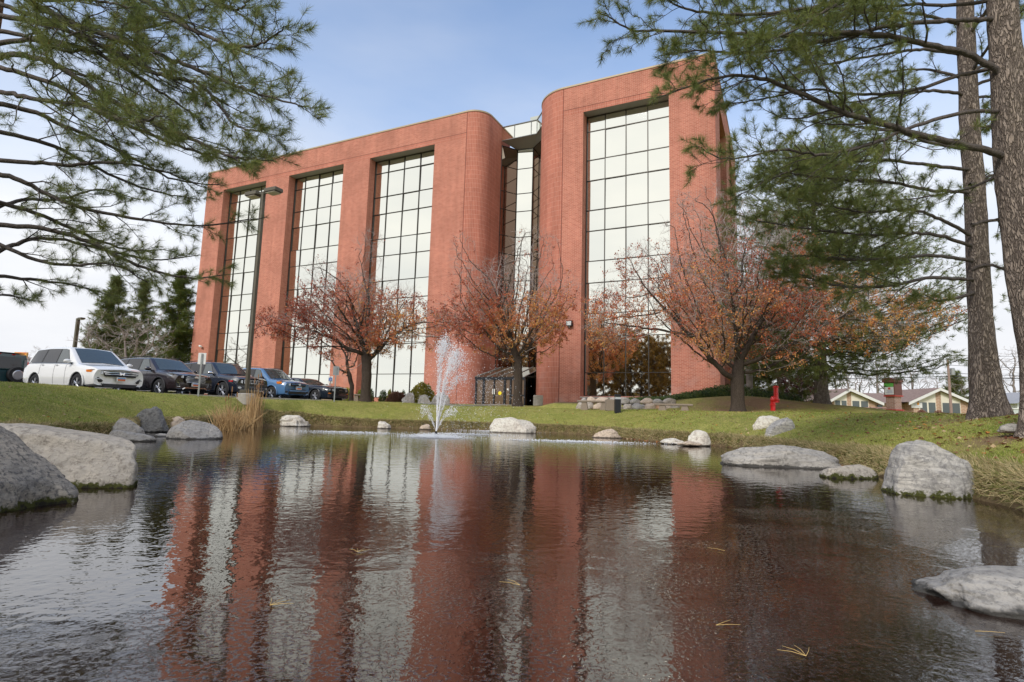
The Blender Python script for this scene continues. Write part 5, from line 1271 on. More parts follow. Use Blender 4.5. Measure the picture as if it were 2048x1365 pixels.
# big pine at the left edge, its boughs hanging over the view
gL = np.random.default_rng(44)
bL = np.array([-7.6, 6.6, 0.0]); bL[0] = at(-95, 300, 9.0)[0]; bL[2] = gz(bL[0], 9.0)-.1; bL[1] = 9.0
tL = np.array([bL, bL+[.02, 0, 2.2], bL+[.1, 0, 4.5], bL+[.15, .0, 7], bL+[.15, .05, 10], bL+[.1, .1, 13]])
pL = thing('pine_tree', 'pine at the left edge with long drooping boughs across the upper left sky', 'pine tree', bL)
trunk_mesh(pL, tL, [.40, .30, .27, .24, .16, .05], barkmat('orange_pine_bark', (.42, .25, .14), (.28, .16, .09), (.08, .05, .035), 5.0, (1, 1, .34)), .4, 3, 32, .05, 60)
oL = pine_out()
limbsL = [([(-10, -60), (47, -5), (117, 33), (197, 66), (281, 94), (366, 129), (445, 159), (516, 188), (608, 214)], 6.9, 5.4, .05), ([(-20, 120), (40, 110), (117, 133), (197, 185), (281, 232), (398, 285), (469, 315), (548, 322)], 6.9, 6.1, .045),
          ([(-20, 150), (0, 136), (117, 173), (197, 225), (281, 262), (380, 300), (440, 318), (500, 330)], 6.9, 7.4, .04), ([(-20, 205), (60, 222), (131, 253), (197, 281), (281, 323), (352, 361), (450, 372)], 6.9, 6.4, .04),
          ([(-20, 345), (40, 360), (94, 389), (188, 422), (300, 441), (403, 452), (534, 434)], 6.9, 6.0, .04), ([(-20, 450), (94, 459), (188, 488), (281, 534), (375, 556), (455, 550)], 6.9, 6.3, .038),
          ([(-20, 510), (20, 494), (70, 478), (141, 483), (230, 505), (310, 520), (400, 510)], 6.9, 7.0, .036), ([(-20, 550), (30, 556), (90, 562), (160, 575), (215, 590)], 6.9, 6.6, .028),
          ([(-20, -80), (120, -50), (262, -10), (328, 28), (398, 66), (469, 92), (520, 88), (572, 54)], 6.9, 5.9, .045), ([(-20, 30), (100, 50), (220, 100), (320, 150), (400, 170), (470, 250), (530, 262)], 6.9, 5.9, .04),
          ([(-20, -120), (150, -100), (300, -60), (400, -10), (470, 20), (500, -5)], 6.9, 6.4, .04), ([(-20, 90), (80, 80), (200, 110), (330, 190), (400, 240)], 6.9, 7.6, .04),
          ([(-20, 260), (100, 290), (200, 340), (300, 380), (400, 400)], 6.9, 7.3, .035), ([(-20, 320), (60, 325), (140, 330), (230, 325), (330, 345), (420, 380)], 6.9, 5.9, .035),
          ([(-20, 400), (80, 430), (170, 470), (260, 500), (330, 500)], 6.9, 7.4, .035), ([(-20, 0), (60, 30), (160, 50), (260, 60), (350, 40), (420, 10)], 6.9, 7.4, .035),
          ([(-20, 480), (70, 520), (150, 530), (230, 530), (300, 570)], 6.9, 5.9, .03), ([(-20, 180), (80, 200), (180, 215), (260, 245), (330, 230)], 6.9, 5.6, .035), ([(-20, 60), (60, 75), (130, 100), (220, 105), (300, 120)], 6.9, 7.9, .035),
          ([(-20, 590), (20, 592), (60, 600)], 6.9, 6.2, .015), ([(-20, 420), (50, 400), (120, 400), (200, 380), (280, 400)], 6.9, 7.9, .03), ([(-20, -20), (80, 0), (180, 0), (280, 20)], 6.9, 5.7, .03)]
limbsL = [(L_, 9.0, (y1+3.9 if L_[-1][1] > 330 else y1+.9), r_*1.25) for L_, y0, y1, r_ in limbsL]
for L_, y0, y1, r_ in limbsL: pine_limb(pxline(L_, y0, y1), r_*.8, gL, oL, start=.2, dens=1.12, tl=.30, side=.5, bare=.15)
pine_build(pL, oL, BK_limb, .135, .0042, 46, 7)

# ------------------------------------------------------------------ distant conifers
def conifer(name, label, base, H, rad, seed, z_start=.12, per=30, ndl=.32, w=.02, cols=(np.array([.08, .12, .035]), np.array([.26, .28, .09])), group=None, shape=.8, trunk_r=.25, nl=None, mt=None, dens=1.0, tilt=.1):
    g = np.random.default_rng(seed); b = np.array(base, float); t = thing(name, label, 'conifer' if 'conifer' in name else 'pine tree', b, group=group)
    trunk_mesh(t, [b-[0, 0, .1], b+[.05, 0, H*.35], b+[0, .05, H*.7], b+[0, 0, H]], [trunk_r, trunk_r*.72, trunk_r*.4, .03], mt or BK_far, .5, seed, 16, .04, 30)
    segA, segB, ra, rb, T, D = [], [], [], [], [], []
    nl = nl or int(H*7)
    for i in range(nl):
        u = z_start+(1-z_start)*(i+g.random())/nl; R = rad*((1-u)**shape)*g.uniform(.7, 1.12)+.25
        if u < z_start+.12: R *= .85
        an = g.uniform(0, 2*math.pi); p = b+[0, 0, u*H]; d0 = np.array([math.cos(an), math.sin(an), tilt+.5*u-.15]); m = max(3, int(R/.35)); prev = p
        for k in range(m):
            f = (k+1)/m; q = p+d0*R*f+np.array([0, 0, -.10*R*f*(1-f)*4*(1-u)+.12*R*f*f])+g.normal(0, .05, 3); segA.append(prev); segB.append(q); ra.append(.03*(1-f)+.012+.01*H/14); rb.append(.03*(1-f)+.01); prev = q
            if f > .25:
                for s in range(int(round(3*dens))):
                    o = g.normal(0, 1, 3)*[.34, .34, .18]*(.5+.4*R/2); T.append(q+o); D.append(nrm(np.array([math.cos(an), math.sin(an), .5])+g.normal(0, .5, 3)))
    V, F = frusta(segA, segB, ra, rb, 4); npmesh('branches', V, F, BK_limb, t)
    V, F, c = needles(np.array(T), np.array(D), per, ndl, w, (10, 85), ndl*.9, seed=seed+1, cols=cols or (np.array([.065, .105, .035]), np.array([.19, .225, .075]))); npmesh('crown', V, F, NEED, t, col=c)
    return t
b = at(1644, 816, 31.0); b[2] = gz(b[0], b[1])
fp = conifer('pine_tree', 'big pine behind the orange-leaved tree, broad crown sweeping right over the low houses', b, 14.6, 8.3, 61, .13, 26, .24, .016, shape=.55, trunk_r=.36, nl=210, dens=1.9, tilt=.02, cols=(np.array([.08, .125, .035]), np.array([.25, .28, .09])))
CT = 'evergreens beyond the parking lot'
conifer('conifer_tree', 'dark green conifer against the left corner of the brick block', [at(345, 742, 66)[0], 66, .9], 15.5, 5.6, 62, .05, 30, .55, .045, group=CT, shape=1.0, nl=130, cols=(np.array([.05, .085, .015]), np.array([.17, .20, .04])))
conifer('conifer_tree', 'tallest pointed conifer behind the bare branches at the left', [at(212, 742, 74)[0], 74, .9], 16.5, 6.3, 63, .05, 30, .6, .05, group=CT, shape=1.1, nl=120)
conifer('conifer_tree', 'thin topped conifer between the other two at the left', [at(272, 742, 80)[0], 80, .9], 17.5, 5.2, 64, .05, 26, .6, .05, group=CT, shape=1.1, nl=100)
conifer('conifer_tree', 'bushy yellow green conifer behind the red standpipe', [at(1560, 800, 47)[0], 47, 1.0], 9.5, 4.2, 65, .06, 30, .4, .035, shape=.6, nl=90, cols=(np.array([.06, .09, .02]), np.array([.2, .2, .05])))
conifer('conifer_tree', 'conifer beside the far end of the brick block behind the bare top branches', [at(1505, 800, 56)[0], 56, 1.0], 12.5, 4.2, 66, .06, 26, .45, .04, shape=.7, nl=90)
conifer('conifer_tree', 'small dark evergreen behind the roof by the utility pole', [at(1913, 800, 105)[0], 105, 1.0], 9.5, 3.4, 67, .05, 22, .7, .07, shape=.8, nl=60)

# ------------------------------------------------------------------ broadleaf trees by space colonisation
def colonize(g, nodes, par, att, step, infl, kill, iters, jit=.12, up=.0):
    N_ = [np.array(p, float) for p in nodes]; Pn = list(par); A_ = np.array(att); nn_ = len(A_); near = np.full(nn_, 0); dist = np.full(nn_, 1e9); alive = np.ones(nn_, bool); nch = [0]*len(N_)
    def upd(i0):
        Q = np.array(N_[i0:]); d = np.sqrt(((A_[:, None]-Q[None])**2).sum(-1)); j = d.argmin(1); dm = d[np.arange(nn_), j]; b = dm < dist
        dist[b] = dm[b]; near[b] = j[b]+i0
    upd(0)
    for it in range(iters):
        act = alive & (dist < infl)
        if not act.any(): break
        ids = near[act]; V = A_[act]-np.array(N_)[ids]; V /= np.linalg.norm(V, axis=1)[:, None]+1e-9
        acc = {}
        S = np.zeros((len(N_), 3)); np.add.at(S, ids, V); i0 = len(N_)
        for i in np.unique(ids):
            if nch[i] >= 3: alive[near == i] &= (g.random((near == i).sum()) > .3); continue
            d = nrm(nrm(S[i])+g.normal(0, jit, 3)+np.array([0, 0, up])); N_.append(N_[i]+d*step); Pn.append(int(i)); nch[i] += 1; nch.append(0)
        if len(N_) == i0: continue
        upd(i0); alive &= dist > kill
    return np.array(N_), np.array(Pn)
def tree_mesh(Nn, Pn, rtip, expo, rmax=None):
    n = len(Nn); rad = np.full(n, rtip); kids = [[] for _ in range(n)]
    for i in range(1, n):
        if Pn[i] >= 0: kids[Pn[i]].append(i)
    acc = np.zeros(n)
    for i in range(n-1, -1, -1):
        rad[i] = rtip if not kids[i] else acc[i]**(1/expo)
        if Pn[i] >= 0: acc[Pn[i]] += rad[i]**expo
    if rmax: rad = rad*(1+(rmax/rad[0]-1)*np.clip(rad/rad[0], 0, 1)**.5) if rad[0] > 0 else rad
    chains = []; stack = [(0, None)]
    while stack:
        i, pr = stack.pop(); ch = [pr] if pr is not None else []; ch.append(i)
        while kids[i]:
            ks = sorted(kids[i], key=lambda k: -rad[k]); 
            for k in ks[1:]: stack.append((k, i))
            i = ks[0]; ch.append(i)
        if len(ch) > 1: chains.append(ch)
    return rad, kids, chains
def crown_pts(g, c, R, n, zlow=-1., hollow=.35, lobes=5):
    c = np.array(c); out = []; ph = g.uniform(0, 6.28, 4)
    while len(out) < n:
        q = g.uniform(-1, 1, 3); r = np.linalg.norm(q)
        if r > 1 or r < hollow*g.random() or q[2] < zlow: continue
        a = math.atan2(q[1], q[0]); lim = .82+.12*math.sin(lobes*a+ph[0]+q[2]*2)+.1*math.sin(3*a+ph[1]-q[2]*3)
        if r > lim: continue
        out.append(c+q*R)
    return np.array(out)
def broadleaf(name, label, base, fork, c, R, seed, natt, step, kill, trunk_r, leafn=0, leafsize=.075, twig_len=(.25, .6), ntw=3, zlow=-1, leaf_fn=None, cat='tree', group=None, rtip=.006, expo=2.35, extra=None, tw_r=.0035, limb_mat=None, twig_mat=None, lean=(0, 0), up=0.0, forks=None, n_side=10):
    g = np.random.default_rng(seed); b = np.array(base, float); t = thing(name, label, cat, b, group=group)
    nodes = [b-[0, 0, .08]]; par = [-1]; m = max(2, int(fork/step)); 
    for k in range(m): nodes.append(b+np.array([lean[0]*(k+1)/m, lean[1]*(k+1)/m, fork*(k+1)/m])); par.append(len(nodes)-2)
    att = crown_pts(g, np.array(c), np.array(R), natt, zlow)
    if extra is not None: att = np.concatenate([att, extra(g)])
    Nn, Pn = colonize(g, nodes, par, att, step, 99, kill, 220, up=up)
    rad, kids, chains = tree_mesh(Nn, Pn, rtip, expo, trunk_r)
    for k in range(m+1): rad[k] = max(rad[k], trunk_r*(1.0-.12*k/m))
    rad[0] = trunk_r*1.5; rad[1] = trunk_r*1.12
    big_, small = [], []
    for ch in chains:
        P = Nn[ch]; r = rad[ch].copy()
        if len(ch) > 2: r[0] = min(r[0], r[1]*1.25)
        if ch[0] == 0: r[0] = rad[0]
        dst = big_ if r.max() > .028 else small
        if len(P) > 2 and dst is big_: P2 = spline(P, len(P)*2-1); r = np.interp(np.linspace(0, 1, len(P2)), np.linspace(0, 1, len(r)), r); P = P2
        dst.append(tube(P, list(r), n_side if dst is big_ else 4, False))
    V, F = joinq(big_); npmesh('trunk', V, F, limb_mat or BK_dec, t, smooth=True)
    # twigs
    hgt_ = np.zeros(len(Nn), int)
    for i in range(len(Nn)-1, 0, -1): hgt_[Pn[i]] = max(hgt_[Pn[i]], hgt_[i]+1)
    cand = np.where((hgt_ <= 3) & (np.arange(len(Nn)) > m))[0]; A0, B0, r0, r1 = [], [], [], []; D = nrm
    for i in cand:
        d = nrm(Nn[i]-Nn[Pn[i]]); tip = not kids[i]
        for k in range(ntw if tip else max(1, ntw-1)):
            e = nrm(d*.8+g.normal(0, .55, 3)+np.array([0, 0, .15])); l = g.uniform(*twig_len); p1 = Nn[i]+e*l*.5; p2 = p1+nrm(e+g.normal(0, .3, 3)+np.array([0, 0, .1]))*l*.5
            A0 += [Nn[i], p1]; B0 += [p1, p2]; r0 += [tw_r*1.3, tw_r]; r1 += [tw_r, tw_r*.6]
            for q in range(2):
                f = nrm(e+g.normal(0, .7, 3)); a = p1 if q else (p1+p2)/2; A0.append(a); B0.append(a+f*l*.35); r0.append(tw_r*.8); r1.append(tw_r*.5)
    V, F = joinq(small+[frusta(np.array(A0), np.array(B0), r0, r1, 3)]); npmesh('twigs', V, F, twig_mat or BK_twig, t)
    if leafn:
        A0 = np.array(A0); B0 = np.array(B0); f = g.random((len(A0), 1)); P = A0*(1-f)+B0*f
        w, cf = leaf_fn(P, np.array(c), np.array(R), g); w = w/w.sum(); nc = max(1, leafn//10); k = g.choice(len(P), nc, p=w)
        ctr = P[k]; Q = np.repeat(ctr, 10, 0)+g.normal(0, .08, (nc*10, 3)); col = cf(Q, g)
        n_ = len(Q); ax = g.normal(size=(n_, 3))+np.array([0, 0, -.9]); ax /= np.linalg.norm(ax, axis=1)[:, None]; sd = np.cross(ax, g.normal(size=(n_, 3))); sd /= np.linalg.norm(sd, axis=1)[:, None]; nr_ = np.cross(ax, sd)
        s = leafsize*g.uniform(.6, 1.2, (n_, 1)); V = np.stack([Q, Q+ax*s*.5+sd*s*.38+nr_*s*.14, Q+ax*s, Q+ax*s*.5-sd*s*.38+nr_*s*.14], 1).reshape(-1, 3); F = np.arange(4*n_).reshape(n_, 4)
        npmesh('leaves', V, F, LEAF, t, col=np.repeat(col, 4, 0))
    return t
RED, DRED, ORG, YEL, BRN = map(np.array, ((.54, .14, .07), (.36, .09, .05), (.66, .27, .10), (.72, .42, .13), (.44, .23, .13)))
def leaf_rule(top_bare=.55, orange_low=.5):
    def fn(P, c, R, g):
        u = (P-c)/R; h = u[:, 2]; w = np.clip(1.15-(h-top_bare+.55)*1.2, .03, 1)*(.45+.9*vn3(P, .8)**2*2.2)
        w *= (1+.6*(np.hypot(u[:, 0], u[:, 1]) > .3))
        def cf(Q, g):
            n = len(Q); uu = (Q-c)/R; q = np.clip(vn3(Q, .45)*1.3-.15+.35*(-uu[:, 2])*orange_low+.15*(1-np.hypot(uu[:, 0], uu[:, 1])), 0, 1); r = g.random(n); k = q+g.normal(0, .16, n)
            C = np.where((k < .38)[:, None], DRED, np.where((k < .62)[:, None], RED, np.where((k < .95)[:, None], ORG, YEL))); C = C*g.uniform(.7, 1.3, (n, 1)); C[r < .14] = BRN; return C
        return w, cf
    return fn
def vn3(P, f):
    return .5*(vnoise(P[:, 0]+P[:, 2]*.7, P[:, 1]-P[:, 2]*.45, f, 3)+vnoise(P[:, 0]-P[:, 2]*.6, P[:, 2]+P[:, 1]*.3, f*1.3, 9))
GT = 'red-leaved trees between the pond and the office building'
b1 = at(730, 811, 31.5); b1[2] = gz(b1[0], b1[1])
def ex1(g): return np.concatenate([crown_pts(g, b1+[-5.0, 0, 4.2], [1.8, 1.6, 1.0], 220), crown_pts(g, b1+[3.3, 0, 4.2], [2.2, 1.8, 1.3], 300), crown_pts(g, b1+[-.3, 0, 8.6], [.9, .9, 1.6], 130), crown_pts(g, b1+[-2.8, .0, 7.3], [1.5, 1.0, .8], 130)])
broadleaf('red_leaved_tree', 'wide red-leaved tree at the left with a forked trunk beside the footpath', b1, 1.5, b1+[-.9, .3, 4.9], [4.3, 3.6, 2.7], 101, 3800, .2, .26, .27, 25000, .095, leaf_fn=leaf_rule(.35, .7), group=GT, extra=ex1)
b2 = at(1035, 813, 37.5); b2[2] = gz(b2[0], b2[1])
def ex2(g): return np.concatenate([crown_pts(g, b2+[-3.6, 0, 6.0], [2.6, 2, 1.8], 450), crown_pts(g, b2+[.8, 0, 11.0], [2.2, 1.8, 1.6], 260), crown_pts(g, b2+[-4.0, 0, 9.8], [1.2, 1.2, 2.4], 180)])
broadleaf('red_leaved_tree', 'red-leaved tree in front of the glazed entrance between the two brick wings', b2, 2.0, b2+[-.3, .3, 6.8], [4.8, 4.0, 4.1], 102, 3800, .23, .30, .30, 23000, .105, leaf_fn=leaf_rule(.0, .9), group=GT, extra=ex2)
b3 = at(1476, 827, 26.0); b3[2] = gz(b3[0], b3[1])
def ex3(g): return np.concatenate([crown_pts(g, b3+[-5.6, 0, 4.2], [2.0, 2.2, 1.6], 420), crown_pts(g, b3+[6.4, 0, 4.6], [3.8, 2.6, 1.9], 900), crown_pts(g, b3+[-1.2, 0, 9.2], [2.4, 2, 1.8], 340), crown_pts(g, b3+[-4, 0, 6.6], [2.2, 2, 1.5], 300)])
broadleaf('red_leaved_tree', 'largest tree with orange and red leaves and low spreading limbs right of the tall window', b3, 1.3, b3+[.5, .3, 5.6], [5.8, 4.8, 3.9], 103, 5200, .2, .26, .30, 44000, .082, leaf_fn=leaf_rule(.25, 1.0), group=GT, extra=ex3)
def leafless(P, c, R, g): return np.ones(len(P)), None
def purple_rule(P, c, R, g):
    def cf(Q, g): n = len(Q); return np.where((g.random(n) < .7)[:, None], np.array([.10, .03, .045]), np.array([.2, .05, .05]))*g.uniform(.7, 1.3, (n, 1))
    return np.ones(len(P)), cf
def few_rule(P, c, R, g):
    def cf(Q, g): n = len(Q); return np.where((g.random(n) < .5)[:, None], ORG, BRN)*g.uniform(.7, 1.2, (n, 1))
    return np.ones(len(P)), cf
bt = at(702, 803, 37.0); bt[2] = gz(bt[0], bt[1])
broadleaf('young_tree', 'slim young tree with a few orange leaves just behind the left red-leaved tree', bt, 1.1, bt+[-.6, 0, 3.3], [1.9, 1.6, 2.0], 104, 160, .25, .4, .14, 500, .1, leaf_fn=few_rule)
bt = at(1603, 812, 44.0); bt[2] = gz(bt[0], bt[1])
broadleaf('purple_leaved_tree', 'small dark purple tree between the red standpipe and the far pine trunk', bt, .8, bt+[.0, 0, 2.9], [2.4, 2.2, 2.2], 105, 320, .25, .35, .12, 4200, .11, leaf_fn=purple_rule)
bt = at(1500, 800, 37.0); bt[2] = gz(bt[0], bt[1])
broadleaf('bare_tree', 'bare pale-branched tree behind the largest orange tree by the building corner', bt, 2.2, bt+[.3, 0, 8.0], [4.2, 3.2, 4.6], 106, 420, .38, .6, .2, 0, rtip=.012, tw_r=.008, twig_len=(.4, .9), limb_mat=BK_bare, twig_mat=mat('white_twigs', (.5, .45, .42), .9))
BT = 'bare trees beyond the parking lot'
for (px, py, Y, H, Rr, sd, lb) in ((250, 740, 58, 9.5, 5.2, 107, 'spreading bare tree in front of the left conifers'), (130, 740, 66, 6.5, 5.0, 108, 'low bare tree left of the single headed lamp'), (60, 740, 78, 4.0, 4.2, 109, 'small bare tree by the left edge above the off-roader')):
    bt = at(px, py, Y); bt[2] = .95
    broadleaf('bare_tree', lb, bt, H*.22, bt+[0, 0, H*.6], [Rr, Rr*.9, H*.42], sd, 420, .45, .7, .25, 0, rtip=.016, tw_r=.012, twig_len=(.5, 1.2), limb_mat=BK_bare, twig_mat=BK_twig, group=BT, zlow=-.9)
FB = 'bare trees behind the low brick houses'
k = 0
for (px, Y, H, Rr, lb) in ((1672, 100, 11, 2.6, 'yellowish bare tree just right of the far pine trunk'), (1700, 104, 12, 2.2, 'narrow bare tree behind the left gable'), (1722, 100, 9, 3.0, 'rounded bare tree right of the left gable'), (1757, 98, 14, 3.4, 'tallest bare tree behind the sign pillar roof'), (1776, 108, 12, 2.4, 'slim bare tree directly behind the sign pillar'),
                          (1826, 98, 11, 3.6, 'forked bare tree between the sign pillar and the right gable'), (1872, 100, 8.5, 3.6, 'rounded bare tree left of the utility pole'), (1928, 104, 9.0, 4.0, 'rounded bare tree right of the utility pole'), (2030, 92, 13, 4.0, 'bare tree between the two big trunks at the right edge'), (1985, 110, 8.0, 3.5, 'low bare tree right behind the thick pine trunk')):
    bt = at(px, 800, Y); bt[2] = 1.1
    broadleaf('bare_tree', lb, bt, H*.3, bt+[0, 0, H*.68], [Rr, Rr, H*.36], 120+k, 150, .5, .75, .2, 0, rtip=.02, tw_r=.014, ntw=2, twig_len=(.5, 1.3), limb_mat=BK_bare, twig_mat=BK_twig, group=FB, n_side=6); k += 1

def oak_rule(P, c, R, g):
    def cf(Q, g): n = len(Q); r = g.random(n)[:, None]; return (np.array([.24, .12, .03])*(1-r)+np.array([.42, .24, .05])*r)*g.uniform(.7, 1.2, (n, 1))
    return np.ones(len(P)), cf
for k, (s_, c_, H) in enumerate(((20.5, -6, 12), (28, -9, 14), (24, -13, 15), (16, -10, 13), (32, -15, 15))):
    bt = sc(s_, c_); bt[2] = gz(bt[0], bt[1])
    broadleaf('brown_leaved_tree', ['brown-leaved tree mirrored in the left panes of the right hand window bay', 'taller brown-leaved tree mirrored in the middle of the right hand window bay', 'brown-leaved tree mirrored low in the right panes of the right hand window bay', 'brown-leaved tree mirrored at the right edge of the right hand window bay', 'brown-leaved tree mirrored at the left edge of the right hand window bay'][k], bt, H*.22, bt+[0, 0, H*.6], [H*.5, H*.5, H*.5], 150+k, 800, .45, .65, .3, 15000, .34, leaf_fn=oak_rule, rtip=.012, tw_r=.008, group='trees mirrored in the glass')

# ------------------------------------------------------------------ shrubs and ground cover
hedge_later = True
def shrub(name, label, px0, px1, yt, yb, Y, col, seed, n=3800, ls=.09, group=None, dep=.8, stems=True, spiky=0.0, cat='shrub'):
    a = at(px0, yb, Y); b_ = at(px1, yb, Y); t_ = at((px0+px1)/2, yt, Y); c = (a+b_)/2; hx = (b_[0]-a[0])/2; z0 = gz(c[0], c[1]+hx*.4); H = t_[2]-z0; g = np.random.default_rng(seed)
    t = thing(name, label, cat, (c[0], Y+hx*.4, z0-.03), group=group); ctr = np.array([c[0], Y+hx*.4, z0])
    q = g.normal(size=(n, 3)); q /= np.linalg.norm(q, axis=1)[:, None]; q[:, 2] = np.abs(q[:, 2])*1.05-.05; r = g.random(n)**.25
    lob = .82+.2*vn3(q*3+seed, 1.3); P = ctr+q*np.array([hx, hx*dep, H])*(r*lob)[:, None]; P[:, 2] = np.maximum(P[:, 2], z0+.02)
    ax = q+g.normal(0, .5+spiky, (n, 3))+np.array([0, 0, .5]); ax /= np.linalg.norm(ax, axis=1)[:, None]; sd = np.cross(ax, g.normal(size=(n, 3))); sd /= np.linalg.norm(sd, axis=1)[:, None]; s = ls*g.uniform(.6, 1.3, (n, 1)); wd = .35 if not spiky else .12
    V = np.stack([P, P+ax*s*.5+sd*s*wd, P+ax*s, P+ax*s*.5-sd*s*wd], 1).reshape(-1, 3); F = np.arange(4*n).reshape(n, 4)
    k = vn3(P*2+seed, 1.0)[:, None]+g.normal(0, .2, (n, 1)); C = np.clip(np.array(col[0])*(1-k)+np.array(col[1])*k, .004, 1)*g.uniform(.75, 1.25, (n, 1))
    npmesh('foliage', V, F, LEAF, t, col=np.repeat(C, 4, 0))
    m = 26; A = np.tile(ctr-[0, 0, .05], (m, 1)); A[:, :2] += g.normal(0, hx*.12, (m, 2)); d = g.normal(size=(m, 3)); d[:, 2] = np.abs(d[:, 2])+.3; d /= np.linalg.norm(d, axis=1)[:, None]; B = ctr+d*np.array([hx, hx*dep, H])*.75
    V, F = frusta(A, B, np.full(m, .014), np.full(m, .005), 4); npmesh('stems', V, F, BK_bare, t); return t
YG = ((.17, .18, .03), (.55, .48, .10)); GR = ((.03, .06, .015), (.10, .15, .035)); YB = ((.14, .18, .02), (.36, .36, .05))
SG = 'shrubs along the office wall'
shrub('shrub', 'large yellow green shrub between the landscape rocks and the brick wall', 812, 872, 762, 800, 38.0, YG, 201, 5200, .12, SG)
shrub('shrub', 'low clipped yellow green shrub right behind the black coupe nose', 676, 706, 772, 790, 40.5, YB, 202, 2200, .08, SG)
shrub('shrub', 'low clipped yellow green shrub left of the left tree trunk', 709, 733, 776, 790, 40.3, YB, 203, 1800, .08, SG)
shrub('shrub', 'small dark green ball shrub right of the left tree trunk', 736, 748, 775, 788, 40.8, GR, 204, 1000, .08, SG)
shrub('shrub', 'dark green low shrub under the third tall window', 756, 775, 777, 788, 41.2, GR, 205, 1200, .08, SG)
shrub('shrub', 'tiny light green shrub joined to the dark one under the third tall window', 773, 784, 776, 788, 41.0, YB, 206, 900, .08, SG)
shrub('shrub', 'tiny dark green shrub just left of the large yellow green shrub', 800, 812, 779, 789, 41.2, GR, 207, 800, .08, SG)
shrub('dormant_shrub', 'low reddish brown leafless shrub on the mulch left of the landscape rocks', 770, 812, 784, 805, 36.8, ((.12, .06, .045), (.3, .17, .11)), 208, 3800, .2, None, spiky=.5)
shrub('shrub', 'wispy low reddish shrub before the right gable windows', 1838, 1858, 822, 842, 62, ((.2, .1, .07), (.36, .2, .14)), 209, 1200, .3, 'leafless shrubs before the right gable', spiky=.5)
shrub('shrub', 'wispy low reddish shrub next to the utility pole', 1872, 1892, 824, 842, 62, ((.2, .1, .07), (.36, .2, .14)), 210, 1200, .3, 'leafless shrubs before the right gable', spiky=.5)
def ivy(name, label, blobs, seed, n, ls=.10):
    g = np.random.default_rng(seed); P = []; Nq = []
    tot = sum(b[3]*b[4] for b in blobs)
    for (cx, cy, h, rx, ry) in blobs:
        m = int(n*rx*ry/tot); q = g.normal(size=(m, 3)); q /= np.linalg.norm(q, axis=1)[:, None]; q[:, 2] = np.abs(q[:, 2]); r = (1-.25*g.random(m)**2)*(.86+.22*vn3(q*2.5+cx, 1.5))
        x = cx+q[:, 0]*rx*r; y = cy+q[:, 1]*ry*r; z = ground(x, y)+q[:, 2]*h*r; P.append(np.stack([x, y, z], 1)); Nq.append(q)
    P = np.concatenate(P); q = np.concatenate(Nq); m = len(P); ax = g.normal(size=(m, 3))+q*.3; ax -= q*(ax*q).sum(1)[:, None]*.7; ax /= np.linalg.norm(ax, axis=1)[:, None]; sd = np.cross(ax, q+g.normal(0, .4, (m, 3))); sd /= np.linalg.norm(sd, axis=1)[:, None]; s = ls*g.uniform(.6, 1.2, (m, 1))
    V = np.stack([P, P+ax*s*.5+sd*s*.42, P+ax*s, P+ax*s*.5-sd*s*.42], 1).reshape(-1, 3); k = np.clip(vn3(P*1.5, 1)+g.normal(0, .25, m), 0, 1)[:, None]; C = (np.array([.018, .045, .012])*(1-k)+np.array([.10, .13, .03])*k)
    o = npmesh(name, V, np.arange(4*m).reshape(m, 4), LEAF, None, col=np.repeat(C, 4, 0)); return tag(o, label, 'ground cover', kind='stuff')
ib = []
for (px, yt, yb, Y, w) in ((1290, 794, 800, 34, 1.6), (1320, 794, 806, 33.5, 1.4), (1350, 790, 812, 32.5, 1.3), (1378, 786, 816, 32.5, 1.3), (1405, 780, 812, 33, 1.4), (1432, 772, 806, 34, 1.4), (1452, 770, 800, 35, 1.4), (1520, 776, 805, 36, 1.4), (1550, 782, 804, 36, 1.3), (1580, 786, 806, 36, 1.1), (1260, 796, 803, 34, 1.4), (1225, 797, 803, 34.5, 1.3), (1390, 782, 800, 36, 1.6), (1425, 776, 800, 37, 1.6), (1490, 772, 800, 37, 1.5)):
    q = at(px, yt, Y); h = q[2]-gz(q[0], Y); ib.append((q[0], Y, max(h, .18), w, w*.8))
ivy('ivy', 'dark green ivy bank spilling over the rock wall up to the brick corner', ib, 301, 26000)

hg_ = np.random.default_rng(909); n_ = 9000; hs_, hc_ = hg_.uniform(8, 42, n_), -17+hg_.normal(0, .8, n_); P_ = np.array([sc(a, b, 0) for a, b in zip(hs_, hc_)]); P_[:, 2] = 1.1+hg_.random(n_)**.7*3.6
ax_ = hg_.normal(size=(n_, 3)); ax_ /= np.linalg.norm(ax_, axis=1)[:, None]; sd_ = np.cross(ax_, hg_.normal(size=(n_, 3))); sd_ /= np.linalg.norm(sd_, axis=1)[:, None]
V = np.stack([P_, P_+ax_*.3+sd_*.2, P_+ax_*.6, P_+ax_*.3-sd_*.2], 1).reshape(-1, 3); r_ = hg_.random((n_, 1)); C = np.array([.30, .20, .06])*(1-r_)+np.array([.48, .36, .13])*r_
hd_ = thing('hedge', 'long golden brown hedge mirrored low in the glass of the right hand window bay', 'hedge', sc(25, -17, 1.1)); npmesh('foliage', V, np.arange(4*n_).reshape(n_, 4), LEAF, hd_, col=np.repeat(C, 4, 0))
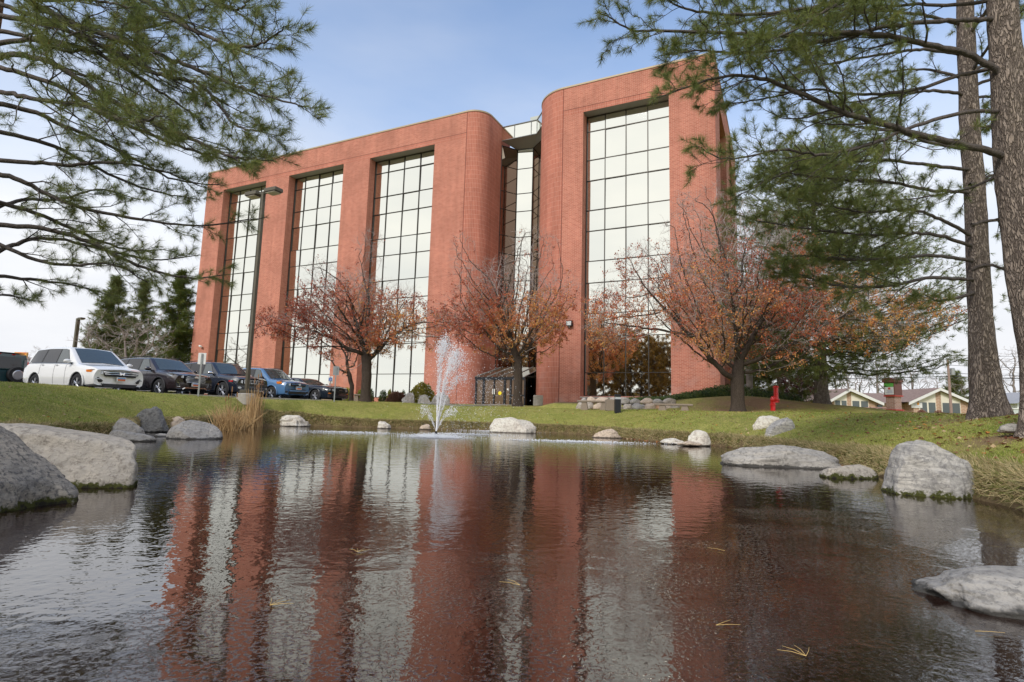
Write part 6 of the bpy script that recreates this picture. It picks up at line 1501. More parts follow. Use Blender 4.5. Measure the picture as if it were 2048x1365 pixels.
# ------------------------------------------------------------------ dry reeds
def reeds(label, px0, px1, yt, yb, Y, n, lean, seed, tops=0):
    g = np.random.default_rng(seed); a = at(px0, yb, Y); b = at(px1, yb, Y); t_ = at((px0+px1)/2, yt, Y); H = t_[2]; c = (a+b)/2
    t = thing('reed_clump', label, 'reeds', (c[0], Y, -.1), group='dry cattails at the far bank'); hx = (b[0]-a[0])/2
    parts = []; 
    for i in range(n):
        p = np.array([c[0]+g.uniform(-.75, .75)*hx, Y+g.uniform(-.5, .5), -.1]); h = H*g.uniform(.45, 1.0); d = np.array([g.normal(0, lean), g.normal(0, lean*.7), 1.0]); P = []
        br = g.random() < .35*lean*2
        for k in range(5):
            f = k/4; P.append(p+d*[1, 1, 1]*h*f+np.array([0, 0, -.5*h*lean*f*f*(1 if br else .2)]))
        parts.append(tube(P, [.017, .016, .013, .010, .004], 4, False))
    V, F = joinq(parts); npmesh('stems', V, F, mat('dry_reed_'+str(seed), (.62, .42, .20), .8, c2=(.46, .29, .13), vs=9), t)
    if tops:
        cv = []
        for i in range(tops):
            p = np.array([c[0]+g.uniform(-.8, .8)*hx, Y+g.uniform(-.3, .3), 0]); h = H*g.uniform(.9, 1.35); P = [p, p+[.02, 0, h*.6], p+[g.normal(0, .04), 0, h]]; cv.append(tube(P, [.009, .008, .006], 4, False)); cv.append(tube([P[2]-[0, 0, .02], P[2]+[0, 0, .16]], [.02, .018], 6, False))
        V, F = joinq(cv); npmesh('cattail_heads', V, F, mat('cattail_brown', (.30, .16, .07), .9), t)
    return t
reeds('bent over clump of straw coloured reeds right of the round grey boulder', 434, 494, 800, 856, 20.3, 200, .40, 401, 4)
reeds('upright clump of tall straw coloured reeds in front of the lamp footing', 494, 518, 772, 854, 23.6, 110, .07, 402, 6)

# ------------------------------------------------------------------ fountain
fz = at(872, 868, 20.2); fx, fy = fz[0], 20.2
fo = thing('fountain', 'floating fountain jet throwing white spray in the middle of the pond', 'fountain', (fx, fy, 0))
wmat, nt, p = newmat('spray_water'); p.inputs['Base Color'].default_value = (.97, .98, 1, 1); p.inputs['Roughness'].default_value = .3; p.inputs['IOR'].default_value = 1.33
MB().lathe([(.10, -.1), (.16, -.02), (.16, .03), (.05, .06), (.03, .16)], 18).build('nozzle', M['black_metal'], fo, local=True)
g = np.random.default_rng(55)
def octs(P, r):
    n = len(P); D = np.array([[1, 0, 0], [-1, 0, 0], [0, 1, 0], [0, -1, 0], [0, 0, 1.5], [0, 0, -1.5]], float); V = P[:, None]+D[None]*np.asarray(r)[:, None, None]
    T = np.array([[0, 2, 4], [2, 1, 4], [1, 3, 4], [3, 0, 4], [2, 0, 5], [1, 2, 5], [3, 1, 5], [0, 3, 5]]); F = (np.arange(n)[:, None, None]*6+T[None]).reshape(-1, 3); return V.reshape(-1, 3), F
DP, DR = [], []
jets = [(.02, .3, 8.0), (.035, .6, 7.9), (.05, 1.5, 7.8), (.085, .1, 7.6), (.11, -.15, 7.5), (.10, .35, 7.4), (.28, 2.9, 4.4), (.34, 3.4, 3.9), (.32, .3, 4.3), (.40, -.2, 4.0), (.015, 2.5, 7.8), (.13, -.6, 7.0), (.15, .2, 7.2), (.2, 0, 6.4)]
for k, (tl, az, v0) in enumerate(jets):
    d = np.array([math.sin(tl)*math.cos(az), math.sin(tl)*math.sin(az), math.cos(tl)]); vv_ = d*v0; tt = np.linspace(0, .32, 9)
    P = [np.array([0, 0, .12])+vv_*t_+np.array([0, 0, -4.9*t_*t_]) for t_ in tt]; parts = tube(P, list(np.linspace(.020, .006, 9)*g.uniform(.35, .7)*(1 if tl < .25 else .45)), 6, False)
    npmesh('jet', parts[0]+g.normal(0, .003, parts[0].shape), parts[1], wmat, fo, local=True, smooth=True)
    n = 620 if tl < .25 else 160; t_ = g.random(n)**.8*(v0*math.cos(tl)/9.8)*1.12+.04; sp = g.normal(0, 1, (n, 3))*(t_*.13)[:, None]*[1, 1, 1.6]; Q = np.array([0, 0, .12])+vv_*t_[:, None]+sp; Q[:, 2] += -4.9*t_*t_; Q[:, 0] += .10*t_**2
    DP.append(Q[Q[:, 2] > .02]); DR.append(g.uniform(.0055, .0155, (Q[:, 2] > .02).sum())*(g.random((Q[:, 2] > .02).sum())**.6*.9+.35))
n = 2200; Q = g.normal(0, 1, (n, 3))*[.9, .8, 1.0]+[.95, 0, 1.3]; Q = Q[Q[:, 2] > .05]; DP.append(Q); DR.append(g.uniform(.004, .011, len(Q)))
V, F = octs(np.concatenate(DP), np.concatenate(DR)); tag(npmesh('spray', V, F, wmat, fo, local=True, smooth=True), kind='stuff')
foam = mat('foam', (.85, .88, .92), .5)
FP, FR = [], []
def band(cx, cy, rx, ry, n, hgt=.03):
    q = g.normal(0, .5, (n, 2)); FP.append(np.stack([cx+q[:, 0]*rx, cy+q[:, 1]*ry, np.abs(g.normal(0, hgt, n))+.004], 1)); FR.append(g.uniform(.004, .014, n))
q = at(872, 884, 18.6); band(.15, -1.4, 1.0, .55, 2200, .03); band(.0, -.3, .9, .5, 1200, .03); band(.9, 1.6, 1.5, .5, 900, .02)
w = onz(700, 866); band(w[0]-fx, w[1]-fy, 2.0, .7, 900, .015); w = onz(1150, 884); band(w[0]-fx, w[1]-fy, 2.2, .5, 1300, .015); w = onz(990, 862); band(w[0]-fx, w[1]-fy-1, 1.6, .8, 600, .015)
P = np.concatenate(FP); V, F = octs(P, np.concatenate(FR)); V[:, 2] = np.where(V[:, 2] < 0, .001, V[:, 2]); tag(npmesh('splash', V, F, foam, fo, local=True), kind='stuff')

# ------------------------------------------------------------------ low houses, pillar sign, railing, poles and wires
hb_ = brickmat('house_brick', .6, .2, .5, .03, (.48, .30, .20), (.40, .24, .16), (.60, .48, .38), False)
shg = mat('brown_shingle', (.25, .175, .145), .9, var=.2, vs=3, bump=.4, bs=6)
crm = mat('cream_board', (.78, .74, .62), .7, var=.04, vs=1)
hwin, nt, p = newmat('house_glass'); p.inputs['Base Color'].default_value = (.10, .12, .12, 1); p.inputs['Roughness'].default_value = .08
def uvbox(name, quads, m_, par):
    V, F, U = [], [], []
    for q in quads: b = len(V); V += q; F.append(tuple(range(b, b+len(q)))); U += [(v[0]+v[1]*.8, v[2]) for v in q]
    return npmesh(name, V, F, m_, par, local=True, uv=U)
HY = 76.0
hz0 = 1.0
org_ = at(1700, 825, HY); 
hs = thing('brick_house', 'long low brick building with two cream gables and a brown shingle roof at the right', 'house', (org_[0], HY, hz0))
def hx_(px): return at(px, 800, HY)[0]-org_[0]
def hz_(px, py): return at(px, py, HY)[2]-hz0
eav = hz_(1790, 806); rid = hz_(1760, 790)
gbl = [(1650, 1697, 1762, hz_(1697, 777)), (1812, 1876, 1948, hz_(1876, 776))]
xw0, xw1 = hx_(1560), hx_(1945)
uvbox('wall', [[(xw0, 2, 0), (xw1, 2, 0), (xw1, 2, eav), (xw0, 2, eav)], [(xw1, 2, 0), (xw1, 14, 0), (xw1, 14, eav), (xw1, 2, eav)], [(xw0, 2, 0), (xw0, 14, 0), (xw0, 14, eav), (xw0, 2, eav)]], hb_, hs)
npmesh('roof', [(xw0-.5, 1.4, eav-.05), (xw1+.5, 1.4, eav-.05), (xw1+.5, 8, rid+.6), (xw0-.5, 8, rid+.6), (xw0-.5, 15, eav-.1), (xw1+.5, 15, eav-.1)], [(0, 1, 2, 3), (3, 2, 5, 4)], shg, hs, local=True)
for gi, (pl, pc, pr, gt) in enumerate(gbl):
    xl, xc, xr = hx_(pl), hx_(pc), hx_(pr); e2 = hz_(pl if gi else pr, 806 if not gi else 805); e2 = hz_(pr, 806 if gi == 0 else 808)
    wl_w, wr_w = xl+1.0, xr-.8; wt = lambda x: e2+(gt-e2)*(1-abs(x-xc)/(xr-xc if x > xc else xc-xl))-.15
    uvbox('gable_wall', [[(wl_w, 0, 0), (wr_w, 0, 0), (wr_w, 0, wt(wr_w)), (xc, 0, gt-.15), (wl_w, 0, wt(wl_w))], [(wr_w, 0, 0), (wr_w, 3, 0), (wr_w, 3, wt(wr_w)), (wr_w, 0, wt(wr_w))], [(wl_w, 0, 0), (wl_w, 3, 0), (wl_w, 3, wt(wl_w)), (wl_w, 0, wt(wl_w))]], hb_, hs)
    gr_ = npmesh('gable_roof', [(xl, -.6, e2), (xc, -.6, gt), (xr, -.6, e2), (xl, 9, e2), (xc, 9, gt), (xr, 9, e2)], [(0, 1, 4, 3), (1, 2, 5, 4)], shg, hs, local=True)
    fb = MB()
    for a, b in (((xl, e2), (xc, gt)), ((xc, gt), (xr, e2))): fb.add([(a[0], -.62, a[1]-.02), (b[0], -.62, b[1]-.02), (b[0], -.62, b[1]-.40), (a[0], -.62, a[1]-.40), (a[0], -.5, a[1]-.02), (b[0], -.5, b[1]-.02), (b[0], -.5, b[1]-.40), (a[0], -.5, a[1]-.40)], [(0, 1, 2, 3), (4, 5, 6, 7), (0, 1, 5, 4), (2, 3, 7, 6)])
    fb.build('fascia', M['white_paint'], gr_, local=True)
    w0 = 822 if gi == 0 else 829; zt = hz_(pc, 802 if gi == 0 else 806); zb_ = hz_(pc, 823 if gi == 0 else 829)
    for sd, (fa, fbx) in enumerate(((-.62, -.08), (.08, .62))):
        x0 = xc+fa*(xc-xl if fa < 0 else xr-xc)*.98; x1 = xc+fbx*(xc-xl if fbx < 0 else xr-xc)*.98
        npmesh('cream_panel', [(x0, -.03, zb_-.6), (x1, -.03, zb_-.6), (x1, -.03, wt(x1)-.2), (x0, -.03, wt(x0)-.2)], [(0, 1, 2, 3)], crm, hs, local=True)
        mw = (x1-x0)
        for a, b in ((.06, .46), (.56, .96)):
            o = MB().box((x0+mw*a, -.06, zb_), (x0+mw*b, -.035, zt)).build('window', hwin, hs, local=True)
            MB().box((x0+mw*a-.08, -.05, zb_-.08), (x0+mw*b+.08, -.032, zb_-.0)).build('frame', M['white_paint'], o, local=True)
xs0, xs1 = hx_(1821), hx_(1842.5); zs0, zs1 = hz_(1832, 816), hz_(1832, 805.5)
o = MB().box((xs0, -.12, zs0), (xs1, -.04, zs1)).build('sign_board', M['white_paint'], hs, local=True)
MB().lathe([(.001, 0), (.28, .0), (.28, .03), (.001, .03)], 8).v
V, F = tube([(xs1-.55, -.125, zs0+.75*(zs1-zs0)), (xs1-.55, -.14, zs0+.75*(zs1-zs0))], .17, 6); npmesh('sign_mark', V, F, mat('sign_orange', (.85, .35, .03), .5), o, local=True)
sl_ = MB()
for i, (y_, ln) in enumerate(((.72, 1.0), (.52, .85), (.28, 1.05))): sl_.box((xs0+.3, -.127, zs0+y_*(zs1-zs0)-.04), (xs0+.3+ln*.8, -.121, zs0+y_*(zs1-zs0)+.04))
sl_.build('faded_lettering', mat('pale_grey_letter', (.5, .5, .5), .6), o, local=True)
MB().box((hx_(1757), 1.9, 0), (hx_(1764), 1.98, hz_(1760, 810))).build('door', mat('white_door', (.7, .7, .66), .5), hs, local=True)
MB().box((hx_(1773), 1.9, .7), (hx_(1783), 1.98, hz_(1778, 810))).build('window', hwin, hs, local=True)
MB().box((hx_(1806), 1.9, 0), (hx_(1810), 1.98, hz_(1808, 808))).build('door', crm, hs, local=True)
MB().box((xw0+2, 9, rid+.5), (xw0+14, 9.5, rid+.85)).build('ridge_cap', M['white_paint'], hs, local=True)
h2 = thing('brick_house', 'small brick house part glimpsed left of the purple tree', 'house', (at(1560, 825, 82)[0], 82, 1.0))
def w2(px, py): q = at(px, py, 82); return q[0]-h2.location[0], q[2]-1.0
xa, za = w2(1530, 798); xb, zb2 = w2(1592, 803); xc_, zc_ = w2(1552, 790)
uvbox('wall', [[(xa, 0, 0), (xb-.8, 0, 0), (xb-.8, 0, zb2-.2), (xc_, 0, zc_-.2), (xa, 0, za)]], hb_, h2)
npmesh('roof', [(xa-1, -.5, za-.6), (xc_, -.5, zc_), (xb, -.5, zb2-.3), (xa-1, 8, za-.6), (xc_, 8, zc_), (xb, 8, zb2-.3)], [(0, 1, 4, 3), (1, 2, 5, 4)], shg, h2, local=True)
MB().tube([(xc_, -.55, zc_-.15), (xb, -.55, zb2-.45)], .16, 4).build('fascia', M['white_paint'], h2, local=True)
h3 = thing('white_house', 'white two storey house corner at the far right edge behind the trunks', 'house', (at(2045, 825, 72)[0], 72, 1.0))
q0 = at(2034, 806, 72); q1 = at(2052, 792, 72); x0 = q0[0]-h3.location[0]; zt = q0[2]-1
uvbox('wall', [[(x0, 0, 0), (x0+7, 0, 0), (x0+7, 0, zt), (x0+3.5, 0, zt+1.4), (x0, 0, zt)], [(x0, 0, 0), (x0, 8, 0), (x0, 8, zt), (x0, 0, zt)]], mat('pale_siding', (.72, .76, .76), .7, var=.03), h3)
npmesh('roof', [(x0-.5, -.5, zt-.1), (x0+3.5, -.5, zt+1.55), (x0+7.5, -.5, zt-.1), (x0-.5, 8, zt-.1), (x0+3.5, 8, zt+1.55), (x0+7.5, 8, zt-.1)], [(0, 1, 4, 3), (1, 2, 5, 4)], mat('grey_shingle', (.35, .35, .36), .9), h3, local=True)
MB().box((x0+.5, -.05, zt*.35), (x0+1.4, -.01, zt*.7)).build('window', hwin, h3, local=True)
h4 = thing('low_building', 'long low grey roofed building beyond the lot above the dark off-roader', 'building', (at(60, 760, 88)[0], 88, 1.0))
def w4(px, py): q = at(px, py, 88); return q[0]-h4.location[0], q[2]-1.0
xa, za = w4(-60, 722); xb, zb2 = w4(130, 722); xr_, zr_ = w4(50, 712)
uvbox('wall', [[(xa, 0, 0), (xb, 0, 0), (xb, 0, za-.6), (xa, 0, za-.6)], [(xb, 0, 0), (xb, 12, 0), (xb, 12, za-.6), (xb, 0, za-.6)]], hb_, h4)
npmesh('roof', [(xa-1, -1, za-.8), (xb+1, -1, za-.8), (xb-2, 6, zr_+.2), (xa-1, 6, zr_+.2)], [(0, 1, 2, 3)], mat('taupe_shingle', (.3, .25, .23), .9, var=.1), h4, local=True)
p_ = at(41, 720, 84); t = thing('pole_sign', 'small orange and yellow sign board above the low roof at the left', 'sign', (p_[0], 84, 1.0)); zz = at(41, 705, 84)[2]-1
MB().box((-.1, -.1, 0), (.1, .1, zz-1.0)).build('post', M['galv'], t, local=True); o = MB().box((-.95, -.12, zz-.95), (.95, .12, zz)).build('sign_panel', mat('sign_yellow', (.75, .42, .04), .5, c2=(.65, .12, .04), vs=1.2), t, local=True)
# pillar sign
pil = at(1789, 832, 42); z0 = gz(pil[0], 42); ps = thing('pillar_sign', 'brick pillar sign with an arched brown top and a green and white tenant panel', 'sign', (pil[0], 42, z0), .35)
def zp_(y): return at(1790, y, 42)[2]-z0
mar = mat('maroon_metal', (.17, .065, .055), .5, var=.08, vs=2); rim_ = mat('red_trim', (.55, .08, .06), .5)
MB().box((-.38, -.38, 0), (.38, .38, zp_(822)), bevel=.01).build('plinth', mar, ps, local=True)
MB().box((-.44, -.44, zp_(822)), (.44, .44, zp_(819.5))).build('ledge', rim_, ps, local=True)
W_ = MB().box((-.33, -.33, zp_(819.5)), (.33, .33, zp_(794))); uv = [(0, 0)]*24
def boxuv(name, c0, c1, m_, par):
    x0, y0, a0 = c0; x1, y1, a1 = c1; return uvbox(name, [[(x0, y0, a0), (x1, y0, a0), (x1, y0, a1), (x0, y0, a1)], [(x1, y0, a0), (x1, y1, a0), (x1, y1, a1), (x1, y0, a1)], [(x1, y1, a0), (x0, y1, a0), (x0, y1, a1), (x1, y1, a1)], [(x0, y1, a0), (x0, y0, a0), (x0, y0, a1), (x0, y1, a1)]], m_, par)
boxuv('brick_shaft', (-.34, -.34, zp_(819.5)), (.34, .34, zp_(794)), brickmat('pillar_brick', .3, .1, .5, .014, (.55, .33, .26), (.42, .22, .17), (.6, .5, .44), False), ps)
MB().box((-.44, -.44, zp_(794)), (.44, .44, zp_(791.5))).build('ledge', rim_, ps, local=True)
bx = MB().box((-.40, -.40, zp_(791.5)), (.40, .40, zp_(766)), bevel=.01).build('sign_box', mar, ps, local=True)
arc = [(-.48, zp_(766)), (.48, zp_(766)), (.48, zp_(762))]+[(.48*math.cos(a), zp_(762)+(zp_(757)-zp_(762))*math.sin(a)) for a in np.linspace(.3, math.pi-.3, 8)]+[(-.48, zp_(762))]
V = [(-.48, y, z) for y, z in arc]+[(.48, y, z) for y, z in arc]; k = len(arc)
npmesh('arched_cap', V, [tuple(range(k))[::-1], tuple(range(k, 2*k))]+[(i, (i+1) % k, k+(i+1) % k, k+i) for i in range(k)], mar, ps, local=True)
MB().box((-.41, -.34, zp_(790)), (-.404, .34, zp_(775))).build('white_panel', M['white_paint'], bx, local=True)
MB().box((-.413, -.34, zp_(774.5)), (-.404, .34, zp_(767.5))).build('green_panel', mat('sign_green', (.12, .42, .08), .5), bx, local=True)
mk_ = MB()
for i, (y_, ln) in enumerate(((787, .5), (784.5, .4), (782, .45))): mk_.box((-.4135, -.26, zp_(y_)), (-.4105, -.26+ln, zp_(y_-1)))
mk_.build('small_lettering', mat('blue_grey_letter', (.3, .33, .45), .6), bx, local=True)
MB().box((-.4135, -.1, zp_(780)), (-.4105, .08, zp_(776))).build('red_mark', rim_, bx, local=True)
# railing
q0 = at(1664, 815.5, 60); q1 = at(1784, 816.5, 58); rl = thing('deck_railing', 'reddish wooden railing in front of the left gable', 'railing', (q0[0], q0[1], 1.0)); rw_ = mat('red_wood', (.33, .2, .17), .8)
rb = MB(); A_ = np.array([0, 0, q0[2]-1.0]); B_ = np.array([q1[0]-q0[0], q1[1]-q0[1], q1[2]-1.0]); rb.tube([A_, B_], .06, 4); rb.tube([A_-[0, 0, .85], B_-[0, 0, .85]], .05, 4); rb.build('rail', rw_, rl, local=True)
rb = MB()
for f in np.linspace(0, 1, 44): p = A_+(B_-A_)*f; rb.tube([p, p-[0, 0, .9]], .028, 4)
rb.build('balusters', rw_, rl, local=True)
for f in np.linspace(0, 1, 5): p = A_+(B_-A_)*f; MB().box((p[0]-.07, p[1]-.07, 0), (p[0]+.07, p[1]+.07, p[2]+.05)).build('post', rw_, rl, local=True)
# utility pole, transformer and wires
p_ = at(1903, 830, 70); up_ = thing('utility_pole', 'wooden utility pole with a grey transformer before the right gable', 'utility pole', (p_[0], 70, 1.0)); zt = at(1903, 720, 70)[2]-1
MB().tube([(0, 0, 0), (0, 0, zt)], [.17, .13], 10).build('pole', mat('weathered_pole', (.30, .21, .18), .9, var=.15, vs=4), up_, local=True)
zz = at(1910, 741, 70)[2]-1; MB().lathe([(.20, zz-.65), (.27, zz-.6), (.27, zz+.2), (.2, zz+.26)], 14, cx=.5).build('transformer', M['galv'], up_, local=True)
zi = at(1909, 727, 70)[2]-1; MB().tube([(.05, 0, zi+.1), (.3, 0, zi+.2), (.4, 0, zi), (.35, 0, zi-.2)], .05, 6).build('insulator', M['black_metal'], up_, local=True)
wm = mat('cable', (.06, .06, .065), .6)
for k, (ya, yb, r_) in enumerate(((711, 705, .02), (719.5, 717, .02), (731, 730.5, .025), (746.5, 746.5, .03), (753, 752.5, .045), (756.5, 756, .02))):
    a = at(1560, ya+4, 69); b = at(1904, ya-0, 70); c = at(2200, yb, 70); lab = ['topmost thin wire across the right sky', 'second thin wire from the top across the right sky', 'wire level with the pole top insulator', 'wire passing just above the transformer foot', 'thickest cable of the bundle above the roofs', 'lowest thin wire just under the thick cable'][k]
    P = [a+(b-a)*f-np.array([0, 0, 1.0])*.12*4*f*(1-f) for f in np.linspace(0, 1, 12)]+[b+(c-b)*f-np.array([0, 0, 1.0])*.3*4*f*(1-f) for f in np.linspace(0, 1, 10)[1:]]
    V, F = tube(np.array(P), r_, 4, False); tag(npmesh('overhead_wire', V, F, wm), lab, 'wire', 'overhead wires on the right')
# low dark car beyond the crest
fc = thing('distant_car', 'dark sedan roof showing beyond the lawn crest behind the pillar sign', 'car', (at(1795, 830, 56)[0], 56, at(1795, 829, 56)[2]-1.15), 0.05)
V = [(-2.2, z) for z in ()]
prof = [(-2.3, .25), (2.3, .25), (2.35, .6), (2.2, .85), (1.3, .95), (.5, 1.38), (-.7, 1.42), (-1.7, 1.02), (-2.3, .9)]
k = len(prof); V = [(x, -.85, z) for x, z in prof]+[(x, .85, z) for x, z in prof]
npmesh('body', V, [tuple(range(k)), tuple(range(k, 2*k))[::-1]]+[(i, (i+1) % k, k+(i+1) % k, k+i) for i in range(k)], paint('grey_blue_paint', (.12, .14, .18)), fc, local=True)
npmesh('side_window', [(1.15, -.86, .96), (.5, -.86, 1.32), (-.7, -.86, 1.36), (-1.45, -.86, 1.02)], [(0, 1, 2, 3)], M['tglass'], fc, local=True)
npmesh('tail_light', [(2.2, -.87, .7), (2.36, -.87, .62), (2.2, -.87, .88), (1.9, -.87, .9)], [(0, 1, 2, 3)], M['redlens'], fc, local=True)
for wx in (-1.4, 1.4): V, F = tube([(wx, -.9, .32), (wx, -.7, .32)], .32, 16); npmesh('wheel', V, F, M['rubber'], fc, local=True)
p_ = at(2034, 832, 60); t = thing('wheeled_bin', 'pale bin with flat lid beside the white house at the right edge', 'bin', (p_[0]-.2, 60, 1.0)); hb = at(2034, 817, 60)[2]-1
MB().box((-.4, -.35, 0), (.4, .35, hb-.12), bevel=.02).build('bin_body', mat('pale_bin', (.55, .6, .58), .6), t, local=True); MB().box((-.5, -.42, hb-.12), (.5, .42, hb)).build('lid', M['white_paint'], t, local=True)

# ------------------------------------------------------------------ grass, bank fringe, fallen leaves
g = np.random.default_rng(77)
def in_view(X, Y, pad=1.08):
    return np.abs(X) < Y*.95*pad+.5
def blades(name, label, P, h, w, C, lean=.45, hang=None):
    n = len(P); d = np.stack([g.normal(0, lean, n), g.normal(0, lean, n), np.ones(n)], 1)
    if hang is not None: d = hang+np.stack([g.normal(0, lean, n)]*1+[g.normal(0, lean, n), g.normal(0, lean, n)], 1)
    d /= np.linalg.norm(d, axis=1)[:, None]; s = np.cross(d, g.normal(size=(n, 3))); s /= np.linalg.norm(s, axis=1)[:, None]
    wv_ = np.asarray(w).reshape(-1, 1) if np.ndim(w) else w
    V = np.stack([P+s*wv_/2, P-s*wv_/2, P+d*np.asarray(h).reshape(-1, 1)], 1).reshape(-1, 3)
    return tag(npmesh(name, V, np.arange(3*n).reshape(n, 3), LEAF, None, col=np.repeat(C, 3, 0)), label, 'grass', kind='stuff')
def scatter(n, ymin, ymax, pw=2.0):
    u = g.random(n); Y = (ymin**(1-pw)+(ymax**(1-pw)-ymin**(1-pw))*u)**(1/(1-pw)); X = g.uniform(-1, 1, n)*(Y*.98+1); return X, Y
X, Y = scatter(1500000, 4.5, 36, 1.6); ds = sdist(X, Y); sp = X*DV[0]+Y*DV[1]; ep = X*EV[0]+Y*EV[1]
dens = vnoise(X, Y, 1.3, 11)
dirt_at = np.zeros(len(X))
for (x, y, rx, ry, k) in ((10.8, 27.6, 2.6, 1.6, .9), (12.5, 28.6, 3.4, 1.3, .95), (-8.1, 31.6, 1.0, .7, .8), (.5, 37.4, 1.5, .8, .9), (10.2, 11.9, 1.5, .8, .75), (7.6, 8.7, 1.3, .55, .95), (17.1, 31, 2.5, 1.6, .7), (-7.5, 12.7, 1.2, .4, .5), (-9.2, 15.6, 1.2, .7, .6)): dirt_at = np.maximum(dirt_at, k*gau(X, Y, x, y, rx, ry))
ok = (ds > .15) & (sp < LOT_S-.1) & (ep < 31.5) & (g.random(len(X)) > dirt_at*1.1) & (g.random(len(X)) < .35+.7*dens)
X, Y = X[ok][:420000], Y[ok][:420000]; Z = ground(X, Y)
k = np.clip(vnoise(X, Y, .9, 5)*.7+vnoise(X, Y, 3, 6)*.5-.25+g.normal(0, .2, len(X)), 0, 1)[:, None]
C = (np.array([.23, .31, .05])*(1-k)+np.array([.58, .53, .17])*k)*g.uniform(.7, 1.25, (len(X), 1)); st_y = g.random(len(X)) < .12; C[st_y] = np.array([.5, .42, .2])
D_ = np.hypot(X, Y); blades('grass', 'short lawn grass round the pond', np.stack([X, Y, Z-.004], 1), (.022+.018*g.random(len(X)))*(1+D_*.02), .003+.0006*D_, C, .6)
# straw coloured fringe hanging over the water
m_ = 420000; sl__ = np.linalg.norm(np.roll(SHS, -1, 0)-SHS, axis=1); i = g.choice(len(SHS), m_, p=sl__/sl__.sum()); f = g.random(m_)[:, None]; a = SHS[i]; b = SHS[(i+1) % len(SHS)]; e = b-a; nr_ = np.stack([e[:, 1], -e[:, 0]], 1); nr_ /= np.linalg.norm(nr_, axis=1)[:, None]+1e-9
t_ = sdist(SHS[0:1, 0]+0, SHS[0:1, 1]+0)
P2 = a+e*f; test = sdist(P2[:2000, 0]+nr_[:2000, 0]*.3, P2[:2000, 1]+nr_[:2000, 1]*.3); sg = 1 if (test > 0).mean() > .5 else -1; nr_ = nr_*sg
off = g.uniform(-.25, .75, m_)[:, None]; P2 = P2+nr_*off; q_ = nds(P2[:, 0], P2[:, 1]); ok = in_view(P2[:, 0], P2[:, 1]) & (P2[:, 1] > 3) & (q_ > .03) & (q_ < .30+.15*(P2[:, 1] < 12))
P2, nr2, off = P2[ok], nr_[ok], off[ok]; Z = ground(P2[:, 0], P2[:, 1]); n = len(P2); D_ = np.hypot(P2[:, 0], P2[:, 1])
hg = np.stack([-nr2[:, 0]*.9, -nr2[:, 1]*.9, g.uniform(-.8, 1.1, n)], 1); right = P2[:, 0] > 3.5
ln = g.uniform(.05, .14, n)*(1+.25*(right & (P2[:, 1] < 9)))*(.6+.8*vnoise(P2[:, 0], P2[:, 1], 4, 8)); k = g.random((n, 1)); C = (np.array([.72, .61, .34])*(1-k)+np.array([.42, .32, .16])*k)*g.uniform(.65, 1.2, (n, 1)); gq = g.random(n) < .22; C[gq] = np.array([.16, .2, .04])
blades('bank_fringe', 'straw coloured dead grass hanging over the pond bank', np.stack([P2[:, 0], P2[:, 1], Z+.01], 1), ln, .0035+.0007*D_, C, .6, hang=hg)
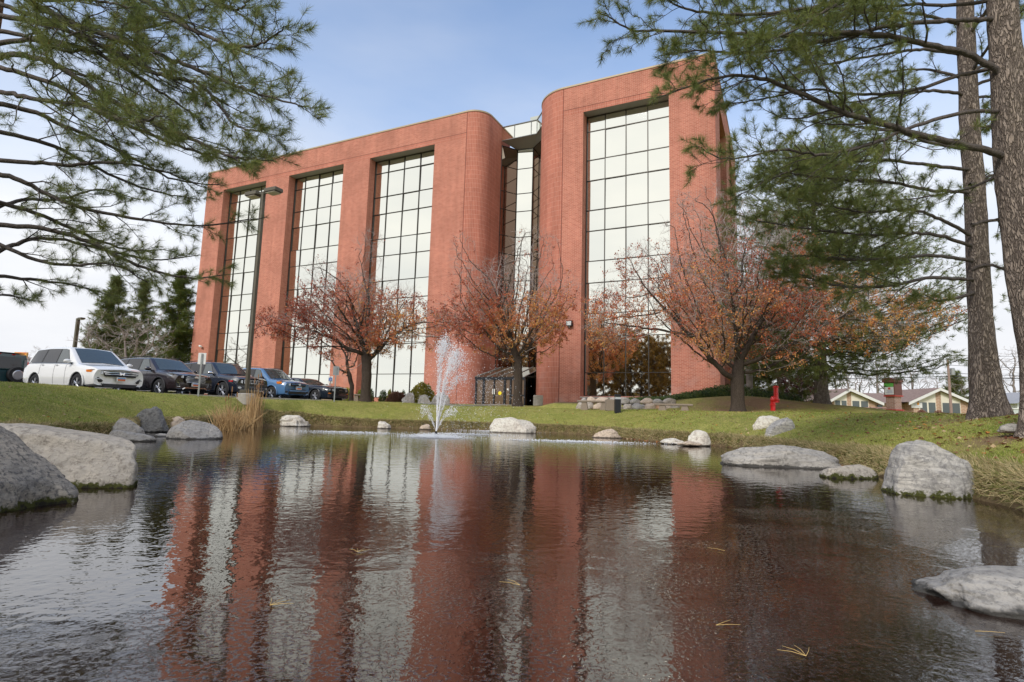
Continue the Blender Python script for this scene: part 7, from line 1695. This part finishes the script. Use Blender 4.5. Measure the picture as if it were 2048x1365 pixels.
# fallen leaves
def leaf_litter(name, label, X, Y, size, extra=0, z=None):
    n = len(X); Z = ground(X, Y)+.012 if z is None else np.full(n, z); q = g.normal(size=(n, 3))*[1, 1, .25]; q /= np.linalg.norm(q, axis=1)[:, None]; s = np.cross(q, np.array([0, 0, 1.0])+g.normal(0, .3, (n, 3))); s /= np.linalg.norm(s, axis=1)[:, None]; L_ = size*g.uniform(.6, 1.3, (n, 1)); P = np.stack([X, Y, Z+.008], 1)
    V = np.stack([P-q*L_/2, P+s*L_*.35+[0, 0, .006], P+q*L_/2, P-s*L_*.35+[0, 0, .01]], 1).reshape(-1, 3); r = g.random(n); C = np.where((r < .4)[:, None], np.array([.30, .12, .06]), np.where((r < .65)[:, None], np.array([.55, .40, .24]), np.where((r < .85)[:, None], np.array([.18, .07, .04]), np.array([.55, .22, .05])))); C = C*g.uniform(.7, 1.3, (n, 1))
    return tag(npmesh(name, V, np.arange(4*n).reshape(n, 4), LEAF, None, col=np.repeat(C, 4, 0)), label, 'leaves', kind='stuff')
X, Y = scatter(26000, 5.5, 34, 1.3); w = .12+gau(X, Y, 6, 26, 8, 9)+.5*gau(X, Y, 8, 14, 5, 6); ds = sdist(X, Y); sp = X*DV[0]+Y*DV[1]; ok = (ds > .25) & (sp < LOT_S) & (g.random(len(X)) < w); leaf_litter('fallen_leaves', 'dead leaves scattered over the lawn', X[ok], Y[ok], .075)
i = g.integers(0, len(SHS), 5000); f = g.random(5000)[:, None]; P2 = SHS[i]+(SHS[(i+1) % len(SHS)]-SHS[i])*f; P2 = P2+nr_[:5000]*0+g.normal(0, .10, P2.shape); ok = (P2[:, 0] > 3.5) & (P2[:, 1] > 10) & (P2[:, 1] < 24) & (g.random(5000) < .55); leaf_litter('shore_leaves', 'orange leaves washed up along the right shoreline', P2[ok, 0], P2[ok, 1], .075, z=.004)
# pine needles lying on the ice
nm_ = mat('dry_needle', (.62, .42, .14), .6)
for k, (px, py, sz, an) in enumerate(((1432, 1252, .11, .3), (1612, 1314, .10, 1.2), (540, 1212, .10, .5), (1040, 1172, .12, 2.4), (715+0, 1105, .09, 1.0), (1950, 1264, .12, .1), (1240+210, 1103, .12, 2.7))):
    w = onz(px, py, .004); t = thing('fallen_pine_needles', ['v shaped pair of dry needles on the ice at the lower right', 'little bunch of dry needles lowest on the ice', 'dry needle bunch on the ice at the lower left', 'single long dry needle in the middle of the ice', 'faint dry needle near the left reflections', 'long dry needle beside the lower right rock', 'dry needle on the ice below the far right tree reflection'][k], 'pine needles', (w[0], w[1], .005), an)
    rb = MB()
    for q in range(2 if k in (0, 3) else 1 if k in (5, 6) else 4):
        a = q*.55-.3; rb.tube([(0, 0, .002), (sz*.5*math.cos(a), sz*.5*math.sin(a), .006), (sz*math.cos(a+.08), sz*math.sin(a+.08), .003)], [.0011, .001, .0006], 4)
    rb.build('needles', nm_, t, local=True)
